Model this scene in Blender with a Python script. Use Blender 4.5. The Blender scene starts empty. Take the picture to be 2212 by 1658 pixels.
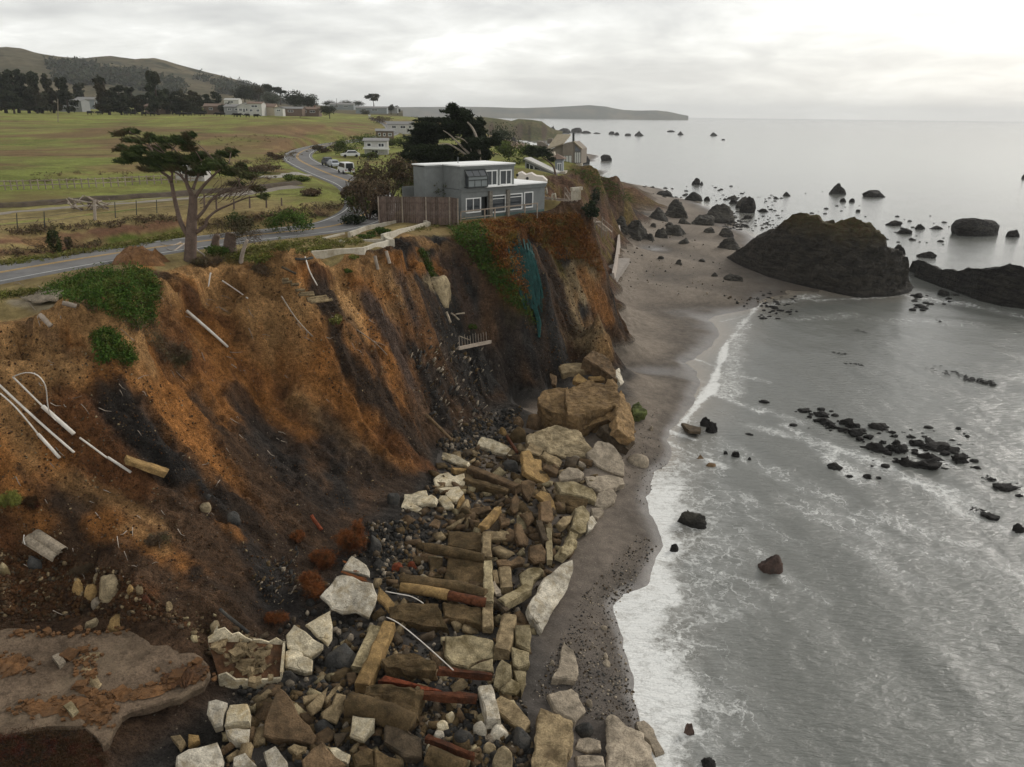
import bpy, bmesh, math, random
import numpy as np
from mathutils import Vector, Matrix, Quaternion

SC = bpy.context.scene
COL = SC.collection
R = math.radians
random.seed(11)
rng = np.random.default_rng(11)

# ------------------------------------------------------------------ camera
CZ = 32.0                      # the drone hovers 32 m above the sea
FPX, PW, PH = 1684.0, 2212.0, 1658.0   # focal length and frame of the survey picture, in its pixels
PITCH, ROLL = R(19.1), R(0.7)
cF = np.array([0, math.cos(PITCH), -math.sin(PITCH)])
_u0 = np.array([0, math.sin(PITCH), math.cos(PITCH)]); _r0 = np.array([1.0, 0, 0])
cR = _r0*math.cos(ROLL) + _u0*math.sin(ROLL)
cU = -_r0*math.sin(ROLL) + _u0*math.cos(ROLL)
CAMP = np.array([0, 0, CZ])
cam_d = bpy.data.cameras.new('camera')
cam_d.sensor_fit = 'HORIZONTAL'; cam_d.sensor_width = 36.0
cam_d.lens = 36.0*FPX/PW
cam_d.clip_start = 0.5; cam_d.clip_end = 120000
cam = bpy.data.objects.new('camera', cam_d); COL.objects.link(cam)
cam.matrix_world = Matrix(((cR[0], cU[0], -cF[0], 0), (cR[1], cU[1], -cF[1], 0), (cR[2], cU[2], -cF[2], CZ), (0, 0, 0, 1)))
SC.camera = cam

# ------------------------------------------------------------------ sky, sun, exposure
SUN_EL, SUN_AZ = R(25), R(50)          # azimuth measured from +Y towards +X: ahead and to the right, over the sea
world = bpy.data.worlds.new('World'); SC.world = world; world.use_nodes = True
wn, wl = world.node_tree.nodes, world.node_tree.links
wn.clear()
def N(t, nodes=None, **kw):
    n = (nodes if nodes is not None else wn).new(t)
    for k, v in kw.items(): setattr(n, k, v)
    return n
w_out = N('ShaderNodeOutputWorld'); w_bg = N('ShaderNodeBackground'); w_bg.inputs[1].default_value = 0.1
sky = N('ShaderNodeTexSky'); sky.sky_type = 'NISHITA'; sky.sun_disc = False
sky.sun_elevation = SUN_EL; sky.sun_rotation = SUN_AZ; sky.air_density = 1.0; sky.dust_density = 2.0
tc = N('ShaderNodeTexCoord')
sep = N('ShaderNodeSeparateXYZ'); wl.new(tc.outputs['Generated'], sep.inputs[0])
def M(op, a, b=None, c=None, clamp=False, nodes=None, links=None):
    nodes = nodes if nodes is not None else wn; links = links if links is not None else wl
    n = nodes.new('ShaderNodeMath'); n.operation = op; n.use_clamp = clamp
    for i, x in enumerate((a, b, c)):
        if x is None: continue
        if isinstance(x, (int, float)): n.inputs[i].default_value = x
        else: links.new(x, n.inputs[i])
    return n.outputs[0]
zc = M('MAXIMUM', sep.outputs[2], 0.0)
den = M('ADD', zc, 0.19)
cx = M('DIVIDE', sep.outputs[0], den); cy = M('DIVIDE', sep.outputs[1], den)
comb = N('ShaderNodeCombineXYZ'); wl.new(cx, comb.inputs[0]); wl.new(cy, comb.inputs[1])
def wnoise(scale, detail, rough, dist, off):
    mp = N('ShaderNodeMapping'); mp.inputs['Location'].default_value = off
    wl.new(comb.outputs[0], mp.inputs[0])
    n = N('ShaderNodeTexNoise'); n.inputs['Scale'].default_value = scale; n.inputs['Detail'].default_value = detail
    n.inputs['Roughness'].default_value = rough; n.inputs['Distortion'].default_value = dist
    wl.new(mp.outputs[0], n.inputs[0]); return n.outputs[0]
def wramp(fac, stops):
    r = N('ShaderNodeValToRGB'); e = r.color_ramp.elements
    while len(e) < len(stops): e.new(0.5)
    for el, (p, c) in zip(e, stops): el.position = p; el.color = (*c, 1) if len(c) == 3 else c
    wl.new(fac, r.inputs[0]); return r.outputs[0]
big = wnoise(0.95, 10, 0.55, 0.5, (1.9, -0.6, 0))
fine = wnoise(2.9, 8, 0.55, 0.3, (4.2, 1.0, 0))
mixn = M('ADD', M('MULTIPLY', big, 0.62), M('MULTIPLY', fine, 0.38))
# brightness of the cloud deck: thick grey bellies, thin bright gaps, brightest towards the veiled sun
cl = wramp(mixn, [(0.36, (5.3, 5.3, 5.35)), (0.44, (6.7, 6.7, 6.65)), (0.50, (8.1, 8.1, 7.9)), (0.56, (9.6, 9.6, 9.4)), (0.64, (13.5, 13.5, 13.2))])
sund = N('ShaderNodeVectorMath'); sund.operation = 'DOT_PRODUCT'
wl.new(tc.outputs['Generated'], sund.inputs[0])
SUNV = (math.sin(SUN_AZ)*math.cos(SUN_EL), math.cos(SUN_AZ)*math.cos(SUN_EL), math.sin(SUN_EL))
sund.inputs[1].default_value = SUNV
sdp = M('MAXIMUM', sund.outputs['Value'], 0.0)
glow = M('ADD', M('MULTIPLY', M('POWER', sdp, 4.0), 0.16), M('MULTIPLY', M('POWER', sdp, 11.0), 0.45))   # the veiled sun behind the cloud
gl = M('MULTIPLY', M('ADD', glow, 0.92), M('SUBTRACT', 1.0, M('MULTIPLY', M('POWER', zc, 1.3), 0.34)))   # deck greyer overhead than towards the horizon, added to darken the near water's reflections
hz = M('POWER', M('SUBTRACT', 1.0, zc), 9.0)           # pale band along the horizon
mixh = N('ShaderNodeMix'); mixh.data_type = 'RGBA'
wl.new(M('MULTIPLY', hz, 0.6), mixh.inputs[0]); wl.new(cl, mixh.inputs[6]); mixh.inputs[7].default_value = (8.9, 8.95, 8.35, 1)
scl = N('ShaderNodeVectorMath'); scl.operation = 'SCALE'; wl.new(mixh.outputs[2], scl.inputs[0]); wl.new(gl, scl.inputs[3])
mixs = N('ShaderNodeMix'); mixs.data_type = 'RGBA'; mixs.inputs[0].default_value = 0.93
wl.new(sky.outputs[0], mixs.inputs[6]); wl.new(scl.outputs[0], mixs.inputs[7])
wl.new(mixs.outputs[2], w_bg.inputs[0]); wl.new(w_bg.outputs[0], w_out.inputs[0])
sun_d = bpy.data.lights.new('sun', 'SUN'); sun_d.energy = 1.3; sun_d.angle = R(14); sun_d.color = (1.0, 0.95, 0.88)
sun = bpy.data.objects.new('sun', sun_d); COL.objects.link(sun)
sun.rotation_euler = Vector(SUNV).to_track_quat('Z', 'Y').to_euler(); sun.location = (60, 60, 120)
SC.view_settings.view_transform = 'Standard'; SC.view_settings.look = 'None'
SC.view_settings.gamma = 1; SC.view_settings.exposure = 0.30; SC.view_settings.use_curve_mapping = False
SC.render.engine = 'CYCLES'
SC.cycles.use_denoising = True
SC.cycles.max_bounces = 5; SC.cycles.diffuse_bounces = 2; SC.cycles.glossy_bounces = 2
SC.cycles.transmission_bounces = 3; SC.cycles.transparent_max_bounces = 8; SC.cycles.caustics_reflective = False; SC.cycles.caustics_refractive = False

# ------------------------------------------------------------------ survey helpers
def ray(u, v): return cF + cR*((u-PW/2)/FPX) - cU*((v-PH/2)/FPX)
def at_z(u, v, z):
    d = ray(u, v); return CAMP + d*((z-CZ)/d[2])
def at_y(u, v, y):
    d = ray(u, v); return CAMP + d*(y/d[1])

def _hash(ix, iy, iz, seed):
    h = (ix.astype(np.int64)*374761393 + iy.astype(np.int64)*668265263 + iz.astype(np.int64)*2147483647 + seed*974634777) & 0xffffffff
    h = ((h ^ (h >> 13))*1274126177) & 0xffffffff
    h = ((h ^ (h >> 16))*2246822519) & 0xffffffff
    return ((h ^ (h >> 15)) & 0xffffff)/float(0xffffff)
def vnoise(x, y, seed=0, z=None):
    x = np.asarray(x, float); y = np.asarray(y, float)
    ix = np.floor(x); iy = np.floor(y); fx = x-ix; fy = y-iy
    fx = fx*fx*fx*(fx*(fx*6-15)+10); fy = fy*fy*fy*(fy*(fy*6-15)+10)
    if z is None:
        o = np.zeros_like(ix)
        a = _hash(ix, iy, o, seed); b = _hash(ix+1, iy, o, seed); c = _hash(ix, iy+1, o, seed); d = _hash(ix+1, iy+1, o, seed)
        return (a+(b-a)*fx)*(1-fy)+(c+(d-c)*fx)*fy
    z = np.asarray(z, float); iz = np.floor(z); fz = z-iz; fz = fz*fz*(3-2*fz)
    r = 0
    for k, wz in ((0, 1-fz), (1, fz)):
        a = _hash(ix, iy, iz+k, seed); b = _hash(ix+1, iy, iz+k, seed); c = _hash(ix, iy+1, iz+k, seed); d = _hash(ix+1, iy+1, iz+k, seed)
        r = r + wz*((a+(b-a)*fx)*(1-fy)+(c+(d-c)*fx)*fy)
    return r
def fbm(x, y, seed=0, oct=4, z=None, gain=0.5):
    s = 0; a = 1; t = 0
    for k in range(oct):
        f = 2.03**k
        s = s + a*(vnoise(x*f, y*f, seed+k*17, None if z is None else z*f)*2-1); t += a; a *= gain
    return s/t
def ridged(x, y, seed=0, oct=4):
    s = 0; a = 1; t = 0
    for k in range(oct):
        f = 2.05**k
        s = s + a*(1-np.abs(vnoise(x*f, y*f, seed+k*13)*2-1)*2); t += a; a *= 0.5
    return s/t
def sstep(a, b, x):
    t = np.clip((x-a)/(b-a), 0, 1); return t*t*(3-2*t)

# ------------------------------------------------------------------ object helpers
def props(o, label=None, cat=None, group=None, kind=None):
    if label: o['label'] = label
    if cat: o['category'] = cat
    if group: o['group'] = group
    if kind: o['kind'] = kind
    return o
def link(name, me, parent=None, mats=None):
    o = bpy.data.objects.new(name, me); COL.objects.link(o)
    if parent is not None: o.parent = parent
    return o
def mesh_np(name, V, F4, smooth=True):
    """V (n,3) array, F4 list or array of faces"""
    me = bpy.data.meshes.new(name)
    if isinstance(F4, np.ndarray):
        nf, k = F4.shape
        me.vertices.add(len(V)); me.vertices.foreach_set('co', np.ascontiguousarray(V, dtype=np.float32).ravel())
        me.loops.add(nf*k); me.loops.foreach_set('vertex_index', F4.astype(np.int32).ravel())
        me.polygons.add(nf)
        me.polygons.foreach_set('loop_start', np.arange(0, nf*k, k, dtype=np.int32))
        me.polygons.foreach_set('loop_total', np.full(nf, k, dtype=np.int32))
        me.update(calc_edges=True)
    else:
        me.from_pydata([tuple(map(float, p)) for p in V], [], F4); me.update()
    if smooth: me.polygons.foreach_set('use_smooth', np.ones(len(me.polygons), dtype=bool))
    return me
def thing(name, loc, label, cat, group=None, rz=0):
    o = bpy.data.objects.new(name, None); COL.objects.link(o)
    o.location = loc; o.rotation_euler = (0, 0, rz); o.empty_display_size = 0.3
    return props(o, label, cat, group)
def setcol(me, name, C):
    a = me.color_attributes.new(name, 'FLOAT_COLOR', 'POINT')
    C4 = np.ones((len(me.vertices), 4), np.float32); C4[:, :C.shape[1]] = C
    a.data.foreach_set('color', C4.ravel())
def setfloat(me, name, A):
    a = me.attributes.new(name, 'FLOAT', 'POINT'); a.data.foreach_set('value', np.asarray(A, np.float32))
# ================================================================== TERRAIN
# measured ground points: picture position and height above the sea
GP = []
def gp(z, *pts):
    for p in pts: GP.append((p[0], p[1], p[2] if len(p) > 2 else z))
WATERLINE = [(1450,1760),(1395,1600),(1385,1560),(1370,1500),(1362,1440),(1350,1400),(1340,1350),(1328,1310),(1345,1285),(1395,1262),(1412,1215),(1430,1180),(1425,1140),
  (1405,1110),(1395,1075),(1405,1045),(1412,1020),(1440,1000),(1450,975),(1440,950),(1445,930),(1470,905),(1500,865),(1512,840),(1503,805),(1475,785),(1520,765),(1545,740),(1555,715),
  (1537,697),(1550,683),(1590,673),(1640,650)]
gp(0.0, *WATERLINE)
# sea floor
gp(-1.0, (1500,1658),(1600,1400),(1480,1250),(1540,1080),(1600,950),(1620,830),(1680,740),(1760,680))
gp(-2.5, (1900,1658),(2000,1300),(1900,1000),(2100,850),(2000,720),(2400,1200),(2500,800),(2300,660))
gp(-3.0, (2100,560),(2000,480),(2300,450),(1800,420),(1700,380),(1500,370),(1420,340),(2300,380),(1700,330),(1300,320),(2200,320))
# sand
gp(0.7, (1310,1450),(1300,1250),(1360,1180),(1330,1100),(1400,960),(1270,1600),(1330,1560))
gp(1.1, (1270,1350),(1240,1500),(1200,1700),(1380,900),(1400,820),(1420,740),(1470,640),(1540,600),(1560,640))
gp(1.7, (1350,820),(1350,760),(1370,690),(1400,610),(1440,560),(1480,520),(1350,850))
gp(1.2, (1500,490),(1540,500),(1570,540),(1440,470),(1480,450))
gp(0.0, (1610,505),(1585,485),(1560,468),(1540,450),(1490,432),(1430,424),(1650,560),(1900,640))
gp(2.2, (1390,500),(1400,470),(1380,540),(1345,600),(1340,520))
# rubble apron under the bluff
gp(1.4, (1200,1450),(1160,1320),(1230,1130),(1290,1010),(1310,930),(1200,1620))
gp(1.9, (1050,1450),(1020,1280),(1080,1100),(1160,960),(1250,840),(1335,790),(900,1640),(1050,1600))
gp(2.3, (900,1400),(830,1280),(900,1130),(960,1040),(1050,920),(1120,880),(700,1640),(760,1500),(480,1650),(600,1520))
gp(2.1, (700,1420),(1185,850),(1240,820))
# foot of the slope
gp(3.0, (250,1655),(330,1590),(480,1450),(560,1400),(660,1300),(715,1190),(780,1120),(850,1040),(925,965),(990,925),(1050,872))
gp(2.4, (1110,845),(1185,830),(1240,800),(1290,775),(1312,758))
gp(4.2, (60,1600),(200,1560),(50,1450),(250,1400),(400,1420))
gp(5.5, (60,1300),(200,1290),(380,1320),(-250,1400),(-300,1600))
gp(7.6, (60,1180),(250,1190))
gp(4.5, (-100,1800),(100,1750))
# slope middle
gp(9.0, (430,1010),(620,860),(200,1090))
gp(14.5, (330,800),(520,700))
# rim of the bluff
gp(19.3, (-300,705),(-120,672),(0,655),(90,650),(200,668),(290,660),(345,620),(400,585),(480,572),(560,590),(620,592))
gp(18.8, (690,575),(760,577),(850,560))
gp(19.5, (905,515),(965,490))
gp(20.0, (1000,480),(1060,474),(1120,467),(1180,460),(1235,456))
gp(18.6, (1262,470,18.8),(1278,490,18.0),(1287,520,16.2))
gp(13.5, (1300,560),(1180,620))
gp(8.0, (1318,640),(1290,700))
gp(16.0, (1230,530),(1100,580))
gp(1.7, (1321,762),(1323,725),(1324,690),(1326,655))
gp(.33, (1500,740),(1522,716),(1500,692),(1530,672),(1460,785),(1480,822),(1462,862),(1510,662))
gp(2.2, (1342,540),(1340,580),(1336,615),(1346,510),(1360,488),(1352,560))
gp(3.3, (1326,560),(1318,600),(1331,525))
# bluff top
gp(19.6, (60,600),(200,570),(330,545),(450,520),(560,545),(640,560),(700,530),(760,510),(0,575),(-250,640))
gp(19.9, (820,478),(880,500),(950,472),(720,470),(760,440),(650,480),(550,500))
gp(20.0, (980,455),(1060,440),(1150,440),(1180,430),(900,400),(1000,360),(1100,360),(1160,400))
gp(20.0, (0,560),(100,535),(300,520),(-300,600),(1180,370),(1250,362))
# road cut bank and paddock beyond the road
gp(21.3, (0,505),(120,492),(300,475),(420,468),(560,460),(680,440))
gp(20.8, (0,455),(150,440),(400,420),(600,410),(700,400),(760,380),(-250,480))
gp(21.2, (0,410),(300,398),(600,375),(660,350),(-250,430))
gp(22.5, (0,375),(200,365),(450,350),(580,330),(-250,400))
gp(24, (0,320,22.8),(200,310,23.3),(400,300,24),(560,300,23.9),(640,290,24.5))
gp(26, (0,270,25.6),(200,270,26),(400,272,26.3),(600,272,26.8),(700,270,26.9))
gp(29, (0,246,28.8),(200,248,29),(400,252,29),(600,254,29.2),(-300,246,29),(770,263,26.7))
gp(21.0, (640,335),(700,312),(760,330),(700,370),(820,390))
gp(21.5, (820,298),(820,330),(760,300))
gp(23.5, (850,275),(900,275))
gp(20.0, (900,300),(950,320),(1000,330),(1050,330))
# bluff beyond the house, second point, gully with the stairs
gp(19.5, (1205,470),(1215,430),(1240,400))
gp(15.5, (1262,440),(1260,415),(1285,400))
gp(11.0, (1290,470),(1300,430),(1330,405))
gp(6.0, (1310,520),(1325,480),(1345,440))
gp(3.4, (1308,580),(1325,540),(1372,452,2.8))
gp(19.5, (1290,368),(1262,362),(1230,352))
gp(16.0, (1335,385))
gp(9.0, (1370,405))
gp(2.5, (1400,440),(1385,460),(1405,425))
gp(0.0, (1385,402),(1340,368),(1300,350))
gp(-0.5, (1440,408))
gp(-2.0, (1420,370),(1360,345),(1270,330))
gp(18.0, (1180,330),(1130,325))
gp(0.5, (1140,300),(1110,310))
ctrl = np.array([at_z(u, v, z) for u, v, z in GP])
far = []
for (x, y, z) in [(-900,900,32),(-600,620,30),(-350,560,30),(-150,640,28.5),(-90,700,28.4),(-60,640,25),(-900,400,30),(-500,330,28.5),(-300,200,25),(-200,90,20),(-140,40,19.5),
                  (-60,20,18),(-40,5,14),(-25,8,5.5),(-10,5,1.5),(6,10,0.5),(30,5,-2),(100,10,-4),(200,100,-5),(300,400,-6),(100,600,-5),(60,420,-4),(20,520,-2),(0,560,1.5),(-30,520,19),
                  (-20,400,19),(0,320,18.5),(300,900,-8),(30,760,-3),(-40,860,1),(-60,820,19),(-100,1000,26),(13.9,107.5,6.2),(15.3,110,2.3),(13.8,114,4),(12.5,117,9),(17.5,118,2.4),(18.5,127,2.3),(150,1000,-6),(100,800,-5),(260,1250,-8),(150,1300,-8),(40,1000,-4),(-900,1300,36),(-400,1100,33),(0,1050,-2)]:
    far.append((x, y, z))
ctrl = np.vstack([ctrl, np.array(far, float)])

def rbf_fit(P, z):
    D = np.hypot(P[:, None, 0]-P[None, :, 0], P[:, None, 1]-P[None, :, 1])
    n = len(P); A = np.zeros((n+1, n+1)); A[:n, :n] = -D - np.eye(n)*0.25; A[:n, n] = 1; A[n, :n] = 1
    return np.linalg.solve(A, np.append(z, 0))
def rbf_eval(P, w, X, Y):
    x = X.ravel(); y = Y.ravel(); out = np.empty(len(x))
    for i in range(0, len(x), 40000):
        D = np.hypot(x[i:i+40000, None]-P[None, :, 0], y[i:i+40000, None]-P[None, :, 1])
        out[i:i+40000] = -D@w[:-1] + w[-1]
    return out.reshape(X.shape)
W_T = rbf_fit(ctrl[:, :2], ctrl[:, 2])

def axis(lo, hi, a, b, fine, grow, mx):
    c = list(np.arange(a, b, fine)); st = fine
    x = c[-1]
    while x < hi: st = min(st*grow, mx); x += st; c.append(x)
    st = fine; x = a; pre = []
    while x > lo: st = min(st*grow, mx); x -= st; pre.append(x)
    return np.array(pre[::-1]+c)
gx = axis(-900, 260, -46, 22, 0.17, 1.05, 14)
gy = axis(6, 1300, 24, 108, 0.19, 1.03, 14)
GX, GY = np.meshgrid(gx, gy)
Z0 = rbf_eval(ctrl, W_T, GX, GY)
def grad(Z):
    zy, zx = np.gradient(Z, gy, gx); return zx, zy
def blur(Z, n):
    for _ in range(n):
        Z = np.pad(Z, 1, 'edge')
        Z = (Z[1:-1, 1:-1]*2+Z[:-2, 1:-1]+Z[2:, 1:-1]+Z[1:-1, :-2]+Z[1:-1, 2:])/6
    return Z
zx, zy = grad(Z0); SL = blur(np.hypot(zx, zy), 12)
steep = sstep(0.30, 0.75, SL)*sstep(2.0, 4.0, Z0)
# direction down the slope is about (0.9,-0.42): s runs along the coast, t down the slope
S_ = GX*0.42 + GY*0.9; T_ = GX*0.9 - GY*0.42
warp = fbm(S_*0.07, T_*0.07, 5, 3)*3.0
gul = ridged((S_+warp)*0.22, T_*0.05, 21, 4)           # ribs and gullies down the slope
rock = fbm(S_*0.55, T_*0.55+Z0*0.3, 33, 5, gain=0.6)
lump = fbm(GX*0.16, GY*0.16, 44, 3)
nearw = np.exp(-np.maximum(GY-110, 0)/120.0)
ribs = ridged((S_+warp*.6)*0.75, T_*0.16, 27, 4)
Z1 = Z0 + steep*(gul*1.0 - 0.3 + rock*0.85 + lump*0.9 + ribs*.62)*(0.35+0.65*nearw)
lip = np.clip((Z0+rock*.9+lump*.5-16.4)/2.5, 0, 1); Z1 = Z1 + steep*nearw*(Z0 > 14)*2.5*(sstep(.38, .62, lip)-lip)*.8     # crumbling scarp under the rim
clods = fbm(GX*1.6, GY*1.6, 52, 4, gain=0.62)
cl2 = ridged(GX*1.1+fbm(GX*.5, GY*.5, 3, 3), GY*1.1, 58, 4)
Z1 = Z1 + steep*(clods*0.38+cl2*.26*(1+sstep(.9, 1.6, SL)))*nearw
# terrace-like scarps on the steep faces
scarp = np.sin((Z0+rock*1.2+S_*0.06)*1.9)*0.16*sstep(0.8, 1.6, SL)
Z1 = Z1 + scarp
apron = sstep(1.0, 1.6, Z0)*(1-sstep(3.5, 6.0, Z0))*(1-steep)
Z1 = Z1 + apron*(fbm(GX*0.8, GY*0.8, 61, 4)*0.22)
top = sstep(15.0, 17.0, Z0)*(1-steep)
Z1 = Z1 + top*(fbm(GX*0.25, GY*0.25, 71, 4)*0.14 + fbm(GX*0.02, GY*0.02, 72, 3)*0.8*sstep(120, 300, np.hypot(GX, GY)))
sandm = (1-sstep(1.8, 2.6, Z0))*(1-steep)
Z1 = Z1 + sandm*(fbm(GX*0.12, GY*0.12, 81, 3)*0.08+fbm(GX*.55, GY*.55, 84, 3)*.05)
# level pad under the grey house
def pad(Z, cx, cy, hx, hy, ang, z, soft=2.0):
    c, s = math.cos(ang), math.sin(ang)
    a = (GX-cx)*c+(GY-cy)*s; b = -(GX-cx)*s+(GY-cy)*c
    d = np.hypot(np.maximum(np.abs(a)-hx, 0), np.maximum(np.abs(b)-hy, 0))
    w = 1-sstep(0, soft, d); return Z*(1-w)+z*w

# ---- the road: centre line, measured in the picture, height from the ground
road_px = [(-420,668,19.6),(-200,628,19.6),(0,590,19.6),(200,556,19.6),(400,527,19.65),(560,508,19.7),(700,493,19.75),(760,478,19.9),(800,455,20.0),(802,432,20.1),(775,401,20.3),(720,380,20.5),(668,358,20.7),
           (640,340,20.9),(660,324,21.1),(720,311,21.4),(800,300,21.8),(845,290,22.4),(846,276,23.6),(828,264,25.6),(800,254,28.4)]
rc = [Vector(at_z(*p)) for p in road_px]
def catmull(P, n):
    out = []
    for i in range(len(P)-1):
        p0 = P[max(i-1, 0)]; p1 = P[i]; p2 = P[i+1]; p3 = P[min(i+2, len(P)-1)]
        for k in range(n):
            t = k/n
            out.append(0.5*((2*p1)+(p2-p0)*t+(2*p0-5*p1+4*p2-p3)*t*t+(3*p1-p0-3*p2+p3)*t*t*t))
    out.append(P[-1]); return out
def relax(P, n):
    P = [p.copy() for p in P]
    for _ in range(n):
        P = [P[0]]+[(P[i-1]+P[i]*2+P[i+1])/4 for i in range(1, len(P)-1)]+[P[-1]]
    return P
road_c = relax(catmull(rc, 14), 30)
rcA = np.array(road_c)
def polydist(X, Y, A):
    """distance to a polyline and the height of its nearest point, for arrays X, Y"""
    best = np.full(X.shape, 1e9); hz_ = np.zeros(X.shape)
    for a, b in zip(A[:-1], A[1:]):
        ab = b-a; L2 = ab[0]**2+ab[1]**2+1e-9
        t = np.clip(((X-a[0])*ab[0]+(Y-a[1])*ab[1])/L2, 0, 1)
        d = np.hypot(X-a[0]-t*ab[0], Y-a[1]-t*ab[1])
        m = d < best; best = np.where(m, d, best); hz_ = np.where(m, a[2]+t*ab[2], hz_)
    return best, hz_
rd, rh = polydist(GX, GY, rcA)
ROADW = 3.5
wr = 1-sstep(ROADW+0.9, ROADW+3.2, rd)
Z1 = Z1*(1-wr) + (rh-0.06)*wr
def sampleZ(x, y, Z=None):
    Z = Zt if Z is None else Z
    x = np.asarray(x, float); y = np.asarray(y, float)
    i = np.clip(np.searchsorted(gx, x)-1, 0, len(gx)-2); j = np.clip(np.searchsorted(gy, y)-1, 0, len(gy)-2)
    fx = np.clip((x-gx[i])/(gx[i+1]-gx[i]), 0, 1); fy = np.clip((y-gy[j])/(gy[j+1]-gy[j]), 0, 1)
    return (Z[j, i]*(1-fx)+Z[j, i+1]*fx)*(1-fy)+(Z[j+1, i]*(1-fx)+Z[j+1, i+1]*fx)*fy
HOUSE_ANG = math.atan2(10.3, 9.0)
Z1 = pad(Z1, -5.4, 102.2, 8.3, 6.0, HOUSE_ANG, 20.0)
Zt = Z1
def hit(u, v, off=0.0):
    """the place where the line of sight through a picture point meets the ground"""
    d = ray(u, v); t = 12.0; prev = t
    for _ in range(4000):
        p = CAMP + d*t
        if p[2] <= float(sampleZ(p[0], p[1]))+off: break
        prev = t; t += max(0.06, 0.0025*t)
    lo, hi = prev, t
    for _ in range(14):
        m = (lo+hi)/2; p = CAMP + d*m
        if p[2] <= float(sampleZ(p[0], p[1]))+off: hi = m
        else: lo = m
    return CAMP + d*hi
def hits(uv):
    """hit() for many picture points at once"""
    uv = np.asarray(uv, float); D = cF[None]+cR[None]*((uv[:, :1]-PW/2)/FPX)-cU[None]*((uv[:, 1:]-PH/2)/FPX)
    t = np.full(len(uv), 12.0); prev = t.copy(); done = np.zeros(len(uv), bool)
    for _ in range(1500):
        act = ~done
        if not act.any(): break
        P = CAMP+D[act]*t[act, None]; below = P[:, 2] <= sampleZ(P[:, 0], P[:, 1])
        ia = np.nonzero(act)[0]; done[ia[below]] = True; go = ia[~below]; prev[go] = t[go]; t[go] += np.maximum(.12, .005*t[go])
    lo, hi = prev, t
    for _ in range(12):
        m = (lo+hi)/2; P = CAMP+D*m[:, None]; b = P[:, 2] <= sampleZ(P[:, 0], P[:, 1]); hi = np.where(b, m, hi); lo = np.where(b, lo, m)
    return CAMP+D*hi[:, None]
def mpp(p): return float((np.asarray(p)-CAMP)@cF)/FPX     # metres per picture pixel at a place
def gz(x, y): return float(sampleZ(x, y))

# ------------------------------------------------------------------ what the ground is made of
C = {
 'ochre': (.46,.26,.108), 'orange': (.37,.160,.048), 'rust': (.185,.080,.032), 'brown': (.105,.062,.036), 'umber': (.066,.044,.030),
 'shale': (.042,.038,.034), 'slate': (.043,.040,.037), 'tanr': (.27,.195,.105), 'tan': (.40,.31,.18), 'plum': (.105,.070,.052),
 'iceg': (.062,.085,.016), 'iceo': (.125,.098,.022), 'icer': (.19,.070,.016), 'net': (.022,.095,.085),
 'grass': (.160,.178,.044), 'grassl': (.210,.220,.056), 'hay': (.225,.175,.075), 'dry': (.185,.115,.06), 'bracken': (.155,.084,.050), 'weed': (.085,.105,.022),
 'sand': (.190,.158,.125), 'wet': (.085,.072,.060), 'gravel': (.060,.053,.048), 'reds': (.128,.103,.083), 'path': (.30,.27,.22), 'green': (.06,.095,.02), 'gold': (.24,.16,.03)}
SHP = Zt.shape
XYZ = np.stack([GX.ravel(), GY.ravel(), Zt.ravel()], 1)
zx, zy = grad(Zt); slope_f = np.hypot(zx, zy)
CO = np.zeros((len(XYZ), 3))
def arr(k): return np.array(C[k])
def lay(w, k):
    global CO
    w = np.clip(w, 0, 1).ravel()[:, None]; CO = CO*(1-w)+arr(k)*w
n1 = fbm(GX*0.05, GY*0.05, 91, 4); n2 = fbm(GX*0.35, GY*0.35, 92, 4); n3 = fbm(S_*0.5, T_*0.06, 93, 4); n4 = fbm(GX*1.4, GY*1.4, 94, 3)
lay(np.ones(SHP), 'sand')
beach_wet = np.clip(1-sstep(0.2, 1.0, Zt+n1*0.25), 0, 1)
lay(sstep(-.2, .3, n1+n2*.4)*0.35, 'reds')
# gravelly foreshore near the camera
lay(sstep(75, 40, GY)*sstep(-0.35, 0.3, n1*.6+n2)*sstep(-3, 3, T_+10)*0.9, 'gravel')
lay(sstep(90, 55, GY)*0.55, 'reds')
lay(sstep(60, 34, GY)*(0.55+0.4*n2), 'gravel')
lay(beach_wet*0.75, 'wet')
# rubble apron and slopes
ap = sstep(1.25, 1.9, Zt)*(T_ < 30)*(GY < 100)
lay(sstep(1.2, 1.8, Z0+n2*.15)*(1-sstep(96, 104, GY))*0.9, 'shale')
cm = sstep(2.3, 3.6, Z0)*sstep(0.16, 0.32, SL+n2*.05)
lay(cm, 'brown')
lay(cm*sstep(-.1, .35, n3)*0.8, 'umber')
hrel = np.clip((Z0-2)/17.5, 0, 1)
near_l = sstep(78, 66, GY)
lay(cm*near_l*sstep(.24, .52, hrel+n3*.3+n2*.1), 'orange')
lay(cm*near_l*sstep(.62, .85, hrel+n2*.2), 'ochre')
lay(cm*(1-near_l)*sstep(.15, .5, n3*.8+n2*.4+.25), 'shale')
farc = sstep(108, 114, GY)*cm
lay(farc*.8, 'bracken'); lay(farc*sstep(-.1, .25, n2)*.7, 'iceo'); lay(farc*sstep(4.5, 2.6, Z0)*.8, 'plum')
tm = sstep(14.5, 16.5, Z0)*(1-sstep(.34, .50, SL))
dist0 = np.hypot(GX, GY)
lay(tm, 'hay')
lay(tm*sstep(95, 130, dist0), 'grass')
lay(tm*sstep(-.25, .25, n1)*sstep(100, 140, dist0)*.8, 'grassl')
slopeband = sstep(21.9, 22.8, Z0+n1*.6)*sstep(27.6, 26.4, Z0+n1*.8)*tm*sstep(130, 150, dist0)
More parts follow.
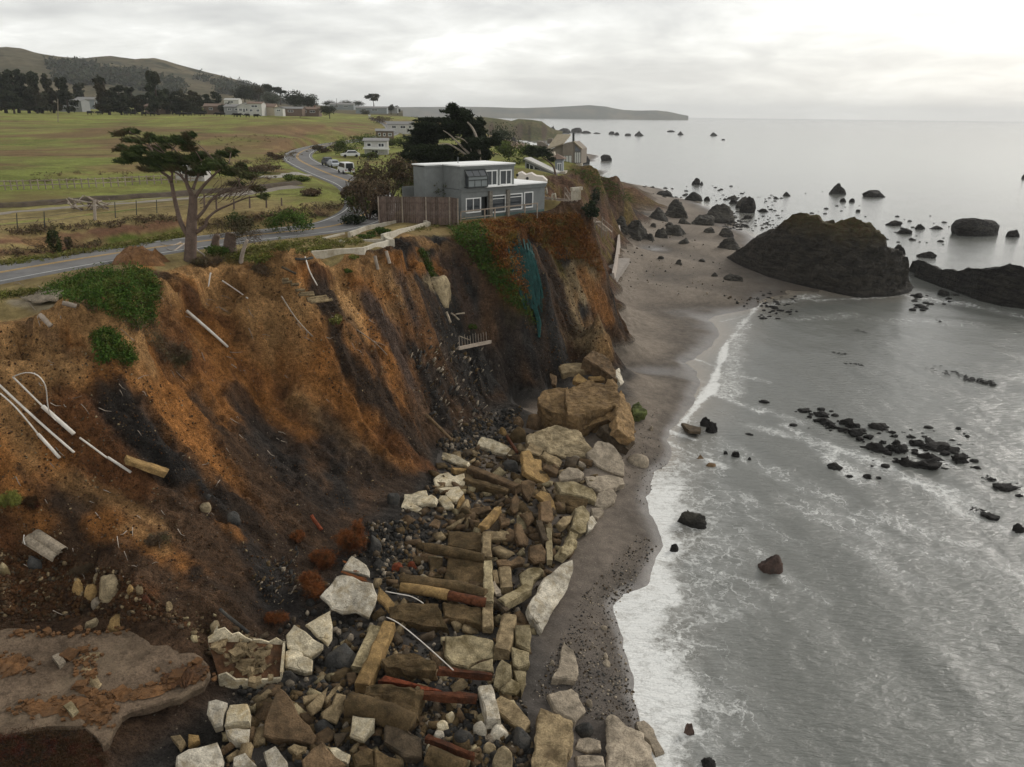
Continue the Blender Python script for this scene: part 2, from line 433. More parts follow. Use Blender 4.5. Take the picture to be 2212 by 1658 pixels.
lay(slopeband*(.30+.55*sstep(-120, -40, GX))*sstep(-.35, .25, n1+.25*fbm(GX*.03, GY*.09, 66, 4)), 'dry'); lay(slopeband*sstep(.05, .3, fbm(GX*.045, GY*.06, 67, 4))*.75, 'bracken')
lay(sstep(26.9, 27.8, Z0)*tm*.6, 'grassl')
def cap(u1, v1, u2, v2, r, k, a=1.0, soft=0.8, nz=0.7):
    """a patch of one ground material along a line on the surface (r in picture pixels, turned into metres there)"""
    p = hit(u1, v1); q = hit(u2, v2)
    rm = r*(mpp(p)+mpp(q))/2
    d = q-p; L2 = d@d+1e-9
    lo = np.minimum(p, q)-rm*2.5; hi = np.maximum(p, q)+rm*2.5
    m = np.all((XYZ >= lo) & (XYZ <= hi), axis=1); idx = np.nonzero(m)[0]
    if not len(idx): return
    X = XYZ[idx]; t = np.clip(((X-p)@d)/L2, 0, 1)
    dist = np.linalg.norm(X-p-t[:, None]*d, axis=1)/rm
    dist = dist + nz*(n2.ravel()[idx]*1.3+n4.ravel()[idx]*.6+n3.ravel()[idx]*.4)
    w = (1-sstep(1-soft, 1+soft*.4, dist))*a
    CO[idx] = CO[idx]*(1-w[:, None])+arr(k)*w[:, None]
PATCH = [
 # left slope, from the rim down
 (0,740,110,800,60,'ochre'),(30,700,160,690,26,'ochre'),(0,800,60,1000,60,'ochre',.8),(60,690,150,760,20,'plum',.6),(150,730,260,860,26,'orange'),
 (300,740,330,800,18,'ochre'),(280,700,300,760,26,'ochre',.8),(230,860,330,1000,40,'brown'),(150,860,300,1060,36,'rust',.9),(280,880,470,1090,50,'shale',.9),(330,930,520,1120,36,'slate',.65),
 (100,900,240,1040,34,'rust',.9),(0,980,90,1120,40,'orange'),(40,1010,120,1090,20,'umber',.8),(120,1020,300,1150,26,'ochre',.7),(250,1080,380,1160,22,'ochre',.8),
 (80,1080,250,1130,34,'umber',.8),(230,1130,430,1240,36,'orange'),(280,1140,360,1190,22,'ochre',.7),(0,1150,60,1300,40,'rust'),(90,1230,300,1290,36,'rust',.8),(380,1150,520,1260,36,'brown'),(420,1240,560,1330,36,'umber'),
 (540,1180,600,1290,40,'slate',.75),(580,1230,640,1320,36,'slate',.75),(470,1130,520,1160,14,'orange',.8),(520,1080,640,1220,36,'umber',.9),
 # central ochre fan
 (420,620,480,720,60,'orange'),(480,600,560,680,46,'ochre',.8),(560,640,640,760,50,'ochre',.9),(440,700,560,830,60,'orange'),(560,740,700,860,56,'ochre',.75),(640,800,780,900,50,'orange'),
 (520,800,620,860,36,'rust',.8),(350,690,430,790,40,'rust',.8),(360,760,520,960,34,'umber',.8),(420,860,560,1040,40,'brown'),(520,860,620,1000,44,'slate',.65),(560,960,700,1090,46,'slate',.65),
 (640,860,800,1000,34,'ochre',.8),(600,900,700,960,24,'orange'),(740,880,880,980,36,'orange',.85),(700,900,800,1030,40,'slate',.7),(780,1000,880,1060,36,'umber'),(820,940,930,1010,24,'rust',.8),
 (480,700,560,760,20,'rust',.6),(700,960,760,1090,36,'shale',.9),(640,1080,740,1160,36,'umber',.9),(300,560,320,600,20,'orange'),
 (330,590,420,640,30,'umber',.8),(400,640,470,690,26,'rust',.7),
 # below the broken wall
 (660,590,780,610,26,'rust'),(640,590,700,640,26,'orange',.9),(780,560,870,640,30,'ochre',.8),(700,640,800,760,40,'shale',.9),(720,720,800,860,36,'umber'),(800,640,860,760,30,'plum'),(760,600,850,640,22,'orange',.8),
 (840,700,900,860,34,'plum'),(800,760,860,900,36,'shale'),(860,560,960,580,26,'orange'),(880,510,960,540,24,'ochre',.7),(860,600,900,700,20,'plum',.9),(740,690,800,760,16,'orange',.6),(820,830,900,960,30,'umber'),
 (912,560,935,600,15,'tan',.9),(930,610,960,650,22,'tan'),(900,540,960,600,14,'orange',.7),(960,560,1020,700,36,'plum'),(980,680,1050,820,40,'shale'),(900,760,960,900,36,'shale',.9),(930,800,1020,880,30,'slate',.65),
 # rusty and olive ice plant under the house
 (1000,500,1120,660,34,'iceo'),(990,490,1080,600,26,'iceg',.7),(1020,480,1110,480,20,'icer',.8),(1060,500,1110,600,36,'icer'),(1090,590,1120,650,30,'icer'),(1110,640,1150,690,14,'iceo',.9),
 (1150,480,1230,480,22,'iceo'),(1130,500,1250,520,30,'icer',.6),(1200,480,1270,560,30,'iceo'),(1240,480,1300,590,22,'icer',.8),(1180,500,1220,600,26,'iceo',.7),
 (1120,530,1150,620,17,'net',.9),(1130,600,1165,690,12,'net',.8),(1160,700,1163,725,6,'net',.9),
 (1170,560,1240,700,34,'umber',.9),(1100,690,1180,800,44,'slate',.7),(1180,700,1230,790,40,'slate',.75),(1060,760,1110,860,40,'slate',.75),
 (1235,580,1260,650,16,'tan',.8),(1240,640,1290,700,26,'ochre',.7),(1268,585,1285,742,40,'tanr',.9),(1235,590,1262,730,24,'tanr',.9),(1305,620,1318,740,16,'brown',.6),(1260,600,1310,680,24,'orange',.7),(1270,700,1310,750,24,'ochre',.6),
 # road verge, bank, paddock
 (0,635,110,640,14,'weed'),(30,650,300,650,14,'path',.6),(60,655,200,665,22,'path',.5),
 (0,520,380,480,30,'bracken'),(0,545,200,535,22,'bracken'),(0,570,380,530,9,'weed'),(240,520,390,495,14,'weed'),(300,500,400,480,18,'bracken',.8),
 (0,500,340,470,13,'hay'),(470,490,700,470,16,'weed',.8),(560,470,740,470,24,'dry',.7),(640,450,740,480,20,'grassl',.6),
 (0,485,750,430,11,'grassl'),(0,440,640,415,10,'grassl'),(0,462,220,440,7,'path'),(220,440,420,424,5,'path'),(0,452,640,420,4,'umber',.8),
 (640,440,700,420,22,'grassl',.8),(690,460,760,440,18,'bracken',.6),
 (160,340,420,340,26,'dry',.8),(120,380,420,360,30,'bracken',.45),(430,300,760,290,34,'dry',.9),(560,330,620,300,26,'dry'),(480,370,600,370,24,'bracken',.8),(560,370,640,370,18,'bracken',.8),
 (620,290,780,275,20,'dry',.9),(0,300,200,300,26,'grassl',.5),(0,250,400,255,10,'grassl',.8),(0,360,300,385,10,'grass',.9),(640,360,660,320,10,'weed',.8),
 (690,330,770,320,16,'bracken',.6),(700,335,760,340,14,'grassl'),(760,350,820,345,14,'green',.8),
 (650,510,760,500,9,'weed',.7),(480,560,640,530,14,'weed',.7),(650,540,760,525,20,'dry',.7),(700,520,830,500,8,'hay'),(880,490,1000,478,9,'dry'),(760,520,880,505,10,'dry',.8),
 # second point
 (1240,360,1330,385,16,'iceo'),(1280,370,1360,420,16,'iceo',.7),(1320,390,1390,440,26,'brown'),(1290,430,1340,470,20,'umber'),(1330,440,1400,460,16,'shale',.8),(1290,385,1320,400,14,'icer',.5),
]
for p in PATCH: cap(*p)
# fine break-up of every natural surface, in colour only
n5 = fbm((S_+warp*.6)*1.7, T_*.16, 97, 4)
CO *= (1 + 0.24*n2.ravel()[:, None] + 0.20*n4.ravel()[:, None] + (.24*n5*steep).ravel()[:, None])
CO = np.clip(CO, .008, .8)

wetA = np.clip(1-sstep(0.03, 0.42, Zt+n1*0.12), 0, 1)
# ------------------------------------------------------------------ ground materials
def mat_new(name):
    m = bpy.data.materials.new(name); m.use_nodes = True
    m.node_tree.nodes.clear(); return m, m.node_tree.nodes, m.node_tree.links
class G:
    """small node-graph helper"""
    def __init__(s, name):
        s.m, s.n, s.l = mat_new(name)
        s.out = s.n.new('ShaderNodeOutputMaterial'); s.b = s.n.new('ShaderNodeBsdfPrincipled'); s.l.new(s.b.outputs[0], s.out.inputs[0])
        s.tc = s.n.new('ShaderNodeTexCoord')
        s.b.inputs['Specular IOR Level'].default_value = 0.25
    def set(s, k, v):
        if hasattr(v, 'is_linked') or hasattr(v, 'node'): s.l.new(v, s.b.inputs[k])
        else: s.b.inputs[k].default_value = (*v, 1) if isinstance(v, tuple) and len(v) == 3 else v
        return s
    def math(s, op, a, b=None, c=None, clamp=False): return M(op, a, b, c, clamp, s.n, s.l)
    def vec(s, scale=(1, 1, 1), src='Object', rot=(0, 0, 0)):
        mp = s.n.new('ShaderNodeMapping'); mp.inputs['Scale'].default_value = scale; mp.inputs['Rotation'].default_value = rot
        if src == 'Position':
            g = s.n.new('ShaderNodeNewGeometry'); s.l.new(g.outputs['Position'], mp.inputs[0])
        else: s.l.new(s.tc.outputs[src], mp.inputs[0])
        return mp.outputs[0]
    def noise(s, scale, detail=4, rough=.55, dist=0, v=None, col=False):
        n = s.n.new('ShaderNodeTexNoise'); n.inputs['Scale'].default_value = scale; n.inputs['Detail'].default_value = detail
        n.inputs['Roughness'].default_value = rough; n.inputs['Distortion'].default_value = dist
        s.l.new(v if v is not None else s.vec(src='Position'), n.inputs['Vector']); return n.outputs[1 if col else 0]
    def voro(s, scale, v=None, feature='F1', out='Distance', rnd=1):
        n = s.n.new('ShaderNodeTexVoronoi'); n.inputs['Scale'].default_value = scale; n.feature = feature
        n.inputs['Randomness'].default_value = rnd
        s.l.new(v if v is not None else s.vec(src='Position'), n.inputs['Vector']); return n.outputs[out]
    def ramp(s, f, stops):
        r = s.n.new('ShaderNodeValToRGB'); e = r.color_ramp.elements
        while len(e) < len(stops): e.new(.5)
        for el, (p, c) in zip(e, stops):
            el.position = p; el.color = (c, c, c, 1) if isinstance(c, (int, float)) else (*c, 1)
        s.l.new(f, r.inputs[0]); return r.outputs[0]
    def mix(s, f, a, b, mode='MIX'):
        n = s.n.new('ShaderNodeMix'); n.data_type = 'RGBA'; n.blend_type = mode
        for i, x in ((0, f), (6, a), (7, b)):
            if isinstance(x, (int, float)): n.inputs[i].default_value = x if i == 0 else (x, x, x, 1)
            elif isinstance(x, tuple): n.inputs[i].default_value = (*x[:3], 1)
            else: s.l.new(x, n.inputs[i])
        return n.outputs[2]
    def attr(s, name, out='Color'):
        a = s.n.new('ShaderNodeAttribute'); a.attribute_name = name; return a.outputs[out]
    def rnd(s):
        return s.n.new('ShaderNodeObjectInfo').outputs['Random']
    def bump(s, h, strength=.5, dist=.1, chain=None):
        b = s.n.new('ShaderNodeBump'); b.inputs['Strength'].default_value = strength; b.inputs['Distance'].default_value = dist
        s.l.new(h, b.inputs['Height'])
        if chain is not None: s.l.new(chain, b.inputs['Normal'])
        s.l.new(b.outputs[0], s.b.inputs['Normal']); return b.outputs[0]

def earth_mat():
    g = G('cliff_earth'); col = g.attr('soil')
    streak = g.noise(1.0, 6, .62, .3, g.vec((0.28, 1.6, 0.6), 'Position', (0, 0, R(25))))
    mid = g.noise(2.2, 6, .65)
    fine_ = g.noise(11, 5, .7)
    k = g.math('MULTIPLY', g.ramp(streak, [(.3, .62), (.5, 1.0), (.7, 1.3)]), g.ramp(mid, [(.3, .68), (.5, 1.0), (.72, 1.3)]))
    k = g.math('MULTIPLY', k, g.ramp(fine_, [(.32, .5), (.5, 1.0), (.7, 1.5)]))
    k = g.math('MULTIPLY', k, g.ramp(g.noise(.55, 8, .7, .8), [(.32, .62), (.5, 1.0), (.68, 1.28)]))
    k = g.math('MULTIPLY', k, g.ramp(g.noise(4.6, 6, .72, .3), [(.38, .55), (.47, 1.0), (.62, 1.12), (.7, 1.4)]))
    c = g.mix(1.0, col, k, 'MULTIPLY')
    vd = g.voro(3.4); vc = g.voro(3.4, out='Color'); sepn = g.n.new('ShaderNodeSeparateColor'); g.l.new(vc, sepn.inputs[0])
    stone = g.math('MULTIPLY', g.math('LESS_THAN', vd, .16), g.math('GREATER_THAN', sepn.outputs[0], .83))
    c = g.mix(g.math('MULTIPLY', stone, .7), c, (.26, .22, .17))
    g.set('Base Color', c); g.set('Roughness', .95); g.b.inputs['Specular IOR Level'].default_value = .12
    h = g.math('ADD', g.math('MULTIPLY', streak, .6), g.math('ADD', g.math('MULTIPLY', mid, .8), g.math('MULTIPLY', fine_, .42)))
    g.bump(h, 1.0, .9); return g.m
def turf_mat():
    g = G('turf'); col = g.attr('soil')
    a = g.noise(.10, 8, .68, .5); b = g.noise(1.6, 7, .72); t = g.noise(16, 4, .7)
    k = g.math('MULTIPLY', g.ramp(a, [(.3, .6), (.5, 1.0), (.7, 1.25)]), g.ramp(b, [(.3, .66), (.5, 1.0), (.7, 1.3)]))
    k = g.math('MULTIPLY', k, g.ramp(t, [(.32, .66), (.5, 1.0), (.7, 1.32)]))
    c = g.mix(1.0, col, k, 'MULTIPLY')
    c = g.mix(g.math('MULTIPLY', g.ramp(g.noise(.045, 7, .66, .6), [(.47, 0.0), (.62, 1.0)]), .62), c, (.150, .098, .048))
    c = g.mix(g.math('MULTIPLY', g.ramp(g.noise(.5, 6, .7), [(.55, 0.0), (.68, 1.0)]), .5), c, (.10, .075, .032))
    g.set('Base Color', c); g.set('Roughness', .95); g.b.inputs['Specular IOR Level'].default_value = .08
    g.bump(g.math('ADD', b, g.math('MULTIPLY', t, .5)), .8, .22); return g.m
def sand_mat():
    g = G('beach_sand'); col = g.attr('soil'); wet = g.attr('wet', 'Fac')
    a = g.noise(1.3, 6, .6); b = g.noise(9, 5, .75); p = g.voro(7.0); pc = g.voro(7.0, out='Color')
    sp = g.n.new('ShaderNodeSeparateColor'); g.l.new(pc, sp.inputs[0])
    k = g.math('MULTIPLY', g.ramp(a, [(.3, .78), (.5, 1.0), (.7, 1.18)]), g.ramp(b, [(.3, .62), (.5, 1.0), (.72, 1.4)]))
    c = g.mix(1.0, col, k, 'MULTIPLY')
    peb = g.math('MULTIPLY', g.math('LESS_THAN', p, .22), g.math('GREATER_THAN', sp.outputs[1], .86))
    c = g.mix(g.math('MULTIPLY', peb, .75), c, g.mix(sp.outputs[2], (.03, .03, .03), (.34, .31, .27)))
    g.set('Base Color', c)
    g.set('Roughness', g.math('SUBTRACT', .93, g.math('MULTIPLY', wet, .62)))
    g.set('Specular IOR Level', g.math('ADD', .15, g.math('MULTIPLY', wet, .45)))
    g.bump(g.math('ADD', g.math('MULTIPLY', a, .5), g.math('MULTIPLY', b, .5)), .6, .16); return g.m
M_EARTH, M_TURF, M_SAND = earth_mat(), turf_mat(), sand_mat()

# split the one sheet into beach, cliff and bluff top along grid edges, so that the seams stay closed
ny, nx = SHP
idx = np.arange(ny*nx).reshape(ny, nx)
quads = np.stack([idx[:-1, :-1], idx[:-1, 1:], idx[1:, 1:], idx[1:, :-1]], -1).reshape(-1, 4)
cz_ = Z0.ravel()[quads].mean(1); cs_ = blur(SL, 6).ravel()[quads].mean(1)
cls = np.where(cz_ > 14.5, np.where(cs_ > .40, 1, 2), np.where(cz_ > 2.35, 1, 0))
cls = np.where((cls == 1) & (XYZ[quads][:, :, 1].mean(1) > 330) & (cz_ > 6), 2, cls)
deep = (Zt.ravel()[quads].max(1) < -6)
for k, (nm, mt) in enumerate((('beach', M_SAND), ('cliff', M_EARTH), ('bluff_meadow', M_TURF))):
    q = quads[(cls == k) & ~deep]; used = np.unique(q); rm_ = np.full(ny*nx, -1); rm_[used] = np.arange(len(used))
    me = mesh_np(nm, XYZ[used], rm_[q]); setcol(me, 'soil', CO[used]); setfloat(me, 'wet', wetA.ravel()[used])
    me.materials.append(mt); props(link(nm, me), kind='structure')

# ------------------------------------------------------------------ the sea
wx = axis(-120, 16000, 0, 62, 0.30, 1.06, 3000); wy = axis(4, 15000, 24, 125, 0.30, 1.045, 3000)
wx = np.concatenate([np.array([-16000., -10000, -6000, -2500, -1000, -500, -250]), wx]); 
WX, WY = np.meshgrid(wx, wy)
inside = (WX > gx[0]) & (WX < gx[-1]) & (WY < gy[-1])
gzW = np.where(inside, sampleZ(WX, WY, Zt), -8.0)
shore_px = [at_z(u, v, 0) for u, v in WATERLINE]
shd, _ = polydist(np.clip(WX, -200, 400), np.clip(WY, 0, 400), np.array(shore_px))
wv = (np.sin((WX*.55+WY*.32+fbm(WX*.05, WY*.05, 5, 3)*6)*.9)*.07 + fbm(WX*.45, WY*.25, 8, 4)*.12)*sstep(0.4, 8, shd)*(1-sstep(250, 700, np.hypot(WX, WY)))
foam = np.zeros(WX.shape)
fn = fbm(WX*.22, WY*.22, 15, 4)
foam = np.maximum(foam, (1-sstep(1.3, 4.4, shd+fn*2.6))*sstep(80, 60, WY))
foam = np.maximum(foam, (1-sstep(2.0, 10.0, shd+fn*3.0))*.60*sstep(95, 60, WY))
def foamcap(u1, v1, u2, v2, r, a, soft=.8):
    global foam
    p = at_z(u1, v1, 0)[:2]; q = at_z(u2, v2, 0)[:2]; d = q-p
    rm_ = r*(mpp((*p, 0))+mpp((*q, 0)))/2
    t = np.clip(((WX-p[0])*d[0]+(WY-p[1])*d[1])/(d@d+1e-9), 0, 1)
    dd = np.hypot(WX-p[0]-t*d[0], WY-p[1]-t*d[1])/rm_ + fn*.55
    foam = np.maximum(foam, a*(1-sstep(1-soft, 1.05, dd)))
FOAM = [(1345,1300,1440,1290,40,1),(1370,1260,1420,1330,30,.9),(1350,1350,1400,1420,26,.8),(1450,960,1560,1010,30,.75),(1410,1050,1480,1110,36,.85),(1440,930,1500,950,18,.9),
 (1450,1150,1460,1180,22,.9),(1440,1200,1560,1240,36,.6),(1380,1480,1440,1540,36,.6),(1430,1260,1540,1330,50,.5),(1500,1290,1600,1320,40,.4),(1390,1560,1450,1640,26,.5),(1480,1600,1500,1560,24,.5),
 (1640,655,1575,740,15,.75),(1600,700,1580,780,34,.55),(1570,740,1540,830,15,.95),(1580,790,1570,860,40,.6),(1545,830,1500,880,20,1.0),(1500,880,1470,920,18,.95),(1490,772,1540,790,9,.75),(1495,815,1530,830,8,.5),(1560,695,1620,680,8,.45),(1540,850,1640,890,26,.68),(1640,880,1740,920,22,.5),(1600,810,1660,825,12,.45),
 (1620,920,1760,950,30,.55),(1700,920,1800,980,30,.62),(1780,960,1920,1010,42,.75),(1760,960,1860,1040,36,.6),(1900,1010,2080,1080,50,.62),(1960,960,2060,1010,24,.55),
 (1650,1010,1800,1080,50,.40),(1500,1020,1640,1100,60,.38),(1700,1080,1900,1160,60,.45),(1560,1080,1720,1180,50,.33),(1880,1120,2100,1180,60,.42),(2060,1090,2212,1160,50,.5),(1960,1180,2200,1240,50,.36),(2120,1180,2230,1260,40,.42),(1850,1180,1980,1260,36,.36),
 (1640,1190,1700,1250,36,.5),(1560,1230,1680,1290,36,.32),(1700,1250,1790,1300,30,.3),(1480,900,1620,1000,60,.33),
 (1660,660,1760,640,24,.55),(1760,650,1960,640,14,.6),(1960,640,2100,660,30,.62),(2100,660,2230,690,24,.55),(1700,690,1850,680,36,.3),(1880,690,2100,700,50,.25),(1620,700,1560,760,18,.45),
 (1560,505,1640,500,8,.3),(1100,300,1200,320,16,.95),(1085,320,1130,300,8,1),(1090,345,1150,310,10,.9)]
for f_ in FOAM: foamcap(*f_)
keep = np.ones(WX.shape, bool)
q_i = np.arange(WX.size).reshape(WX.shape)
wq = np.stack([q_i[:-1, :-1], q_i[:-1, 1:], q_i[1:, 1:], q_i[1:, :-1]], -1).reshape(-1, 4)
wq = wq[(gzW.ravel()[wq].min(1) < 0.35)]
used = np.unique(wq); rm_ = np.full(WX.size, -1); rm_[used] = np.arange(len(used))
me = mesh_np('sea', np.stack([WX, WY, wv], -1).reshape(-1, 3)[used], rm_[wq])
setfloat(me, 'foam', foam.ravel()[used]); setfloat(me, 'depth', (-gzW).ravel()[used]); setfloat(me, 'shore', np.clip(shd, 0, 60).ravel()[used])
def sea_mat():
    g = G('sea_water'); foamA = g.attr('foam', 'Fac'); depth = g.attr('depth', 'Fac')
    pos = g.vec(src='Position')
    wp = g.vec((.62, 1.7, 1), 'Position', (0, 0, R(12)))
    rip = g.noise(1.25, 5, .62, .25, wp); swell = g.noise(.16, 4, .5, .3, g.vec((1, .6, 1), 'Position', (0, 0, R(-30)))); chop = g.noise(3.2, 4, .6, .2, wp)
    # lacy foam: thin walls of stretched, warped cells, thicker where there is more of it
    dn = g.noise(.5, 4, .6, 0, pos, col=True)
    wv_ = g.n.new('ShaderNodeVectorMath'); wv_.operation = 'MULTIPLY_ADD'; g.l.new(dn, wv_.inputs[0]); wv_.inputs[1].default_value = (3.6, 3.6, 0); g.l.new(pos, wv_.inputs[2])
    dn2 = g.noise(2.4, 4, .6, 0, pos, col=True)
    wv2 = g.n.new('ShaderNodeVectorMath'); wv2.operation = 'MULTIPLY_ADD'; g.l.new(dn2, wv2.inputs[0]); wv2.inputs[1].default_value = (1.15, 1.15, 0); g.l.new(wv_.outputs[0], wv2.inputs[2])
    mp = g.n.new('ShaderNodeMapping'); mp.inputs['Scale'].default_value = (1, .6, 1); mp.inputs['Rotation'].default_value = (0, 0, R(-20)); g.l.new(wv2.outputs[0], mp.inputs[0])
    e1 = g.voro(.62, mp.outputs[0], 'DISTANCE_TO_EDGE'); e2 = g.voro(1.7, mp.outputs[0], 'DISTANCE_TO_EDGE')
    pat = g.noise(.3, 4, .6, .5, pos); grain = g.noise(7, 5, .75, .4, pos)
    dens = g.math('MULTIPLY', foamA, g.ramp(pat, [(.28, .2), (.5, 1.0), (.7, 1.5)]))
    brk = g.ramp(g.noise(1.5, 5, .7, .5, pos), [(.36, .0), (.6, 1.0)])
    th1 = g.math('MULTIPLY', dens, .17); th2 = g.math('MULTIPLY', g.math('MULTIPLY', dens, dens), .19)
    f1 = g.math('MULTIPLY', g.math('MINIMUM', 1.0, g.math('DIVIDE', g.math('MAXIMUM', g.math('SUBTRACT', th1, e1), 0.0), .13)), g.math('ADD', .10, brk))
    f2 = g.math('MULTIPLY', g.math('MINIMUM', 1.0, g.math('DIVIDE', g.math('MAXIMUM', g.math('SUBTRACT', th2, e2), 0.0), .12)), brk)
    patch = g.noise(1.0, 6, .68, 1.2, g.vec((1, 1.6, 1), 'Position', (0, 0, R(-20))))
    full = g.ramp(g.math('ADD', foamA, g.math('ADD', g.math('MULTIPLY', g.math('SUBTRACT', patch, .5), 1.25), g.math('MULTIPLY', g.math('SUBTRACT', grain, .5), .4))), [(.62, 0.0), (1.02, 1.0)])
    fm = g.math('MAXIMUM', g.math('MAXIMUM', f1, f2), full)
    fm = g.math('MULTIPLY', fm, g.ramp(grain, [(.3, .6), (.55, 1.0)]), clamp=True)
    veil = g.math('MULTIPLY', g.math('MINIMUM', foamA, 1.0), g.math('MULTIPLY', g.ramp(g.noise(.8, 5, .65, .6, pos), [(.35, .1), (.65, 1.0)]), .34))
    body = (.150, .152, .137)
    body = g.mix(g.ramp(depth, [(0.0, 1.0), (.35, .35), (1.0, 0.0)]), body, (.26, .225, .18))
    c = g.mix(g.math('ADD', g.math('MULTIPLY', fm, .95), g.math('MULTIPLY', veil, g.math('SUBTRACT', 1.0, fm)), clamp=True), body, (.78, .78, .75))
    g.set('Base Color', c); g.set('IOR', 1.33); g.b.inputs['Specular IOR Level'].default_value = .5
    g.set('Roughness', g.math('ADD', .15, g.math('MULTIPLY', fm, .6)))
    cd = g.n.new('ShaderNodeCameraData')
    h = g.math('ADD', g.math('MULTIPLY', rip, .46), g.math('ADD', g.math('MULTIPLY', chop, .10), g.math('MULTIPLY', swell, .22)))
    h = g.math('ADD', h, g.math('MULTIPLY', fm, .05))
    bn = g.n.new('ShaderNodeBump'); bn.inputs['Distance'].default_value = .8; g.l.new(h, bn.inputs['Height'])
    g.l.new(g.math('DIVIDE', 60.0, g.math('ADD', cd.outputs['View Distance'], 45.0)), bn.inputs['Strength'])
    g.l.new(bn.outputs[0], g.b.inputs['Normal'])
    return g.m
me.materials.append(sea_mat()); props(link('sea', me), kind='structure')
# ================================================================== MESH BUILDING
class MB:
    """collects simple shapes in world coordinates and links them as ONE mesh object"""
    def __init__(s): s.v = []; s.f = []
    def add(s, V, F):
        o = len(s.v); s.v.extend(V); s.f.extend([tuple(i+o for i in f) for f in F]); return s
    def hexa(s, P): return s.add(P, [(0,3,2,1),(4,5,6,7),(0,1,5,4),(1,2,6,5),(2,3,7,6),(3,0,4,7)])
    def frame_box(s, o, ax, ay, az, x0, x1, y0, y1, z0, z1):
        P = [o+ax*x+ay*y+az*z for z in (z0, z1) for x, y in ((x0,y0),(x1,y0),(x1,y1),(x0,y1))]
        return s.hexa(P)
    def bar(s, a, b, w, h, up=Vector((0,0,1))):
        a = Vector(a); b = Vector(b); d = (b-a).normalized()
        sd = d.cross(up)
        if sd.length < 1e-3: sd = Vector((1,0,0))
        sd.normalize(); u = sd.cross(d).normalized()
        P = [p+sd*x+u*y for p in (a, b) for x, y in ((-w/2,-h/2),(w/2,-h/2),(w/2,h/2),(-w/2,h/2))]
        return s.hexa(P)
    def tube(s, pts, rad, n=8, cap=True):
        pts = [Vector(p) for p in pts]; rad = rad if hasattr(rad, '__len__') else [rad]*len(pts)
        o = len(s.v); prev = None
        for i, p in enumerate(pts):
            d = (pts[min(i+1, len(pts)-1)]-pts[max(i-1, 0)])
            d = d.normalized() if d.length > 1e-6 else Vector((0,0,1))
            if prev is None:
                x = d.orthogonal().normalized()
            else:
                x = (prev-d*prev.dot(d)); x = x.normalized() if x.length > 1e-5 else d.orthogonal().normalized()
            prev = x; y = d.cross(x)
            for k in range(n):
                a = 2*math.pi*k/n; s.v.append(p+x*(math.cos(a)*rad[i])+y*(math.sin(a)*rad[i]))
        for i in range(len(pts)-1):
            for k in range(n):
                s.f.append((o+i*n+k, o+i*n+(k+1)%n, o+(i+1)*n+(k+1)%n, o+(i+1)*n+k))
        if cap:
            s.f.append(tuple(o+k for k in range(n))[::-1]); m = o+(len(pts)-1)*n; s.f.append(tuple(m+k for k in range(n)))
        return s
    def build(s, name, mat, parent=None, smooth=False, at=None):
        off = Vector((0,0,0))
        if parent is not None:
            q = parent
            while q is not None: off = off+q.location; q = q.parent
            loc = None
        if parent is None:
            off = Vector(at) if at is not None else Vector((sum(p[0] for p in s.v)/len(s.v), sum(p[1] for p in s.v)/len(s.v), min(p[2] for p in s.v)))
        me = bpy.data.meshes.new(name)
        me.from_pydata([(p[0]-off[0], p[1]-off[1], p[2]-off[2]) for p in s.v], [], s.f); me.update()
        if smooth: me.polygons.foreach_set('use_smooth', [True]*len(me.polygons))
        if mat: me.materials.append(mat)
        o = link(name, me, parent)
        if parent is None: o.location = off
        return o
def copy_thing(o, loc=None, rz=None):
    c = o.copy(); COL.objects.link(c)
    if loc is not None: c.location = loc
    if rz is not None: c.rotation_euler.z = rz
    for ch in list(o.children):
        d = ch.copy(); COL.objects.link(d); d.parent = c
        for g in list(ch.children):
            e = g.copy(); COL.objects.link(e); e.parent = d
    return c
def flat_mat(name, col, rough=.8, var=.18, scale=3.0, bump=.25, bdist=.03, spec=.25, metal=0, tint=.12, dirt=None, dscale=1.2, damt=.5, src='Object'):
    """a weathered plain surface: mottled colour, stains, fine relief, a slight difference from object to object"""
    g = G(name); a = g.noise(scale, 6, .62, .2, g.vec(src=src)); b = g.noise(scale*7, 4, .65, 0, g.vec(src=src))
    k = g.math('MULTIPLY', g.ramp(a, [(.3, 1-var*1.4), (.5, 1.0), (.7, 1+var)]), g.ramp(b, [(.3, 1-var), (.7, 1+var)]))
    k = g.math('MULTIPLY', k, g.math('ADD', 1-tint, g.math('MULTIPLY', g.rnd(), 2*tint)))
    c = g.mix(1.0, col, k, 'MULTIPLY')
    if dirt is not None:
        d = g.noise(dscale, 6, .65, .4, g.vec(src=src))
        c = g.mix(g.math('MULTIPLY', g.ramp(d, [(.47, 0.0), (.66, 1.0)]), damt), c, dirt)
    g.set('Base Color', c); g.set('Roughness', rough); g.set('Metallic', metal); g.b.inputs['Specular IOR Level'].default_value = spec
    if bump: g.bump(g.math('ADD', a, g.math('MULTIPLY', b, .5)), bump, bdist)
    return g.m
def glass_mat(name, col=(.03,.035,.04), rough=.06):
    g = G(name); g.set('Base Color', col); g.set('Roughness', rough); g.b.inputs['Specular IOR Level'].default_value = .7; return g.m
def plain(name, col, rough=.6):
    return flat_mat(name, col, rough, var=.06, scale=4, bump=.1, tint=.03)
M_ASPH = flat_mat('asphalt', (.155,.15,.145), .9, .16, .25, .4, .02, .2, dirt=(.21,.2,.19), dscale=.15)
M_YEL = flat_mat('yellow_paint', (.50,.30,.06), .8, .2, 1.5, .05, .005)
M_WHT = flat_mat('white_paint', (.55,.55,.52), .8, .15, 1.5, .05, .005)
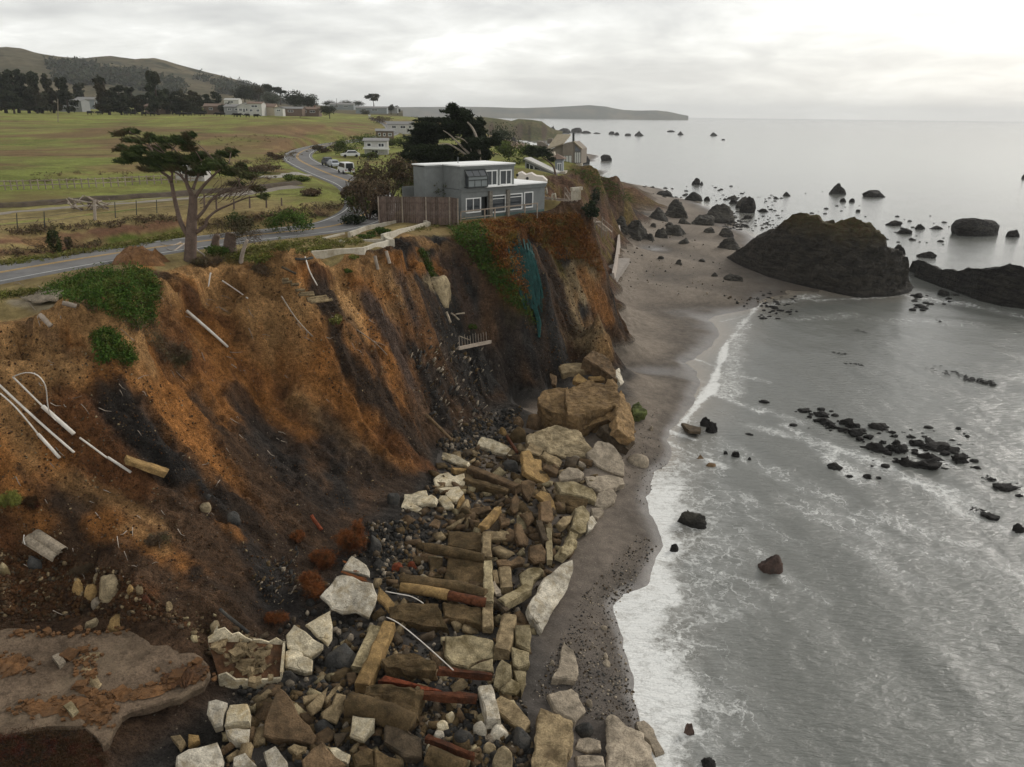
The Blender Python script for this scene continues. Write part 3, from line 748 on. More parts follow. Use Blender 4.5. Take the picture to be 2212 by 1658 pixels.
# ------------------------------------------------------------------ road
def ribbon(C_, half0, half1, dz):
    V = []; F = []
    for i, p in enumerate(C_):
        d = (C_[min(i+1, len(C_)-1)]-C_[max(i-1, 0)]); d.z = 0; d.normalize(); sd = Vector((d.y, -d.x, 0))
        V += [p+sd*half0+Vector((0,0,dz)), p+sd*half1+Vector((0,0,dz))]
    for i in range(len(C_)-1): F.append((2*i, 2*i+1, 2*i+3, 2*i+2))
    return V, F
mb = MB(); V, F = ribbon(road_c, -ROADW, ROADW, .04); mb.add(V, F)
V, F = ribbon(road_c, -ROADW-.35, -ROADW, -.12)
for i in range(len(road_c)):                                        # worn shoulders slope into the soil
    mb.v  # (edge strips added below)
def shoulder(sgn):
    V = []; F = []
    for i, p in enumerate(road_c):
        d = (road_c[min(i+1, len(road_c)-1)]-road_c[max(i-1, 0)]); d.z = 0; d.normalize(); sd = Vector((d.y, -d.x, 0))*sgn
        V += [p+sd*ROADW+Vector((0,0,.04)), p+sd*(ROADW+.8)+Vector((0,0,-.25))]
    for i in range(len(road_c)-1): F.append((2*i, 2*i+1, 2*i+3, 2*i+2) if sgn > 0 else (2*i+1, 2*i, 2*i+2, 2*i+3))
    mb.add(V, F)
shoulder(1); shoulder(-1)
road = props(mb.build('road', M_ASPH, at=(0,0,0)), kind='structure')
for a_, b_, m_ in ((-.24,-.10,M_YEL),(.10,.24,M_YEL),(-ROADW+.35,-ROADW+.48,M_WHT),(ROADW-.48,ROADW-.35,M_WHT)):
    V, F = ribbon(road_c, a_, b_, .052); MB().add(V, F).build('lane_marking', m_, road)
# farm track and its dark ditch bank across the paddock, laid on the ground
def ground_ribbon(name, pts, w, mat, lift):
    P = relax(catmull([Vector(hit(*p)) for p in pts], 10), 4); V = []; F = []
    for i, p in enumerate(P):
        d = P[min(i+1, len(P)-1)]-P[max(i-1, 0)]; d.z = 0; d.normalize(); sd = Vector((d.y, -d.x, 0)); ww = w*(1+.35*math.sin(i*.9)*math.sin(i*.37))
        for k in range(5):
            q = p+sd*ww*(k/4-.5); V.append(Vector((q.x, q.y, gz(q.x, q.y)+lift*(1-abs(k/2-1)**2)+.02)))
    for i in range(len(P)-1):
        for k in range(4): F.append((i*5+k, i*5+k+1, i*5+k+6, i*5+k+5))
    return props(MB().add(V, F).build(name, mat, smooth=True), kind='structure')
ground_ribbon('farm_track', [(-40,466),(80,455),(180,446),(300,438),(420,428),(540,416),(640,403)], 3.6, flat_mat('track_gravel', (.24,.21,.17), .95, .2, .8, .4, .03, src='Position', dirt=(.15,.12,.08), dscale=.3), .05)
ground_ribbon('ditch_bank', [(-40,451),(80,444),(180,436),(300,428),(420,419),(540,410),(640,398)], 2.6, flat_mat('ditch_earth', (.065,.048,.034), .95, .3, 1.2, .8, .1, src='Position', dirt=(.10,.085,.035), dscale=.6), .55)
ground_ribbon('side_lane', [(668,378),(640,376),(600,381),(570,385)], 3.2, flat_mat('lane_gravel', (.27,.25,.21), .95, .2, .8, .3, .02, src='Position'), .05)
# ------------------------------------------------------------------ hills behind the village
crest = [(-500,96),(-300,104),(-150,110),(0,115),(60,118),(120,126),(180,131),(210,128),(240,126),(300,133),(330,132),(400,149),(470,164),(520,177),(560,197),(600,212),(660,226),(720,233),(800,238),(870,240)]
HR = 2200.0
ca = np.array([math.atan2(*(ray(u, v)[:2])) for u, v in crest]); ch = np.array([at_y(u, v, HR*math.cos(math.atan2(*(ray(u, v)[:2]))))[2] for u, v in crest])
az = np.linspace(ca[0], ca[-1], 330); rr = np.concatenate([np.linspace(750, 1500, 40)[:-1], np.linspace(1500, 2260, 60), np.linspace(2300, 3600, 14)])
AZ, RR = np.meshgrid(az, rr)
HX = np.sin(AZ)*RR; HY = np.cos(AZ)*RR
Hc = np.interp(AZ, ca, ch)
base = 29.0
shape = sstep(820, 2200, RR)**1.25
spur = ridged(AZ*9+RR*.0004, RR*.0007, 7, 4)*0.5+fbm(HX*.0035, HY*.0035, 9, 4)*.5
HZ = base + (Hc-base)*shape*(1+ .30*spur*sstep(1.0, .80, shape)) - (RR > 2210)*(RR-2210)*.06
HZ = HZ + fbm(HX*.012, HY*.012, 19, 4)*5*shape*sstep(1.0, .9, shape)
HZ -= sstep(0.0, 0.02, (RR < 800)*1.0)*2
hv = np.stack([HX, HY, HZ], -1).reshape(-1, 3); hi_ = np.arange(AZ.size).reshape(AZ.shape)
hq = np.stack([hi_[:-1, :-1], hi_[:-1, 1:], hi_[1:, 1:], hi_[1:, :-1]], -1).reshape(-1, 4)
me = mesh_np('hills', hv, hq)
def hill_mat():
    g = G('hill_grass'); p = g.vec(src='Position')
    a = g.noise(.006, 6, .6, .3, p); b = g.noise(.035, 6, .7, .2, p)
    c = g.mix(g.ramp(a, [(.35, 0.0), (.65, 1.0)]), (.135,.112,.07), (.085,.077,.048))
    c = g.mix(g.ramp(g.noise(.011, 7, .66, .5, p), [(.52, 0.0), (.62, .8)]), c, (.028,.034,.022))
    c = g.mix(1.0, c, g.ramp(b, [(.3, .6), (.7, 1.35)]), 'MULTIPLY')
    g.set('Base Color', c); g.set('Roughness', 1.0); g.b.inputs['Specular IOR Level'].default_value = .0; g.bump(b, .6, 4); return g.m
me.materials.append(hill_mat()); props(link('hills', me), kind='structure')
# ------------------------------------------------------------------ far headland across the bay
hl = [(700,236),(780,234),(860,232),(930,231.5),(1000,231),(1060,232),(1130,234),(1190,232),(1230,230),(1275,227.5),(1310,231),(1350,238),(1380,239.5),(1415,239),(1440,241.5),(1458,245),(1475,248.6),(1492,251.5)]
hb = 6500.0
us = np.linspace(700, 1488, 240); vs = np.interp(us, [p[0] for p in hl], [p[1] for p in hl])
V = []; 
prof = [(-420, 0.0), (-300, .22), (-180, .55), (-60, .92), (0, 1.0), (120, .9), (500, .3), (900, -.2)]
for u, v in zip(us, vs):
    t = at_y(u, v, hb); nz_ = float(fbm(np.array([u*.02]), np.array([0.0]), 3, 4)[0])
    for k, (dy, s_) in enumerate(prof): V.append((t[0]*(1+dy/hb), hb+dy+nz_*160, max(t[2]*s_*(1+.12*nz_*(k in (1, 2, 3, 5))), -3) if s_ > 0 else -4))
n = len(prof); ii = np.arange(len(us)*n).reshape(len(us), n)
hq = np.stack([ii[:-1, :-1], ii[1:, :-1], ii[1:, 1:], ii[:-1, 1:]], -1).reshape(-1, 4)
me = mesh_np('headland', np.array(V), hq)
g = G('far_headland'); p = g.vec(src='Position'); g.set('Base Color', g.mix(g.ramp(g.noise(.004, 6, .65, .3, p), [(.4, 0.0), (.6, 1.0)]), (.05,.055,.04), (.11,.095,.06))); g.set('Roughness', 1.0); g.b.inputs['Specular IOR Level'].default_value = 0
me.materials.append(g.m); props(link('headland', me), kind='structure')
# low wooded point between the village and the bay, grassy cliffs of the next cove
def ridge(name, pts, y0, depth, mat, seed=1, base=-2.0, rough=.2):
    """a long low bluff: crest heights measured along a line of picture points at distance y"""
    us = np.linspace(pts[0][0], pts[-1][0], 160); vs = np.interp(us, [p[0] for p in pts], [p[1] for p in pts]); ys = np.interp(us, [p[0] for p in pts], [p[2] for p in pts])
    V = []; prof = [(-1.0, -.05), (-.8, .10), (-.62, .35), (-.45, .72), (-.3, .93), (0, 1.0), (.5, 1.0), (1.5, .9), (2.2, -.1)]
    for u, v, y in zip(us, vs, ys):
        t = at_y(u, v, y); q = .45*float(fbm(np.array([u*.03]), np.array([seed*3.1]), seed, 3)[0])
        for k, (dy, s_) in enumerate(prof):
            yy = y+depth*dy+q*depth*.5*(k < 5); V.append((t[0]*yy/y, yy, base+(t[2]-base)*s_*(1+rough*q*(k in (2, 3, 4)))))
    n = len(prof); ii = np.arange(len(us)*n).reshape(len(us), n)
    hq = np.stack([ii[:-1, :-1], ii[1:, :-1], ii[1:, 1:], ii[:-1, 1:]], -1).reshape(-1, 4)
    me = mesh_np(name, np.array(V), hq); me.materials.append(mat); return props(link(name, me), kind='structure')
def bluff_mat(name, c1, c2, c3):
    g = G(name); p = g.vec(src='Position'); a = g.noise(.05, 7, .65, .3, p); b = g.noise(.3, 5, .7, 0, p)
    geo = g.n.new('ShaderNodeNewGeometry'); sx = g.n.new('ShaderNodeSeparateXYZ'); g.l.new(geo.outputs['Normal'], sx.inputs[0])
    c = g.mix(g.ramp(a, [(.4, 0.0), (.6, 1.0)]), c1, c2)
    c = g.mix(g.ramp(g.math('ADD', sx.outputs[2], g.math('MULTIPLY', g.math('SUBTRACT', a, .5), .5)), [(.62, 1.0), (.85, 0.0)]), c, c3)
    c = g.mix(1.0, c, g.ramp(b, [(.3, .6), (.7, 1.35)]), 'MULTIPLY')
    g.set('Base Color', c); g.set('Roughness', 1.0); g.b.inputs['Specular IOR Level'].default_value = .05; g.bump(b, .7, 1.5); return g.m
M_BLUFF = bluff_mat('coastal_scrub', (.07,.075,.03), (.12,.10,.05), (.075,.055,.036))
ridge('promontory', [(930,262,1000),(985,256,1020),(1040,253,1050),(1075,257,1060),(1105,262,1080),(1120,257.5,1090),(1150,260,1100),(1170,263,1110),(1182,272,1120),(1196,281,1130),(1215,286,1130)], 1000, 75, M_BLUFF, 3)
# ------------------------------------------------------------------ sea air
bmh = MB().frame_box(Vector((0,0,0)), Vector((1,0,0)), Vector((0,1,0)), Vector((0,0,1)), -17000, 17000, -400, 17000, -60, 230)
hm, hn, hlk = mat_new('sea_haze'); ho = hn.new('ShaderNodeOutputMaterial'); hv_ = hn.new('ShaderNodeVolumePrincipled')
hv_.inputs['Color'].default_value = (.93,.95,.96,1); hv_.inputs['Density'].default_value = 8.0e-5; hv_.inputs['Anisotropy'].default_value = .2
hlk.new(hv_.outputs[0], ho.inputs['Volume'])
props(bmh.build('haze', hm, at=(0,0,0)), kind='stuff')
# ================================================================== BUILDINGS
def zoomer(x0, y0, w, W_=2211.0): return lambda x, y: ((x0+x*w/W_)*PW/3840.0, (y0+y*w/W_)*PW/3840.0)
Z1_, Z2_, Z3_, Z4_, Z6_ = zoomer(0,150,1000), zoomer(900,300,1000), zoomer(1300,350,1000), zoomer(1800,300,1000), zoomer(1500,560,800)
UPV = Vector((0,0,1))
def on_plane(u, v, o, n):
    d = Vector(ray(u, v)); c = Vector(CAMP); return c + d*((Vector(o)-c).dot(n)/d.dot(n))
M_GREY = flat_mat('grey_siding', (.175,.185,.18), .75, .1, 1.2, .2, .02, .25, tint=.02, dirt=(.12,.125,.12), dscale=.5, damt=.5)
M_GREY2 = flat_mat('grey_trim', (.15,.16,.155), .75, .08, 2, .15, .01, tint=.04)
M_TEAL = flat_mat('teal_siding', (.085,.125,.115), .8, .12, 1.5, .2, .02, tint=.02)
M_ROOFW = flat_mat('white_roof', (.80,.80,.78), .6, .05, 1, .1, .01, tint=.02)
M_FRAME = flat_mat('white_frame', (.72,.72,.70), .5, .05, 3, 0, tint=.03)
M_DARKF = flat_mat('dark_frame', (.04,.045,.045), .45, .08, 3, 0, tint=.03)
M_GLASS = glass_mat('window_glass'); M_GLASS2 = glass_mat('pale_glass', (.16,.18,.18), .12)
M_FENCE = flat_mat('fence_wood', (.115,.083,.068), .92, .25, 2.5, .5, .02, .1, tint=.28, dirt=(.20,.16,.13), dscale=1.2, damt=.35)
M_WOOD = flat_mat('grey_wood', (.30,.25,.20), .9, .2, 2.5, .4, .02, .1, tint=.2, dirt=(.16,.12,.09), damt=.5)
M_STONE = flat_mat('stone_pier', (.17,.155,.13), .95, .3, 4, .8, .06, .1, tint=.1)
M_CONC = flat_mat('pale_concrete', (.46,.42,.34), .92, .16, 1.0, .5, .03, .15, tint=.10, dirt=(.25,.20,.13), dscale=.8, damt=.6)
M_INSIDE = flat_mat('room_dark', (.03,.028,.026), .9, .1, 2, 0, tint=.02)  # near-black colour stands in for the shade inside rooms and holes
def wall_holes(mb, o, ex, ez, nrm, L, H, holes, th=.2, z0=0.0, x0=0.0):
    """a wall from boxes, with real openings: holes are (x0, x1, z0, z1) in wall metres"""
    xs = sorted({x0, L, *[h[0] for h in holes], *[h[1] for h in holes]}); zs = sorted({z0, H, *[h[2] for h in holes], *[h[3] for h in holes]})
    for a, b in zip(xs[:-1], xs[1:]):
        for c, d in zip(zs[:-1], zs[1:]):
            if b-a < 1e-4 or d-c < 1e-4: continue
            if any(h[0]-1e-5 <= a and b <= h[1]+1e-5 and h[2]-1e-5 <= c and d <= h[3]+1e-5 for h in holes): continue
            mb.frame_box(o, ex, -nrm, ez, a, b, 0, th, c, d)
def window(parent, o, ex, nrm, x0, x1, z0, z1, mf=None, mg=None, mull=(), bars=(), fw=.09, proud=.05):
    """a framed window in the opening: frame, and each pane as a sub-part"""
    mf = mf or M_FRAME; mg = mg or M_GLASS
    f = MB(); E_ = (o, ex, nrm, UPV)
    f.frame_box(*E_, x0-.03, x0+fw, -.1, proud, z0-.03, z1+.03).frame_box(*E_, x1-fw, x1+.03, -.1, proud, z0-.03, z1+.03)
    f.frame_box(*E_, x0+fw, x1-fw, -.1, proud-.003, z1-fw, z1+.03).frame_box(*E_, x0+fw, x1-fw, -.1, proud+.06, z0-.05, z0+fw)
    for m in mull: f.frame_box(*E_, m-fw*.45, m+fw*.45, -.1, proud-.006, z0+fw, z1-fw)
    for zb in bars: f.frame_box(*E_, x0+fw, x1-fw, -.1, proud-.009, zb-fw*.4, zb+fw*.4)
    fo = f.build('window', mf, parent)
    xs = [x0]+list(mull)+[x1]; zs = [z0]+list(bars)+[z1]
    for a, b in zip(xs[:-1], xs[1:]):
        for c, d in zip(zs[:-1], zs[1:]):
            MB().frame_box(*E_, a+fw*.3, b-fw*.3, -.085, -.06, c+fw*.3, d-fw*.3).build('pane', mg, fo)
    return fo
# ---- the grey two-storey house on the edge
hA = Vector(at_z(997, 476, 20)); hB = Vector(at_z(1155, 459.5, 20))
hx = (hB-hA); hx.z = 0; hx.normalize(); hn = Vector((hx.y, -hx.x, 0)); hy = -hn     # hn looks out to sea
house = thing('grey_house', hA, 'two-storey grey wooden house with white flat roofs on the bluff edge', 'house')
def hp(zx_, zy_, o=None):
    p = on_plane(*Z6_(zx_, zy_), o or hA, hn)-hA; return p.dot(hx), p.z
Lh = hp(1500, 440)[0]; H1 = 3.45; H2 = 6.25; XU1 = hp(1190, 300)[0]
print('house', hA, 'len', Lh, XU1, hp(640,745), hp(680,185), hp(1500,370))
def hrect(x0, y0, x1, y1):
    a = hp(x0, (y0+y1)/2); b = hp(x1, (y0+y1)/2); t = hp((x0+x1)/2, y0); u = hp((x0+x1)/2, y1); return [a[0], b[0], u[1], t[1]]
low = [hrect(683,508,835,655), hrect(945,478,1095,652), hrect(1123,462,1265,625), hrect(1288,445,1376,603)]
door = hrect(845,492,912,722); door[2] = .12
low = [[a, b, max(c, .35), min(d, H1-.35)] for a, b, c, d in low]; door[3] = min(door[3], H1-.35)
mb = MB(); wall_holes(mb, hA, hx, UPV, hn, Lh, H1, low+[door], .2, z0=1.0*0.0-1.2)
D1, D2, W2 = 3.4, 2.2, 2.7; DL = 8.0
mb.frame_box(hA, hx, hy, UPV, 0.001, .2, .2, D1, -1.2, H1)                        # left side
mb.frame_box(hA, hx, hy, UPV, -W2, 0, D1, D1+.2, -.5, H2-.3).frame_box(hA, hx, hy, UPV, -W2+.001, -W2+.2, D1+.2, D1+D2, -.5, H2-.3)
mb.frame_box(hA, hx, hy, UPV, -W2, Lh, DL-.2, DL, -.3, H1-.02).frame_box(hA, hx, hy, UPV, Lh-.2, Lh-.001, .2, DL-.2, -1.2, H1-.01)
up = [hrect(893,222,1015,378), hrect(1043,217,1163,369)]
zb_lo, zb_hi = H1+.35, H1+2.25
bay = hrect(690,240,905,385)
up = [[a, b, max(c, H1+.25), min(d, H2-.4)] for a, b, c, d in up]
bayh = [bay[0], bay[1], H1+.35, H2-.55]
wall_holes(mb, hA+hy*.15, hx, UPV, hn, XU1, H2-.3, up+[bayh], .2, z0=H1+.06)
mb.frame_box(hA, hx, hy, UPV, 0.001, .2, .35, D1-.001, H1+.06, H2-.3).frame_box(hA, hx, hy, UPV, XU1-.2, XU1-.001, .35, D1+D2-.2, H1+.06, H2-.301)
mb.frame_box(hA, hx, hy, UPV, -W2+.2, XU1-.2, D1+D2-.2, D1+D2, H1-.5, H2-.302)
mb.build('wall', M_GREY, house)
MB().frame_box(hA, hx, hn, UPV, .02, Lh-.02, .004, .02, -.9, .32).build('plinth', M_TEAL, house)
t = MB()
t.frame_box(hA, hx, hn, UPV, -.12, Lh+.12, -.15, .14, H1-.30, H1+.02).frame_box(hA, hx, hn, UPV, -.16, Lh+.16, -.15, .20, H1+.02, H1+.16)
t.frame_box(hA, hx, hn, UPV, -.12, XU1+.1, -.25, -.05, H2-.34, H2-.12).frame_box(hA, hx, hy, UPV, -.08, -.001, .1, D1, H2-.34, H2-.12).frame_box(hA, hx, hy, UPV, -W2-.08, .0, D1-.09, D1-.001, H2-.34, H2-.12)
t.build('cornice', M_GREY2, house)
rf = MB(); rf.frame_box(hA, hx, hy, UPV, -.15, XU1+.12, .02, D1+D2+.1, H2-.12, H2+.02).frame_box(hA, hx, hy, UPV, -W2-.15, -.15, D1-.12, D1+D2+.1, H2-.12, H2+.018)
ro = rf.build('roof', M_ROOFW, house)
MB().tube([hA+hx*2.2+hy*3.2+UPV*(H2+.02), hA+hx*2.2+hy*3.2+UPV*(H2+.75)], .05, 6).build('vent_pipe', M_GREY2, ro)
rl = MB(); rl.frame_box(hA, hx, hy, UPV, XU1+.001, Lh+.2, -.22, DL+.15, H1+.16, H1+.30).frame_box(hA, hx, hy, UPV, 3.6, XU1, -.5, .10, H1+.161, H1+.26)
rl.build('terrace_roof', M_ROOFW, house)
MB().frame_box(hA, hx, hy, UPV, .3, Lh-.3, .9, 1.0, -.5, H1-.1).frame_box(hA, hx, hy, UPV, .3, XU1-.3, .9, 1.0, H1-.1, H2-.5).build('dark_backing', M_INSIDE, house)  # dark sheet painted as the unlit room behind the windows
for (a, b, c, d), mu, ba in zip(low, ((.5,), (.35,), (.42,), ()), (None, .80, .80, None)):
    window(house, hA, hx, hn, a, b, c, d, mull=[a+(b-a)*m for m in mu] if ba is None else [], bars=[c+(d-c)*ba] if ba else [])
for (a, b, c, d) in up: window(house, hA+hy*.15, hx, hn, a, b, c, d, mull=[a+(b-a)*.56], fw=.10)
MB().frame_box(hA, hx, hn, UPV, door[0]+.05, door[1]-.05, -.6, -.52, .15, door[3]).build('door', M_DARKF, house)
for ux in (928, 1110):
    x = hp(ux, 600)[0]; MB().frame_box(hA, hx, hn, UPV, x-.25, x+.25, .022, .30, -.8, H1-.31).build('stone_pier', M_STONE, house)
# greenhouse bay
bx0, bx1 = bay[0]-.15, bay[1]-.35; bz0, bz1, bo = H1+.3, H2-.55, .62
bf = MB(); o2 = hA-hy*(-.15)
def BP(x, out, z): return hA+hx*x+hn*(out-.15)+UPV*z
for x in (bx0, bx1):
    bf.bar(BP(x,0,bz1), BP(x,bo,bz1-.75), .12, .12).bar(BP(x,bo,bz1-.75), BP(x,bo,bz0), .12, .12).bar(BP(x,bo,bz0), BP(x,0,bz0), .12, .12)
for x in (bx0+(bx1-bx0)/3, bx0+(bx1-bx0)*2/3): bf.bar(BP(x,bo,bz0), BP(x,bo,bz0+.8), .07, .07).bar(BP(x,0,bz1), BP(x,bo,bz1-.75), .05, .05)
for (ou, z) in ((bo, bz1-.75), (bo, bz0), (bo, bz0+.8), (0.05, bz1)): bf.bar(BP(bx0,ou,z), BP(bx1,ou,z), .11, .11)
bo_ = bf.build('bay_window', M_DARKF, house)
g1 = MB(); g1.add([BP(bx0,.0,bz1-.02), BP(bx1,.0,bz1-.02), BP(bx1,bo,bz1-.78), BP(bx0,bo,bz1-.78), BP(bx0,.0,bz1-.04), BP(bx1,.0,bz1-.04), BP(bx1,bo,bz1-.80), BP(bx0,bo,bz1-.80)], [(3,2,1,0),(4,5,6,7),(0,1,5,4),(1,2,6,5),(2,3,7,6),(3,0,4,7)]); g1.build('pane', M_GLASS, bo_)
MB().hexa([BP(bx0,bo-.02,bz0), BP(bx1,bo-.02,bz0), BP(bx1,bo,bz0), BP(bx0,bo,bz0), BP(bx0,bo-.02,bz1-.8), BP(bx1,bo-.02,bz1-.8), BP(bx1,bo,bz1-.8), BP(bx0,bo,bz1-.8)]).build('pane', M_GLASS2, bo_)
for x in (bx0, bx1):
    MB().add([BP(x,.16,bz0), BP(x,bo,bz0), BP(x,bo,bz1-.8), BP(x,.16,bz1-.15)], [(0,1,2,3)]).build('pane', M_GLASS, bo_)
# ---- plank fence left of the house
def cap_bar(mb, a, b, w, h): mb.bar(a, b, w, h)
fence = thing('plank_fence', hit(900, 476), 'tall brown weathered plank fence left of the grey house', 'fence')
def planks(a, b, h, pitch=.21, mat=M_FENCE):
    a = Vector(a); b = Vector(b); d = b-a; L = math.hypot(d.x, d.y); d.z = 0; d.normalize(); nrm = Vector((d.y, -d.x, 0)); n_ = int(L/pitch)
    protos = []
    for i in range(n_):
        p = a+(b-a)*((i+.5)/n_); hh = h+random.uniform(-.05, .04); zb = min(gz(p.x, p.y), p.z)-.1
        k = i % 6
        off = nrm*random.uniform(-.012, .012)
        if len(protos) < 6:
            m = MB().frame_box(p+off, d, nrm, UPV, -pitch*.47, pitch*.47, 0, .028, zb-p.z, hh-.004*i%.03)
            o = m.build('plank', mat, fence); protos.append((o, p))
        else:
            o = protos[k][0].copy(); COL.objects.link(o); o.parent = fence; o.location = (p-protos[k][1])+off
    for zz, of, w_, h_ in ((h, 0, .16, .05), (h*.75, .05, .05, .1), (.5, .05, .05, .1)): MB().bar(a+UPV*zz-nrm*of, b+UPV*zz-nrm*of, w_, h_).build('rail', mat, fence)
    for t_ in np.linspace(0, 1, max(2, int(L/2.2)+1)):
        p = a+(b-a)*float(t_); MB().frame_box(p, d, nrm, UPV, -.06, .06, .03, .13, -.5, h+.02).build('post', M_WOOD, fence)
fa, fb_, fc = at_z(819, 476, 20.2), at_z(972, 477.5, 20.2), at_z(990, 481, 20.1)
planks(fa, fb_, 2.65); planks(fb_, fc, 2.65)
# ---- foot path rail along the edge
rail = thing('handrail', hA, 'weathered wooden handrail along the cliff edge before the grey house', 'railing')
def rp(zx_, zy_, out=1.25): return on_plane(*Z3_(zx_, zy_), hA+hn*out, hn)
r1, r2 = rp(945, 985), rp(1585, 913); r3, r4 = rp(950, 1040), rp(1210, 1012)
MB().bar(r1, r2, .14, .14).build('top_rail', M_WOOD, rail); MB().bar(r3, r4, .07, .09).build('lower_rail', M_WOOD, rail)
for x in (945, 1133, 1215, 1330, 1470, 1580):
    f_ = (x-945)/640.0; a = r1+(r2-r1)*f_; zb = gz(a.x, a.y)-.3
    MB().bar(Vector((a.x, a.y, zb)), a, .12, .12, hx).build('post', M_WOOD, rail)
# ---- deck rail and stairs to the beach
deck = thing('deck', hit(1195, 458), 'small grey timber deck with railings right of the grey house', 'deck')
dq = [rp(1575, 955, 1.4), rp(1850, 955, 1.4)]
da = Vector(at_z(*Z3_(1560, 960), 19.7)); db = Vector(at_z(*Z3_(1860, 955), 19.7)); dv = (db-da).normalized(); dn = Vector((-dv.y, dv.x, 0))
MB().frame_box(da, dv, dn, UPV, 0, (db-da).length, 0, 2.2, -.12, 0).build('floor', M_WOOD, deck)
for off, nm in ((0, 'railing'), (2.2, 'railing')):
    m = MB(); L = (db-da).length
    m.bar(da+dn*off+UPV*1.05, da+dn*off+dv*L+UPV*1.05, .14, .07).bar(da+dn*off+UPV*.55, da+dn*off+dv*L+UPV*.55, .05, .08)
    for k in range(6): m.bar(da+dn*off+dv*(L*k/5)-UPV*.9, da+dn*off+dv*(L*k/5)+UPV*1.05, .1, .1, dv)
    m.build(nm, M_WOOD, deck)
stair = thing('wooden_stairs', hit(1290, 520), 'long grey wooden stairway with handrails down the gully to the beach', 'stairs')
sp = [Z4_(735, 940), Z4_(800, 1040), Z4_(910, 1165), Z4_(985, 1190), Z4_(1070, 1260)]
sz = [19.4, 15.8, 11.6, 11.4, 8.6]
S3 = [Vector(at_z(*p, z)) for p, z in zip(sp, sz)]
for a, b, st in ((S3[0], S3[1], 10), (S3[1], S3[2], 12), (S3[3], S3[4], 9)):
    d = (b-a); dh = Vector((d.x, d.y, 0)).normalized(); sd = Vector((dh.y, -dh.x, 0))
    for s_ in (-.65, .65):
        MB().bar(a+sd*s_, b+sd*s_, .09, .28).build('stringer', M_WOOD, stair)
        MB().bar(a+sd*s_+UPV*1.0, b+sd*s_+UPV*1.0, .1, .1).build('handrail', M_WOOD, stair)
        for k in range(5):
            p = a+d*(k/4)+sd*s_; MB().bar(p-UPV*1.6, p+UPV*1.02, .1, .1, dh).build('post', M_WOOD, stair)
    for k in range(st):
        p = a+d*((k+.5)/st)+UPV*.12; MB().frame_box(p, dh, sd, UPV, -.16, .16, -.62, .62, -.03, .02).build('tread', M_WOOD, stair)
d = (S3[3]-S3[2]); dh = Vector((d.x, d.y, 0)).normalized(); sd = Vector((dh.y, -dh.x, 0))
MB().frame_box(S3[2], dh, sd, UPV, 0, d.length, -1, 1, -.15, 0).build('landing', M_WOOD, stair)
for q in ((.1,-.9),(.1,.9),(d.length-.1,-.9),(d.length-.1,.9)):
    p = S3[2]+dh*q[0]+sd*q[1]; MB().bar(p-UPV*3.2, p+UPV*1.0, .14, .14, dh).build('post', M_WOOD, stair)
# tumbled deck timbers and pale bent frames beside the deck
for (x0,y0,x1,y1,w,lab) in ((450,965,740,1003,.28,'long brown beam lying across the deck beside the grey house'),(480,955,600,960,.15,'short pale plank on the terrace behind the deck beam'),(445,935,610,942,.12,'thin pale handrail piece on the terrace by the house corner')):
    a = Vector(at_z(*Z4_(x0, y0), 20.2)); b = Vector(at_z(*Z4_(x1, y1), 20.0)); props(MB().bar(a, b, w, w).build('beam', M_WOOD), lab, 'timber')
for k, (x, y, lab) in enumerate(((540,905,'curved white frame on the terrace nearest the house corner'),(612,950,'upright white bent frame on the terrace behind the handrail'),(590,1005,'low white bent frame beside the deck rail'))):
    p = [Z4_(x-18, y+50), Z4_(x-10, y), Z4_(x+10, y-8), Z4_(x+16, y+42)]
    P = [Vector(at_y(*q, 106+k)) for q in p]; props(MB().tube(P, .12, 6).build('white_arch', M_CONC, smooth=True), lab, 'arch')
# white formwork panel
pf = thing('form_panel', at_y(*Z4_(800, 1000), 128), 'ribbed white concrete panel standing beside the stairs', 'panel')
for k in range(4):
    a = Vector(at_y(*Z4_(765+20*k, 1000-2*k), 128+k*.5)); b = Vector(at_y(*Z4_(765+20*k, 908-2*k), 128+k*.5)); MB().bar(a, b, .55, .4, Vector((1,0,0))).build('rib', M_CONC, pf)
MB().bar(Vector(at_y(*Z4_(757, 908), 127.7)), Vector(at_y(*Z4_(842, 900), 130)), .5, .5).build('cap', M_CONC, pf)
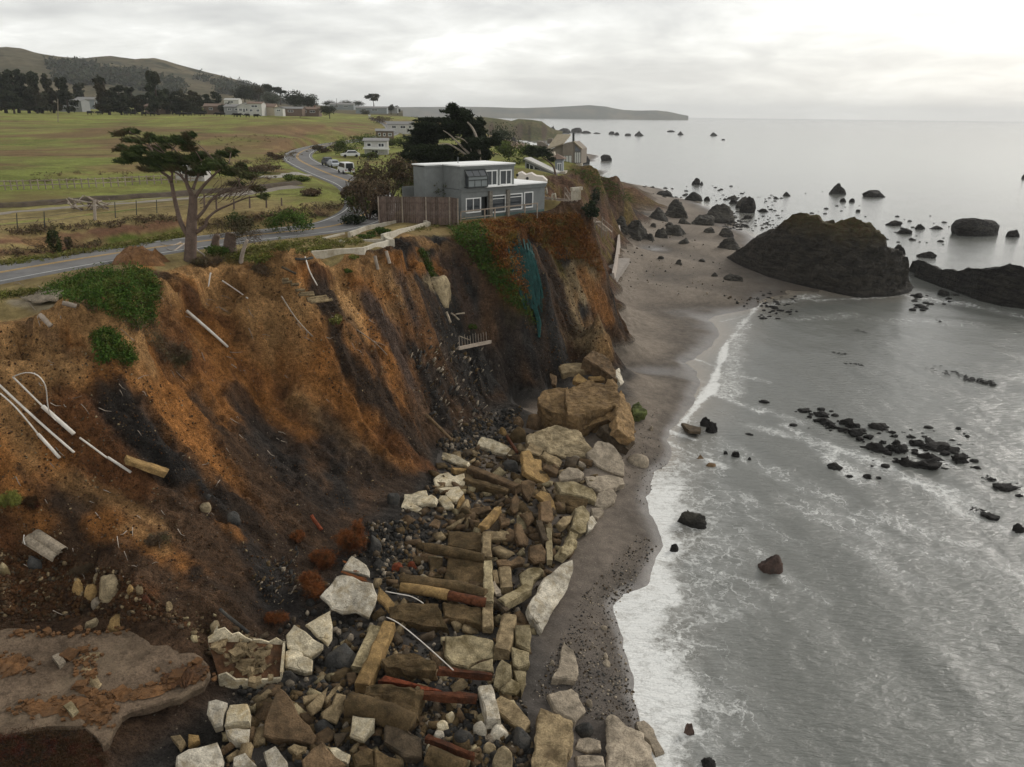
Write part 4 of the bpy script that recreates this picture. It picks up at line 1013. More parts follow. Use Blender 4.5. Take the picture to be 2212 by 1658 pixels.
# ---- generic smaller houses
WALLS = {k: flat_mat('wall_'+k, c, .85, .1, 1.5, .15, .02, tint=.05) for k, c in {'white':(.47,.46,.43),'grey':(.26,.265,.26),'brown':(.15,.11,.085),'beige':(.42,.36,.28),'dark':(.06,.058,.055),'blue':(.23,.25,.26),'shingle':(.21,.18,.145),'pink':(.40,.33,.29)}.items()}
ROOFS = {k: flat_mat('roof_'+k, c, .9, .15, 2, .3, .03, tint=.08) for k, c in {'grey':(.22,.215,.205),'brown':(.17,.12,.09),'tan':(.33,.28,.20),'pale':(.42,.41,.38),'dark':(.07,.067,.063)}.items()}
M_CHIM = flat_mat('chimney_brick', (.2,.11,.08), .95, .2, 5, .3, .02)
def small_house(loc, L, D, H, label, wall='white', roof='grey', pitch=.35, rz=0, wins=(), group=None, gable='x', chimney=False, name='house', cat='house', door=None, low=True):
    """loc: middle of the front foot; front looks along -y before turning by rz; wins: (x0, x1, z0, z1)"""
    t = thing(name, loc, label, cat, group)
    c, s = math.cos(rz), math.sin(rz); ex = Vector((c, s, 0)); ey = Vector((-s, c, 0)); nrm = -ey; o = Vector(loc)-ex*(L/2)
    m = MB(); wall_holes(m, o, ex, UPV, nrm, L, H, [list(w) for w in wins]+([list(door)] if door else []), .2, z0=-1.5)
    m.frame_box(o, ex, ey, UPV, 0.001, .2, .2, D-.2, -1.5, H).frame_box(o, ex, ey, UPV, L-.2, L-.001, .2, D-.2, -1.5, H).frame_box(o, ex, ey, UPV, 0, L, D-.2, D, -1.5, H)
    e = .35
    if gable == 'x':                        # ridge runs along the front
        rh_ = pitch*D/2
        for x in (0, L-.2): m.add([o+ex*x+UPV*H, o+ex*(x+.2)+UPV*H, o+ex*(x+.2)+ey*D+UPV*H, o+ex*x+ey*D+UPV*H, o+ex*x+ey*(D/2)+UPV*(H+rh_), o+ex*(x+.2)+ey*(D/2)+UPV*(H+rh_)], [(0,4,5,1),(3,2,5,4),(0,3,4),(1,5,2),(0,1,2,3)])
        P = lambda x, y, z: o+ex*x+ey*y+UPV*z
        r = MB()
        for (y0, y1) in ((-e, D/2), (D+e, D/2)):
            z0 = H-pitch*e+.02; z1 = H+rh_+.02
            r.hexa([P(-e,y0,z0),P(L+e,y0,z0),P(L+e,y1,z1),P(-e,y1,z1),P(-e,y0,z0+.16),P(L+e,y0,z0+.16),P(L+e,y1,z1+.16),P(-e,y1,z1+.16)])
    elif gable == 'y':
        rh_ = pitch*L/2; P = lambda x, y, z: o+ex*x+ey*y+UPV*z
        for y in (0, D-.2): m.add([P(0,y,H),P(L,y,H),P(L/2,y,H+rh_),P(0,y+.2,H),P(L,y+.2,H),P(L/2,y+.2,H+rh_)], [(0,1,2),(5,4,3),(0,3,4,1),(1,4,5,2),(2,5,3,0)])
        r = MB()
        for (x0, x1) in ((-e, L/2), (L+e, L/2)):
            z0 = H-pitch*e+.02; z1 = H+rh_+.02
            r.hexa([P(x0,-e,z0),P(x0,D+e,z0),P(x1,D+e,z1),P(x1,-e,z1),P(x0,-e,z0+.16),P(x0,D+e,z0+.16),P(x1,D+e,z1+.16),P(x1,-e,z1+.16)])
    else:
        r = MB(); r.frame_box(o, ex, ey, UPV, -e, L+e, -e, D+e, H, H+.25)
    m.build('wall', WALLS[wall], t); ro = r.build('roof', ROOFS[roof], t)
    if chimney: MB().frame_box(o, ex, ey, UPV, L*.7, L*.7+.7, D*.45, D*.45+.7, H, H+pitch*D/2+1.1).build('chimney', M_CHIM, ro)
    MB().frame_box(o, ex, ey, UPV, .25, L-.25, .6, .7, -.5, H-.1).build('dark_backing', M_INSIDE, t)  # dark sheet for the shade of the room
    for w in wins: window(t, o, ex, nrm, *w, mull=[(w[0]+w[1])/2] if w[1]-w[0] > 1.2 else [], fw=.11)
    if door: MB().frame_box(o, ex, nrm, UPV, door[0]+.02, door[1]-.02, -.15, -.08, door[2], door[3]).build('door', M_DARKF, t)
    return t
def prism(mb, pts, y0, dy, dvec=None):
    """front outline given as picture points at distance y0, carried dy metres back into the distance"""
    A = [Vector(at_y(u, v, y0)) for u, v in pts]; dv_ = (dvec or Vector((.15,1,0)).normalized())*dy; B = [a+dv_ for a in A]; n = len(A)
    mb.add(A+B, [tuple(range(n))[::-1], tuple(range(n, 2*n))]+[(i, (i+1)%n, n+(i+1)%n, n+i) for i in range(n)])
def slab4(mb, Q, th):
    n = (Q[1]-Q[0]).cross(Q[3]-Q[0]).normalized(); n = n if n.z > 0 else -n
    mb.hexa([q-n*th for q in Q]+list(Q))
# steep shed-roofed shingle house on the second point
yA = 200.0; zA = lambda x, y, dy=0.0: Vector(at_y(*Z4_(x, y), yA+dy))
afr = thing('shingle_house', zA(700, 705), 'tall brown shingle house with steep shed roof and sea windows on the second point', 'house')
m = MB(); prism(m, [Z4_(*p) for p in ((684,708),(684,548),(700,528),(776,514),(776,708))], yA, 7); prism(m, [Z4_(*p) for p in ((570,700),(570,582),(682,535),(682,700))], yA+.4, 6); m.build('wall', WALLS['shingle'], afr)
m = MB(); prism(m, [Z4_(*p) for p in ((778,708),(778,512),(842,572),(838,696))], yA+.2, 6.5, Vector((.3,1,0)).normalized()); m.build('wing_wall', WALLS['shingle'], afr)
m = MB(); slab4(m, [zA(545,578,-.6), zA(690,527,-.6), zA(752,452,5), zA(640,452,5)], .25); m.build('roof', ROOFS['tan'], afr)
m = MB(); slab4(m, [zA(776,508,-.3), zA(848,571,-.1), zA(862,566,6), zA(792,506,6)], .2); m.build('wing_roof', ROOFS['tan'], afr)
m = MB(); prism(m, [Z4_(*p) for p in ((472,590),(472,510),(512,512),(556,545),(556,590))], yA+2, 3); m.build('side_tower', WALLS['shingle'], afr)
m = MB(); prism(m, [Z4_(*p) for p in ((558,530),(558,490),(598,488),(598,530))], yA+4, 2.5); m.build('roof_box', WALLS['shingle'], afr)
MB().tube([zA(775,520,.3), zA(775,438,.3)], .28, 8).build('chimney_pipe', M_DARKF, afr)
M_PALEPANE = flat_mat('pale_pane', (.50,.50,.46), .7, .05, 2, 0, tint=.03)  # one pale colour over the whole pane
for (x0, x1, y0a, y0b, y1) in ((697,708,632,632,694),(713,733,632,632,694),(738,758,630,630,694)):
    fo = MB(); prism(fo, [Z4_(x0-2, y1+2), Z4_(x0-2, y0a-2), Z4_(x1+2, y0b-2), Z4_(x1+2, y1+2)], yA-.07, .06); fo = fo.build('window', M_DARKF, afr); q = MB(); prism(q, [Z4_(x0, y1), Z4_(x0, y0a), Z4_(x1, y0b), Z4_(x1, y1)], yA-.1, .02); q.build('pane', M_PALEPANE, fo)
for (x0, x1) in ((786,799),(803,816),(820,832)):
    fo = MB(); prism(fo, [Z4_(x0-2, 692), Z4_(x0-2, 600), Z4_(x1+2, 600), Z4_(x1+2, 690)], yA+.12, .06); fo = fo.build('window', M_DARKF, afr); q = MB(); prism(q, [Z4_(x0, 689), Z4_(x0, 603), Z4_(x1, 603), Z4_(x1, 687)], yA+.09, .02); q.build('pane', M_PALEPANE, fo)
q = MB(); prism(q, [Z4_(786, 596), Z4_(788, 540), Z4_(834, 585), Z4_(834, 597)], yA+.12, .05); q.build('upper_window', M_GLASS, afr)
m = MB(); prism(m, [Z4_(*p) for p in ((688,728),(688,708),(845,696),(845,714))], yA-1.2, 3); m.build('base_wall', M_CONC, afr)
# long low house with a slanting roof
yB = 168.0; zB = lambda x, y, dy=0.0: Vector(at_y(*Z4_(x, y), yB+dy))
sh = thing('slant_roof_house', zB(500, 830), 'low grey house with a long slanting roof behind the white terrace roof', 'house')
m = MB(); prism(m, [Z4_(*p) for p in ((374,800),(374,660),(612,775),(618,850),(380,850))], yB, 7); m.build('wall', WALLS['grey'], sh)
m = MB(); slab4(m, [zB(366,648,-.5), zB(625,770,-.5), zB(668,760,6.5), zB(420,640,6.5)], .35); m.build('roof', ROOFS['pale'], sh)
for P_ in (((383,740),(383,690),(408,700),(408,742)),((414,742),(414,703),(441,716),(441,742)),((452,742),(452,722),(500,741),(500,744)),((530,835),(530,783),(574,783),(574,838))):
    fo = MB(); cxm = sum(p[0] for p in P_)/4; cym = sum(p[1] for p in P_)/4
    prism(fo, [Z4_(cxm+(p[0]-cxm)*1.12+(1.5 if p[0] > cxm else -1.5), cym+(p[1]-cym)*1.08) for p in P_], yB-.08, .07); fo = fo.build('window', M_FRAME, sh); q = MB(); prism(q, [Z4_(*p) for p in P_], yB-.11, .02); q.build('pane', M_GLASS, fo)
# small look-out tower
yT = 176.0; tw = thing('lookout_tower', at_y(*Z4_(655, 780), yT), 'small pale lookout tower with brown pyramid roof beside the shingle house', 'tower')
m = MB(); prism(m, [Z4_(*p) for p in ((622,775),(622,655),(684,655),(684,775))], yT, 3.5); m.build('wall', WALLS['blue'], tw)
A_ = [Vector(at_y(*Z4_(590, 660), yT-.6)), Vector(at_y(*Z4_(708, 658), yT-.6))]; B_ = [a+Vector((.6,4.6,0)) for a in A_]; apx = Vector(at_y(*Z4_(640, 612), yT+1.5))
MB().add(A_+B_[::-1]+[apx], [(0,1,4),(1,2,4),(2,3,4),(3,0,4),(3,2,1,0)]).build('roof', ROOFS['brown'], tw)
m = MB(); prism(m, [Z4_(*p) for p in ((568,660),(580,605),(612,600),(625,655))], yT+1, 3); m.build('stair_block', WALLS['beige'], tw)
fo = MB(); prism(fo, [Z4_(*p) for p in ((640,760),(640,690),(676,690),(676,760))], yT-.08, .07); fo = fo.build('window', M_FRAME, tw)
for x in (644, 660): q = MB(); prism(q, [Z4_(*p) for p in ((x,755),(x,696),(x+13,696),(x+13,755))], yT-.1, .02); q.build('pane', M_GLASS2, fo)
m = MB(); prism(m, [Z4_(*p) for p in ((612,782),(612,764),(708,762),(708,780))], yT-1, 5); m.build('base_slab', M_CONC, tw)
# collapsed white roof sheet with two dark discs painted as shaded openings
yC = 122.0; cs = thing('fallen_roof_sheet', at_y(*Z4_(430, 850), yC), 'tilted white roof sheet with two round holes behind the terrace roof', 'roof sheet')
P_ = [(300,845),(312,780),(345,768),(380,790),(425,776),(465,800),(520,806),(556,838),(552,868),(420,862)]
m = MB(); prism(m, [Z4_(*p) for p in P_], yC, .5, Vector((.2,1,.4)).normalized()); m.build('sheet', flat_mat('white_foam', (.66,.60,.55), .9, .06, 2, .2, .02), cs)
for (x, y, r) in ((308,790,11),(392,818,12)):
    c_ = Vector(at_y(*Z4_(x, y), yC-.08)); MB().tube([c_+Vector((0,.04,0)), c_-Vector((0,.05,0))], r*.26*mpp(c_), 12).build('opening', M_INSIDE, cs)
# ---- concrete foundation walls left on the bluff
def low_wall(label, pts, top, h, th=.32, mat=M_CONC, name='foundation_wall', jag=.05):
    A = []
    for x, y in pts: A.append(Vector(at_z(*Z2_(x, y), top)))
    m = MB()
    for i in range(len(A)-1):
        a, b = A[i], A[i+1]; d = (b-a); d.z = 0; L = d.length; d.normalize(); nr = Vector((d.y, -d.x, 0)); k = max(2, int(L/1.1))
        for j in range(k+1):
            pass
        rows = [[], [], [], []]
        for j in range(k+1):
            p = a+(b-a)*(j/k); jz = random.uniform(-jag, jag)
            if j in (0, k): jz = 0
            rows[0].append(p-nr*0+UPV*jz); rows[1].append(p-nr*th+UPV*jz); rows[2].append(p+nr*.02-UPV*(h+random.uniform(-.12, .12))); rows[3].append(p-nr*(th+.02)-UPV*h)
        o_ = len(m.v); n_ = k+1; m.v.extend(rows[0]+rows[1]+rows[2]+rows[3])
        for j in range(k):
            a0, b0, c0, d0 = o_+j, o_+n_+j, o_+2*n_+j, o_+3*n_+j
            m.f += [(a0, a0+1, b0+1, b0), (c0, c0+1, a0+1, a0), (b0, b0+1, d0+1, d0), (d0, d0+1, c0+1, c0)]
        m.f += [(o_, o_+n_, o_+3*n_, o_+2*n_), (o_+k, o_+2*n_+k, o_+3*n_+k, o_+n_+k)]
    return props(m.build(name, mat), label, 'wall')
low_wall('long pale concrete foundation wall overhanging the crumbling cliff edge', [(572,1424),(800,1405),(1030,1392),(1262,1322)], 20.05, 1.15)
low_wall('pale concrete foundation wall nearest the plank fence, running along the bluff edge', [(1190,1282),(1380,1230),(1562,1182)], 20.3, 1.0)
low_wall('thin pale kerb of the ruined foundation beside the road', [(690,1312),(870,1268)], 19.85, .5, .25)
low_wall('pale curved kerb at the back of the ruined foundation', [(915,1264),(1060,1212),(1185,1190),(1310,1162),(1500,1160),(1560,1182)], 20.2, .7, .3)
low_wall('short inner concrete kerb across the ruined foundation', [(820,1328),(870,1345),(970,1330),(1190,1322)], 19.95, .5, .25)
low_wall('thick pale pier joining the two front foundation walls', [(1175,1285),(1240,1325)], 20.1, .9, .5)
# posts under the overhanging wall
for (x0,y0,x1,y1,lab) in ((1118,1460,1135,1570,'pale hanging timber post under the foundation wall, left one'),(1212,1420,1232,1520,'pale hanging timber post under the foundation wall end, right one')):
    a = Vector(hit(*Z2_(x1, y1)))+Vector((.15,-.25,0)); b = Vector(at_y(*Z2_(x0, y0), a.y+.2)); props(MB().tube([a, b], .16, 7).build('timber_post', M_WOOD), lab, 'post')
# ---- beach retaining wall, patio and steps
rw = thing('retaining_wall', hit(1330, 560), 'curved white concrete retaining wall on the sand behind the headland', 'wall')
bp = [Vector(at_z(u, v, 2.0)) for u, v in ((1339,507),(1338,535),(1335,565),(1331,598),(1326,624))]
M_WCONC = flat_mat('white_concrete', (.40,.345,.295), .85, .12, .8, .2, .02, .2, tint=.03, dirt=(.36,.29,.23), dscale=.5, damt=.6)
for a, b in zip(bp[:-1], bp[1:]):
    d = (b-a); d.z = 0; L = d.length; d.normalize(); nr = Vector((-d.y, d.x, 0))
    if nr.x < 0: nr = -nr
    m = MB(); P = lambda x, y, z: a+(b-a)*(x/L)+nr*y+UPV*z
    m.hexa([P(0,.5,-1),P(L,.5,-1),P(L,-.5,-1),P(0,-.5,-1),P(0,-.1,2.9),P(L,-.1,2.9),P(L,-.5,2.9),P(0,-.5,2.9)]); m.build('panel', M_WCONC, rw)
st = thing('beach_steps', hit(1332, 568), 'pale plank steps leaning on the white retaining wall', 'steps')
for k in range(5):
    y_ = float(at_z(*Z4_(1112, 1535), 2.0)[1])-.6*k; a = Vector(at_y(*Z4_(1108, 1452+17*k), y_)); b = Vector(at_y(*Z4_(1174, 1452+17*k), y_)); MB().bar(a, b, .5, .14).build('tread', M_WOOD, st)
pt = props(MB().frame_box(Vector(at_z(1305, 600, 3.6)), Vector((.25,.97,0)).normalized(), Vector((-.97,.25,0)).normalized(), UPV, 0, 22, -2.2, 5, -1.2, 0).build('patio', flat_mat('patio_concrete', (.27,.24,.21), .9, .12, 1, .2, .02)), kind='structure')
# rubble of small houses along the bend and in the village
def front(u, v, y): return at_y(u, v, y)
hs = [ # u, v foot, y, L, D, H, wall, roof, pitch, gable, rz, wins, label
 (813,337,214,6.1,5,3.7,'white','grey',.22,'x',.1,((.7,1.8,2.3,3.2),(3.6,5.2,2.2,3.2),(1.8,3.6,.6,1.5)),'white two-storey cottage with a grey roof and white balcony near the road bend',False),
 (832,306,300,6.4,5,3.6,'brown','grey',.25,'x',.15,((.8,1.7,1.9,2.9),(2.6,3.4,1.9,2.9),(4.4,5.7,1.9,2.9)),'brown shingled house behind the white cottage',False),
 (866,283,395,12.5,7,2.9,'white','grey',.35,'x',.1,((2,4,1.1,2.3),(6,8.5,1.1,2.3),(10,11.4,1.1,2.3)),'long pale bungalow below the upper road',False),
 (152,236,470,14,8,4.4,'grey','grey',.25,'x',-.1,((2,4,2.7,3.9),(5.5,7.5,2.7,3.9),(2,4,.5,1.8),(5.5,7.5,.5,1.8),(10,12.5,1,2.4)),'grey two-storey house with wide windows at the left end of the meadow',False),
 (205,231,520,24,9,4.2,'blue','grey',.3,'x',.0,((4,7,1.2,2.8),(12,15,1.2,2.8)),'long pale blue bungalow with low roof left of the tall pines',False),
 (335,240.5,440,11,7,2.4,'brown','brown',.3,'x',.0,((2,3.5,.8,1.9),(6.5,8.5,.8,1.9)),'low brown cabin below the tall dark pines',False),
 (62,234,500,13,8,3.2,'dark','dark',.35,'x',.1,((4,6,1.0,2.2),),'dark house half hidden under the left trees',False),
 (462,242,470,11,8,2.9,'brown','brown',.35,'x',.1,((3,5,1.0,2.2),),'brown house left of the white village houses',False),
 (506,243.5,450,11,8,2.9,'grey','grey',.3,'x',.0,((2,4,1.0,2.2),(6,9,1.0,2.2)),'grey bungalow with a pale roof beside the white gabled house',False),
 (528,244,446,7.5,9,3.2,'white','grey',.45,'y',.0,((1,2.6,.8,2.2),(4.6,6.4,.8,2.2),(3,4.3,.2,2.2)),'white gabled house in the middle of the village row',False),
 (551,244.5,444,7.6,8,4.7,'white','brown',.22,'x',.0,((2,5.4,2.8,4.0),(1,2.6,.6,1.9),(4.6,6.2,.6,1.9)),'white two-storey house with a wide upper window right of the gabled house',False),
 (576,244,452,9,8,3.0,'beige','brown',.4,'x',.0,((2,4,.9,2.1),),'beige house with brown roof at the right of the white village houses',False),
 (602,245,440,4.4,5,2.5,'white','dark',.3,'y',.0,((1.2,3.2,.8,1.8),),'tiny white shed at the right end of the village row',False),
 (500,226,620,11,8,3.0,'white','pale',.3,'x',.0,((3,7,1,2.3),),'pale roofed house above the village row',False),
 (630,245.5,470,12,8,2.5,'brown','grey',.25,'x',.0,((4,7,.7,1.8),),'low brown barn by the round dark bush',False),
 (668,246.5,480,11,8,2.5,'brown','brown',.3,'x',.0,((2,4,.7,1.8),(6,9,.7,1.8)),'brown long house with a fence left of the round dark bush',True),
 (738,234,760,22,9,3.0,'blue','grey',.3,'x',.0,((4,8,.9,2.2),(13,17,.9,2.2)),'grey long house under the flat topped pine',False),
 (802,242,720,27,9,3.0,'blue','grey',.3,'x',.0,((5,9,.9,2.2),(14,19,.9,2.2)),'grey house row right of the flat topped pine',False),
 (842,241,760,14,9,2.7,'grey','grey',.3,'x',.0,((4,8,.9,2.0),),'last grey house of the village before the sea',False)]
for (u, v, y, L, D, H, wa, ro_, pi_, gb, rz, wins, lab, ch_) in hs:
    p = Vector(at_y(u, v, y)); small_house(p, L, D, H, lab, wa, ro_, pi_, rz, wins, None, gb, ch_)
# small white balcony level of the near cottage
p = Vector(at_y(815, 337, 213.2)); bal = [o for o in bpy.data.objects if o.get('label', '').startswith('white two-storey cottage')][0]
MB().frame_box(p, Vector((1,0,0)), Vector((0,-1,0)), UPV, -3.5, 3.3, -.6, .8, 1.65, 1.75).frame_box(p, Vector((1,0,0)), Vector((0,-1,0)), UPV, -3.5, 3.3, .74, .8, 1.75, 2.15).build('balcony', M_FRAME, bal)
# ================================================================== VEGETATION
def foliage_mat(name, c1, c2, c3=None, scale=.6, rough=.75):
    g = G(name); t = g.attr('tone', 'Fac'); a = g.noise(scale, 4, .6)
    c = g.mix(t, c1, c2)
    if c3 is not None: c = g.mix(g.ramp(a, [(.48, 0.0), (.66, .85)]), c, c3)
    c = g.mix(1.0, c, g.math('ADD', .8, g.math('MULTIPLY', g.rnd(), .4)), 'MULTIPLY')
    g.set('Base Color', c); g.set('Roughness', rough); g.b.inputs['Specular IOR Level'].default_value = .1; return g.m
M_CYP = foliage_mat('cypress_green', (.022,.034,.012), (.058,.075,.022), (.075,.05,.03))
M_CYPD = foliage_mat('cypress_dark', (.012,.018,.010), (.034,.046,.020))
M_FAR = foliage_mat('far_tree', (.018,.023,.014), (.046,.054,.029), (.065,.053,.028), .05)
M_BROWN = foliage_mat('bare_thicket', (.075,.05,.032), (.15,.105,.062), (.07,.075,.03))
M_GREEN = foliage_mat('scrub_green', (.040,.062,.014), (.095,.125,.026), (.07,.065,.025))
M_ICEP = foliage_mat('ice_plant_green', (.030,.062,.010), (.068,.120,.020), (.09,.085,.02), 1.2)
M_ICER = foliage_mat('ice_plant_rust', (.11,.038,.010), (.20,.085,.022), (.10,.095,.022), .5)
M_RED = foliage_mat('red_fibre', (.11,.035,.012), (.24,.085,.026), (.06,.04,.02), 2.0)
M_MOSS = foliage_mat('dark_succulent', (.022,.018,.007), (.070,.034,.014), (.080,.018,.012), 1.6)
M_WEED = foliage_mat('weed_tuft', (.085,.10,.022), (.20,.20,.045), (.17,.13,.06), 1.0)
M_BARK = flat_mat('cypress_bark', (.135,.098,.078), .95, .25, 2.2, .9, .06, .1, tint=.05, dirt=(.10,.075,.06))
M_BARKP = flat_mat('pale_bark', (.34,.29,.24), .95, .2, 2.2, .7, .05, .1, tint=.05)
M_BARKD = flat_mat('dark_bark', (.07,.055,.045), .95, .2, 2.2, .6, .05, .1)
def leafcloud(clumps, n, size, aspect=.4, bias=None, bw=0.0, shell=.45, rs=None):
    """leaf-sized faces spread through a set of ellipsoids: clumps (x,y,z, rx,ry,rz[, weight])"""
    rs = rs or rng
    P = []; T = []
    for c in clumps:
        k = max(4, int(n*(c[6] if len(c) > 6 else 1)))
        d = rs.normal(size=(k, 3)); d /= np.linalg.norm(d, axis=1)[:, None]
        r = shell+(1-shell)*rs.random(k)**.5
        # uneven outline: lobes
        lob = 1+.30*np.sin(d[:, 0]*5+c[0]*3)*np.cos(d[:, 1]*4+c[1])+.22*np.sin(d[:, 2]*7+c[2]*5)
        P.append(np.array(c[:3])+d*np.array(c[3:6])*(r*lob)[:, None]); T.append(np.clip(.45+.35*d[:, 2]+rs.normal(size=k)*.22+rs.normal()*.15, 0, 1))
    P = np.vstack(P); T = np.concatenate(T); k = len(P)
    a = rs.normal(size=(k, 3))
    if bias is not None: a = a*(1-bw)+np.array(bias)*bw*1.7
    a /= np.linalg.norm(a, axis=1)[:, None]
    b = np.cross(a, rs.normal(size=(k, 3))); b /= np.linalg.norm(b, axis=1)[:, None]+1e-9
    s = size*(.55+.9*rs.random(k)); A = a*s[:, None]; B = b*(s*aspect)[:, None]
    V = np.stack([P-A*.5-B*.35, P-A*.1+B*.5, P+A*.6+B*.08, P+A*.25-B*.5], 1).reshape(-1, 3)
    F = np.arange(k*4).reshape(k, 4); return V, F, np.repeat(T, 4)
def leaves(name, clumps, n, size, mat, parent=None, at=None, **kw):
    V, F, T = leafcloud(clumps, n, size, **kw)
    off = np.array(parent.location if parent is not None else (at if at is not None else V.mean(0)))
    me = mesh_np(name, V-off, F, smooth=False); setfloat(me, 'tone', T); me.materials.append(mat)
    o = link(name, me, parent)
    if parent is None: o.location = off
    return o
def px_path(pts, y, Zf, dy=0.0, ys=None):
    return [Vector(at_y(*Zf(*p[:2]), y+(p[2] if len(p) > 2 else 0))) for p in pts]
def pads_px(L, y, Zf, flat=1.0, spread=2.4, seed=3):
    rs = np.random.default_rng(seed); out = []
    for q in L:
        x, yy, rx, ry = q[:4]; w = q[4] if len(q) > 4 else 1
        c = at_y(*Zf(x, yy), y+rs.normal()*spread); m = mpp(c)*.2605
        out.append((c[0], c[1], c[2], rx*m, (rx+ry)*.55*m, ry*m*flat, w*(rx*ry)/4000.0))
    return out
def limb(mb, P, r0, r1, n=8):
    P = relax(catmull(P, 5), 2); k = len(P); mb.tube(P, [r0+(r1-r0)*(i/(k-1))**.8 for i in range(k)], n)
# ---- the windswept cypress on the cliff edge by the road
tb = hit(405, 562); yt = float(tb[1])
cyA = thing('cypress_tree', tb, 'tall windswept cypress on the cliff edge in front of the road', 'tree')
m = MB(); limb(m, [Vector(tb)-UPV*1.2]+px_path([(1585,1640),(1590,1500),(1600,1380),(1600,1290)], yt, Z1_), .56, .32, 10); m.build('trunk', M_BARK, cyA, True)
for P_, r0, r1 in (([(1560,1620),(1500,1520),(1450,1330),(1420,1180),(1390,1130,.5),(1310,1070,.6),(1275,960,.8),(1230,880,1),(1130,840,1)],.30,.05),([(1600,1310),(1560,1210),(1490,1120,-.6),(1400,1080,-1)],.24,.06),([(1600,1300),(1550,1200),(1545,1120,.6),(1530,1000,1)],.30,.07),
    ([(1605,1330),(1670,1230),(1745,1150,-.5),(1820,1080,-1),(1900,1020,-1)],.24,.05),([(1600,1240),(1640,1130,.5),(1690,1040,1)],.2,.05),([(1610,1500),(1680,1430),(1760,1320),(1850,1270),(1980,1230),(2100,1200)],.20,.05),([(1620,1600),(1700,1545),(1715,1490),(1790,1420),(1900,1370),(2050,1310),(2180,1300)],.22,.05),
    ([(1420,1180),(1430,1060,-.8),(1380,960,-1)],.16,.05),([(1650,1560),(1690,1550)],.12,.06),([(1300,1060,.6),(1200,1000,1.2),(1080,990,1.4)],.12,.03),([(1275,960,.8),(1230,850,1.6),(1080,770,1.8)],.10,.03)):
    m = MB(); limb(m, px_path(P_, yt, Z1_), r0*.82, r1*.7); m.build('limb', M_BARK, cyA, True)
tw = MB()
rs_ = np.random.default_rng(5)
for k in range(90):
    x0 = rs_.uniform(1650, 2150); y0 = 1330-(x0-1650)*.22+rs_.normal()*35
    tw.tube(px_path([(x0, y0), (x0+rs_.uniform(20,70), y0-rs_.uniform(10,60), rs_.normal()*.4), (x0+rs_.uniform(60,130), y0-rs_.uniform(20,110), rs_.normal()*.8)], yt+rs_.normal()*.8, Z1_), [.035,.022,.012], 3)
o = tw.build('twigs', M_BARK, cyA); o['kind'] = 'stuff'
PA = [(1070,770,95,32),(1130,830,90,34),(1010,905,60,26),(1080,960,95,42),(1040,1000,90,28),(1180,920,80,46),(1230,800,50,34),(1260,1010,100,46),(1230,1070,90,26),(1330,900,85,56),(1360,830,50,36),(1430,960,95,60),(1350,1040,90,44),
      (1500,830,95,62),(1560,790,60,36),(1590,880,70,50),(1540,1000,110,54),(1450,1060,90,40),(1650,960,70,50),(1690,1060,100,48),(1760,980,90,48),(1850,950,100,46),(1920,920,50,26),(1820,1050,110,50),(1920,1100,90,50,.8),(1620,1100,90,30),(1990,1060,70,50,.45),(2050,1130,90,60,.35),(2140,1230,80,36,.6),(1960,1190,110,36,.3),(2190,1300,50,24,.6)]
pA = pads_px(PA, yt, Z1_, .9, 1.5, 3)
m = MB(); lp_ = []
for ch in cyA.children:
    if ch.name.startswith('limb'): lp_ += [np.array(v.co)+np.array(cyA.location) for v in ch.data.vertices]
lp_ = np.array(lp_)
for c in pA:                                                        # a thin branch from the nearest limb into each spray of foliage
    q = np.array(c[:3]); k_ = lp_[np.argmin(np.linalg.norm(lp_-q-np.array([.6, 0, -.5]), axis=1))]; m.tube([Vector(k_), Vector((k_+q)/2)+UPV*.1, Vector(q)], [.06, .04, .02], 4)
    for j in range(3): m.tube([Vector(q), Vector(q+np.array([rng.uniform(-1.2, .4)*c[3], rng.normal()*.3*c[3], rng.uniform(-.2, .9)*c[5]]))], [.025, .01], 3)
o = m.build('branches', M_BARK, cyA); o['kind'] = 'stuff'
rs_ = np.random.default_rng(8); pA = [(c[0]+rs_.normal()*.4*c[3], c[1]+rs_.normal()*.4*c[3], c[2]+rs_.normal()*.3*c[5], c[3]*rs_.uniform(.4,.75), c[4]*.65, c[5]*rs_.uniform(.3,.7), c[6]*.36) for c in pA for _ in range(4)]
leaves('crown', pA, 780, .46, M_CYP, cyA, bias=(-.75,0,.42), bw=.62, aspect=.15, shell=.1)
# roots, root mass, dead stumps beside it
for k, (P_, r0) in enumerate((([(1560,1690),(1500,1720),(1440,1760),(1380,1740)],.10),([(1600,1700),(1640,1760),(1700,1800),(1690,1860)],.08),([(1540,1700),(1530,1760),(1600,1800),(1710,1870)],.05),([(1500,1690),(1420,1720),(1330,1700)],.08))):
    P = [Vector(hit(*Z1_(*p)))+UPV*.12 for p in P_]; m = MB(); limb(m, P, r0*1.3, r0*.4, 6); m.build('root', M_BARKP, cyA, True)
def stump(label, pts, r0, r1, mat=M_BARK, Zf=Z1_, name='dead_stump', cat='stump', tw=0):
    b = hit(*Zf(*pts[0])); P = [Vector(b)-UPV*.4]+[Vector(at_y(*Zf(*p), b[1])) for p in pts[1:]]
    m = MB(); limb(m, P, r0, r1, 9); o = props(m.build(name, mat, smooth=True, at=b), label, cat); return o
Zs = zoomer(0,850,1000)
stump('short dead brown stump between the cypress and the road', [(1790,175),(1785,120),(1805,70)], .45, .28, Zf=Zs)
stump('thick dead leaning stump with dry branches right of the cypress', [(1910,215),(1905,150),(1915,60)], .7, .45, Zf=Zs)
stump('thin grey snag leaning right beside the dead stump', [(1990,290),(2010,220),(2050,110)], .22, .14, M_BARKP, Zs)
bb = at_y(*Zs(1900, 60), hit(*Zs(1910, 215))[1])
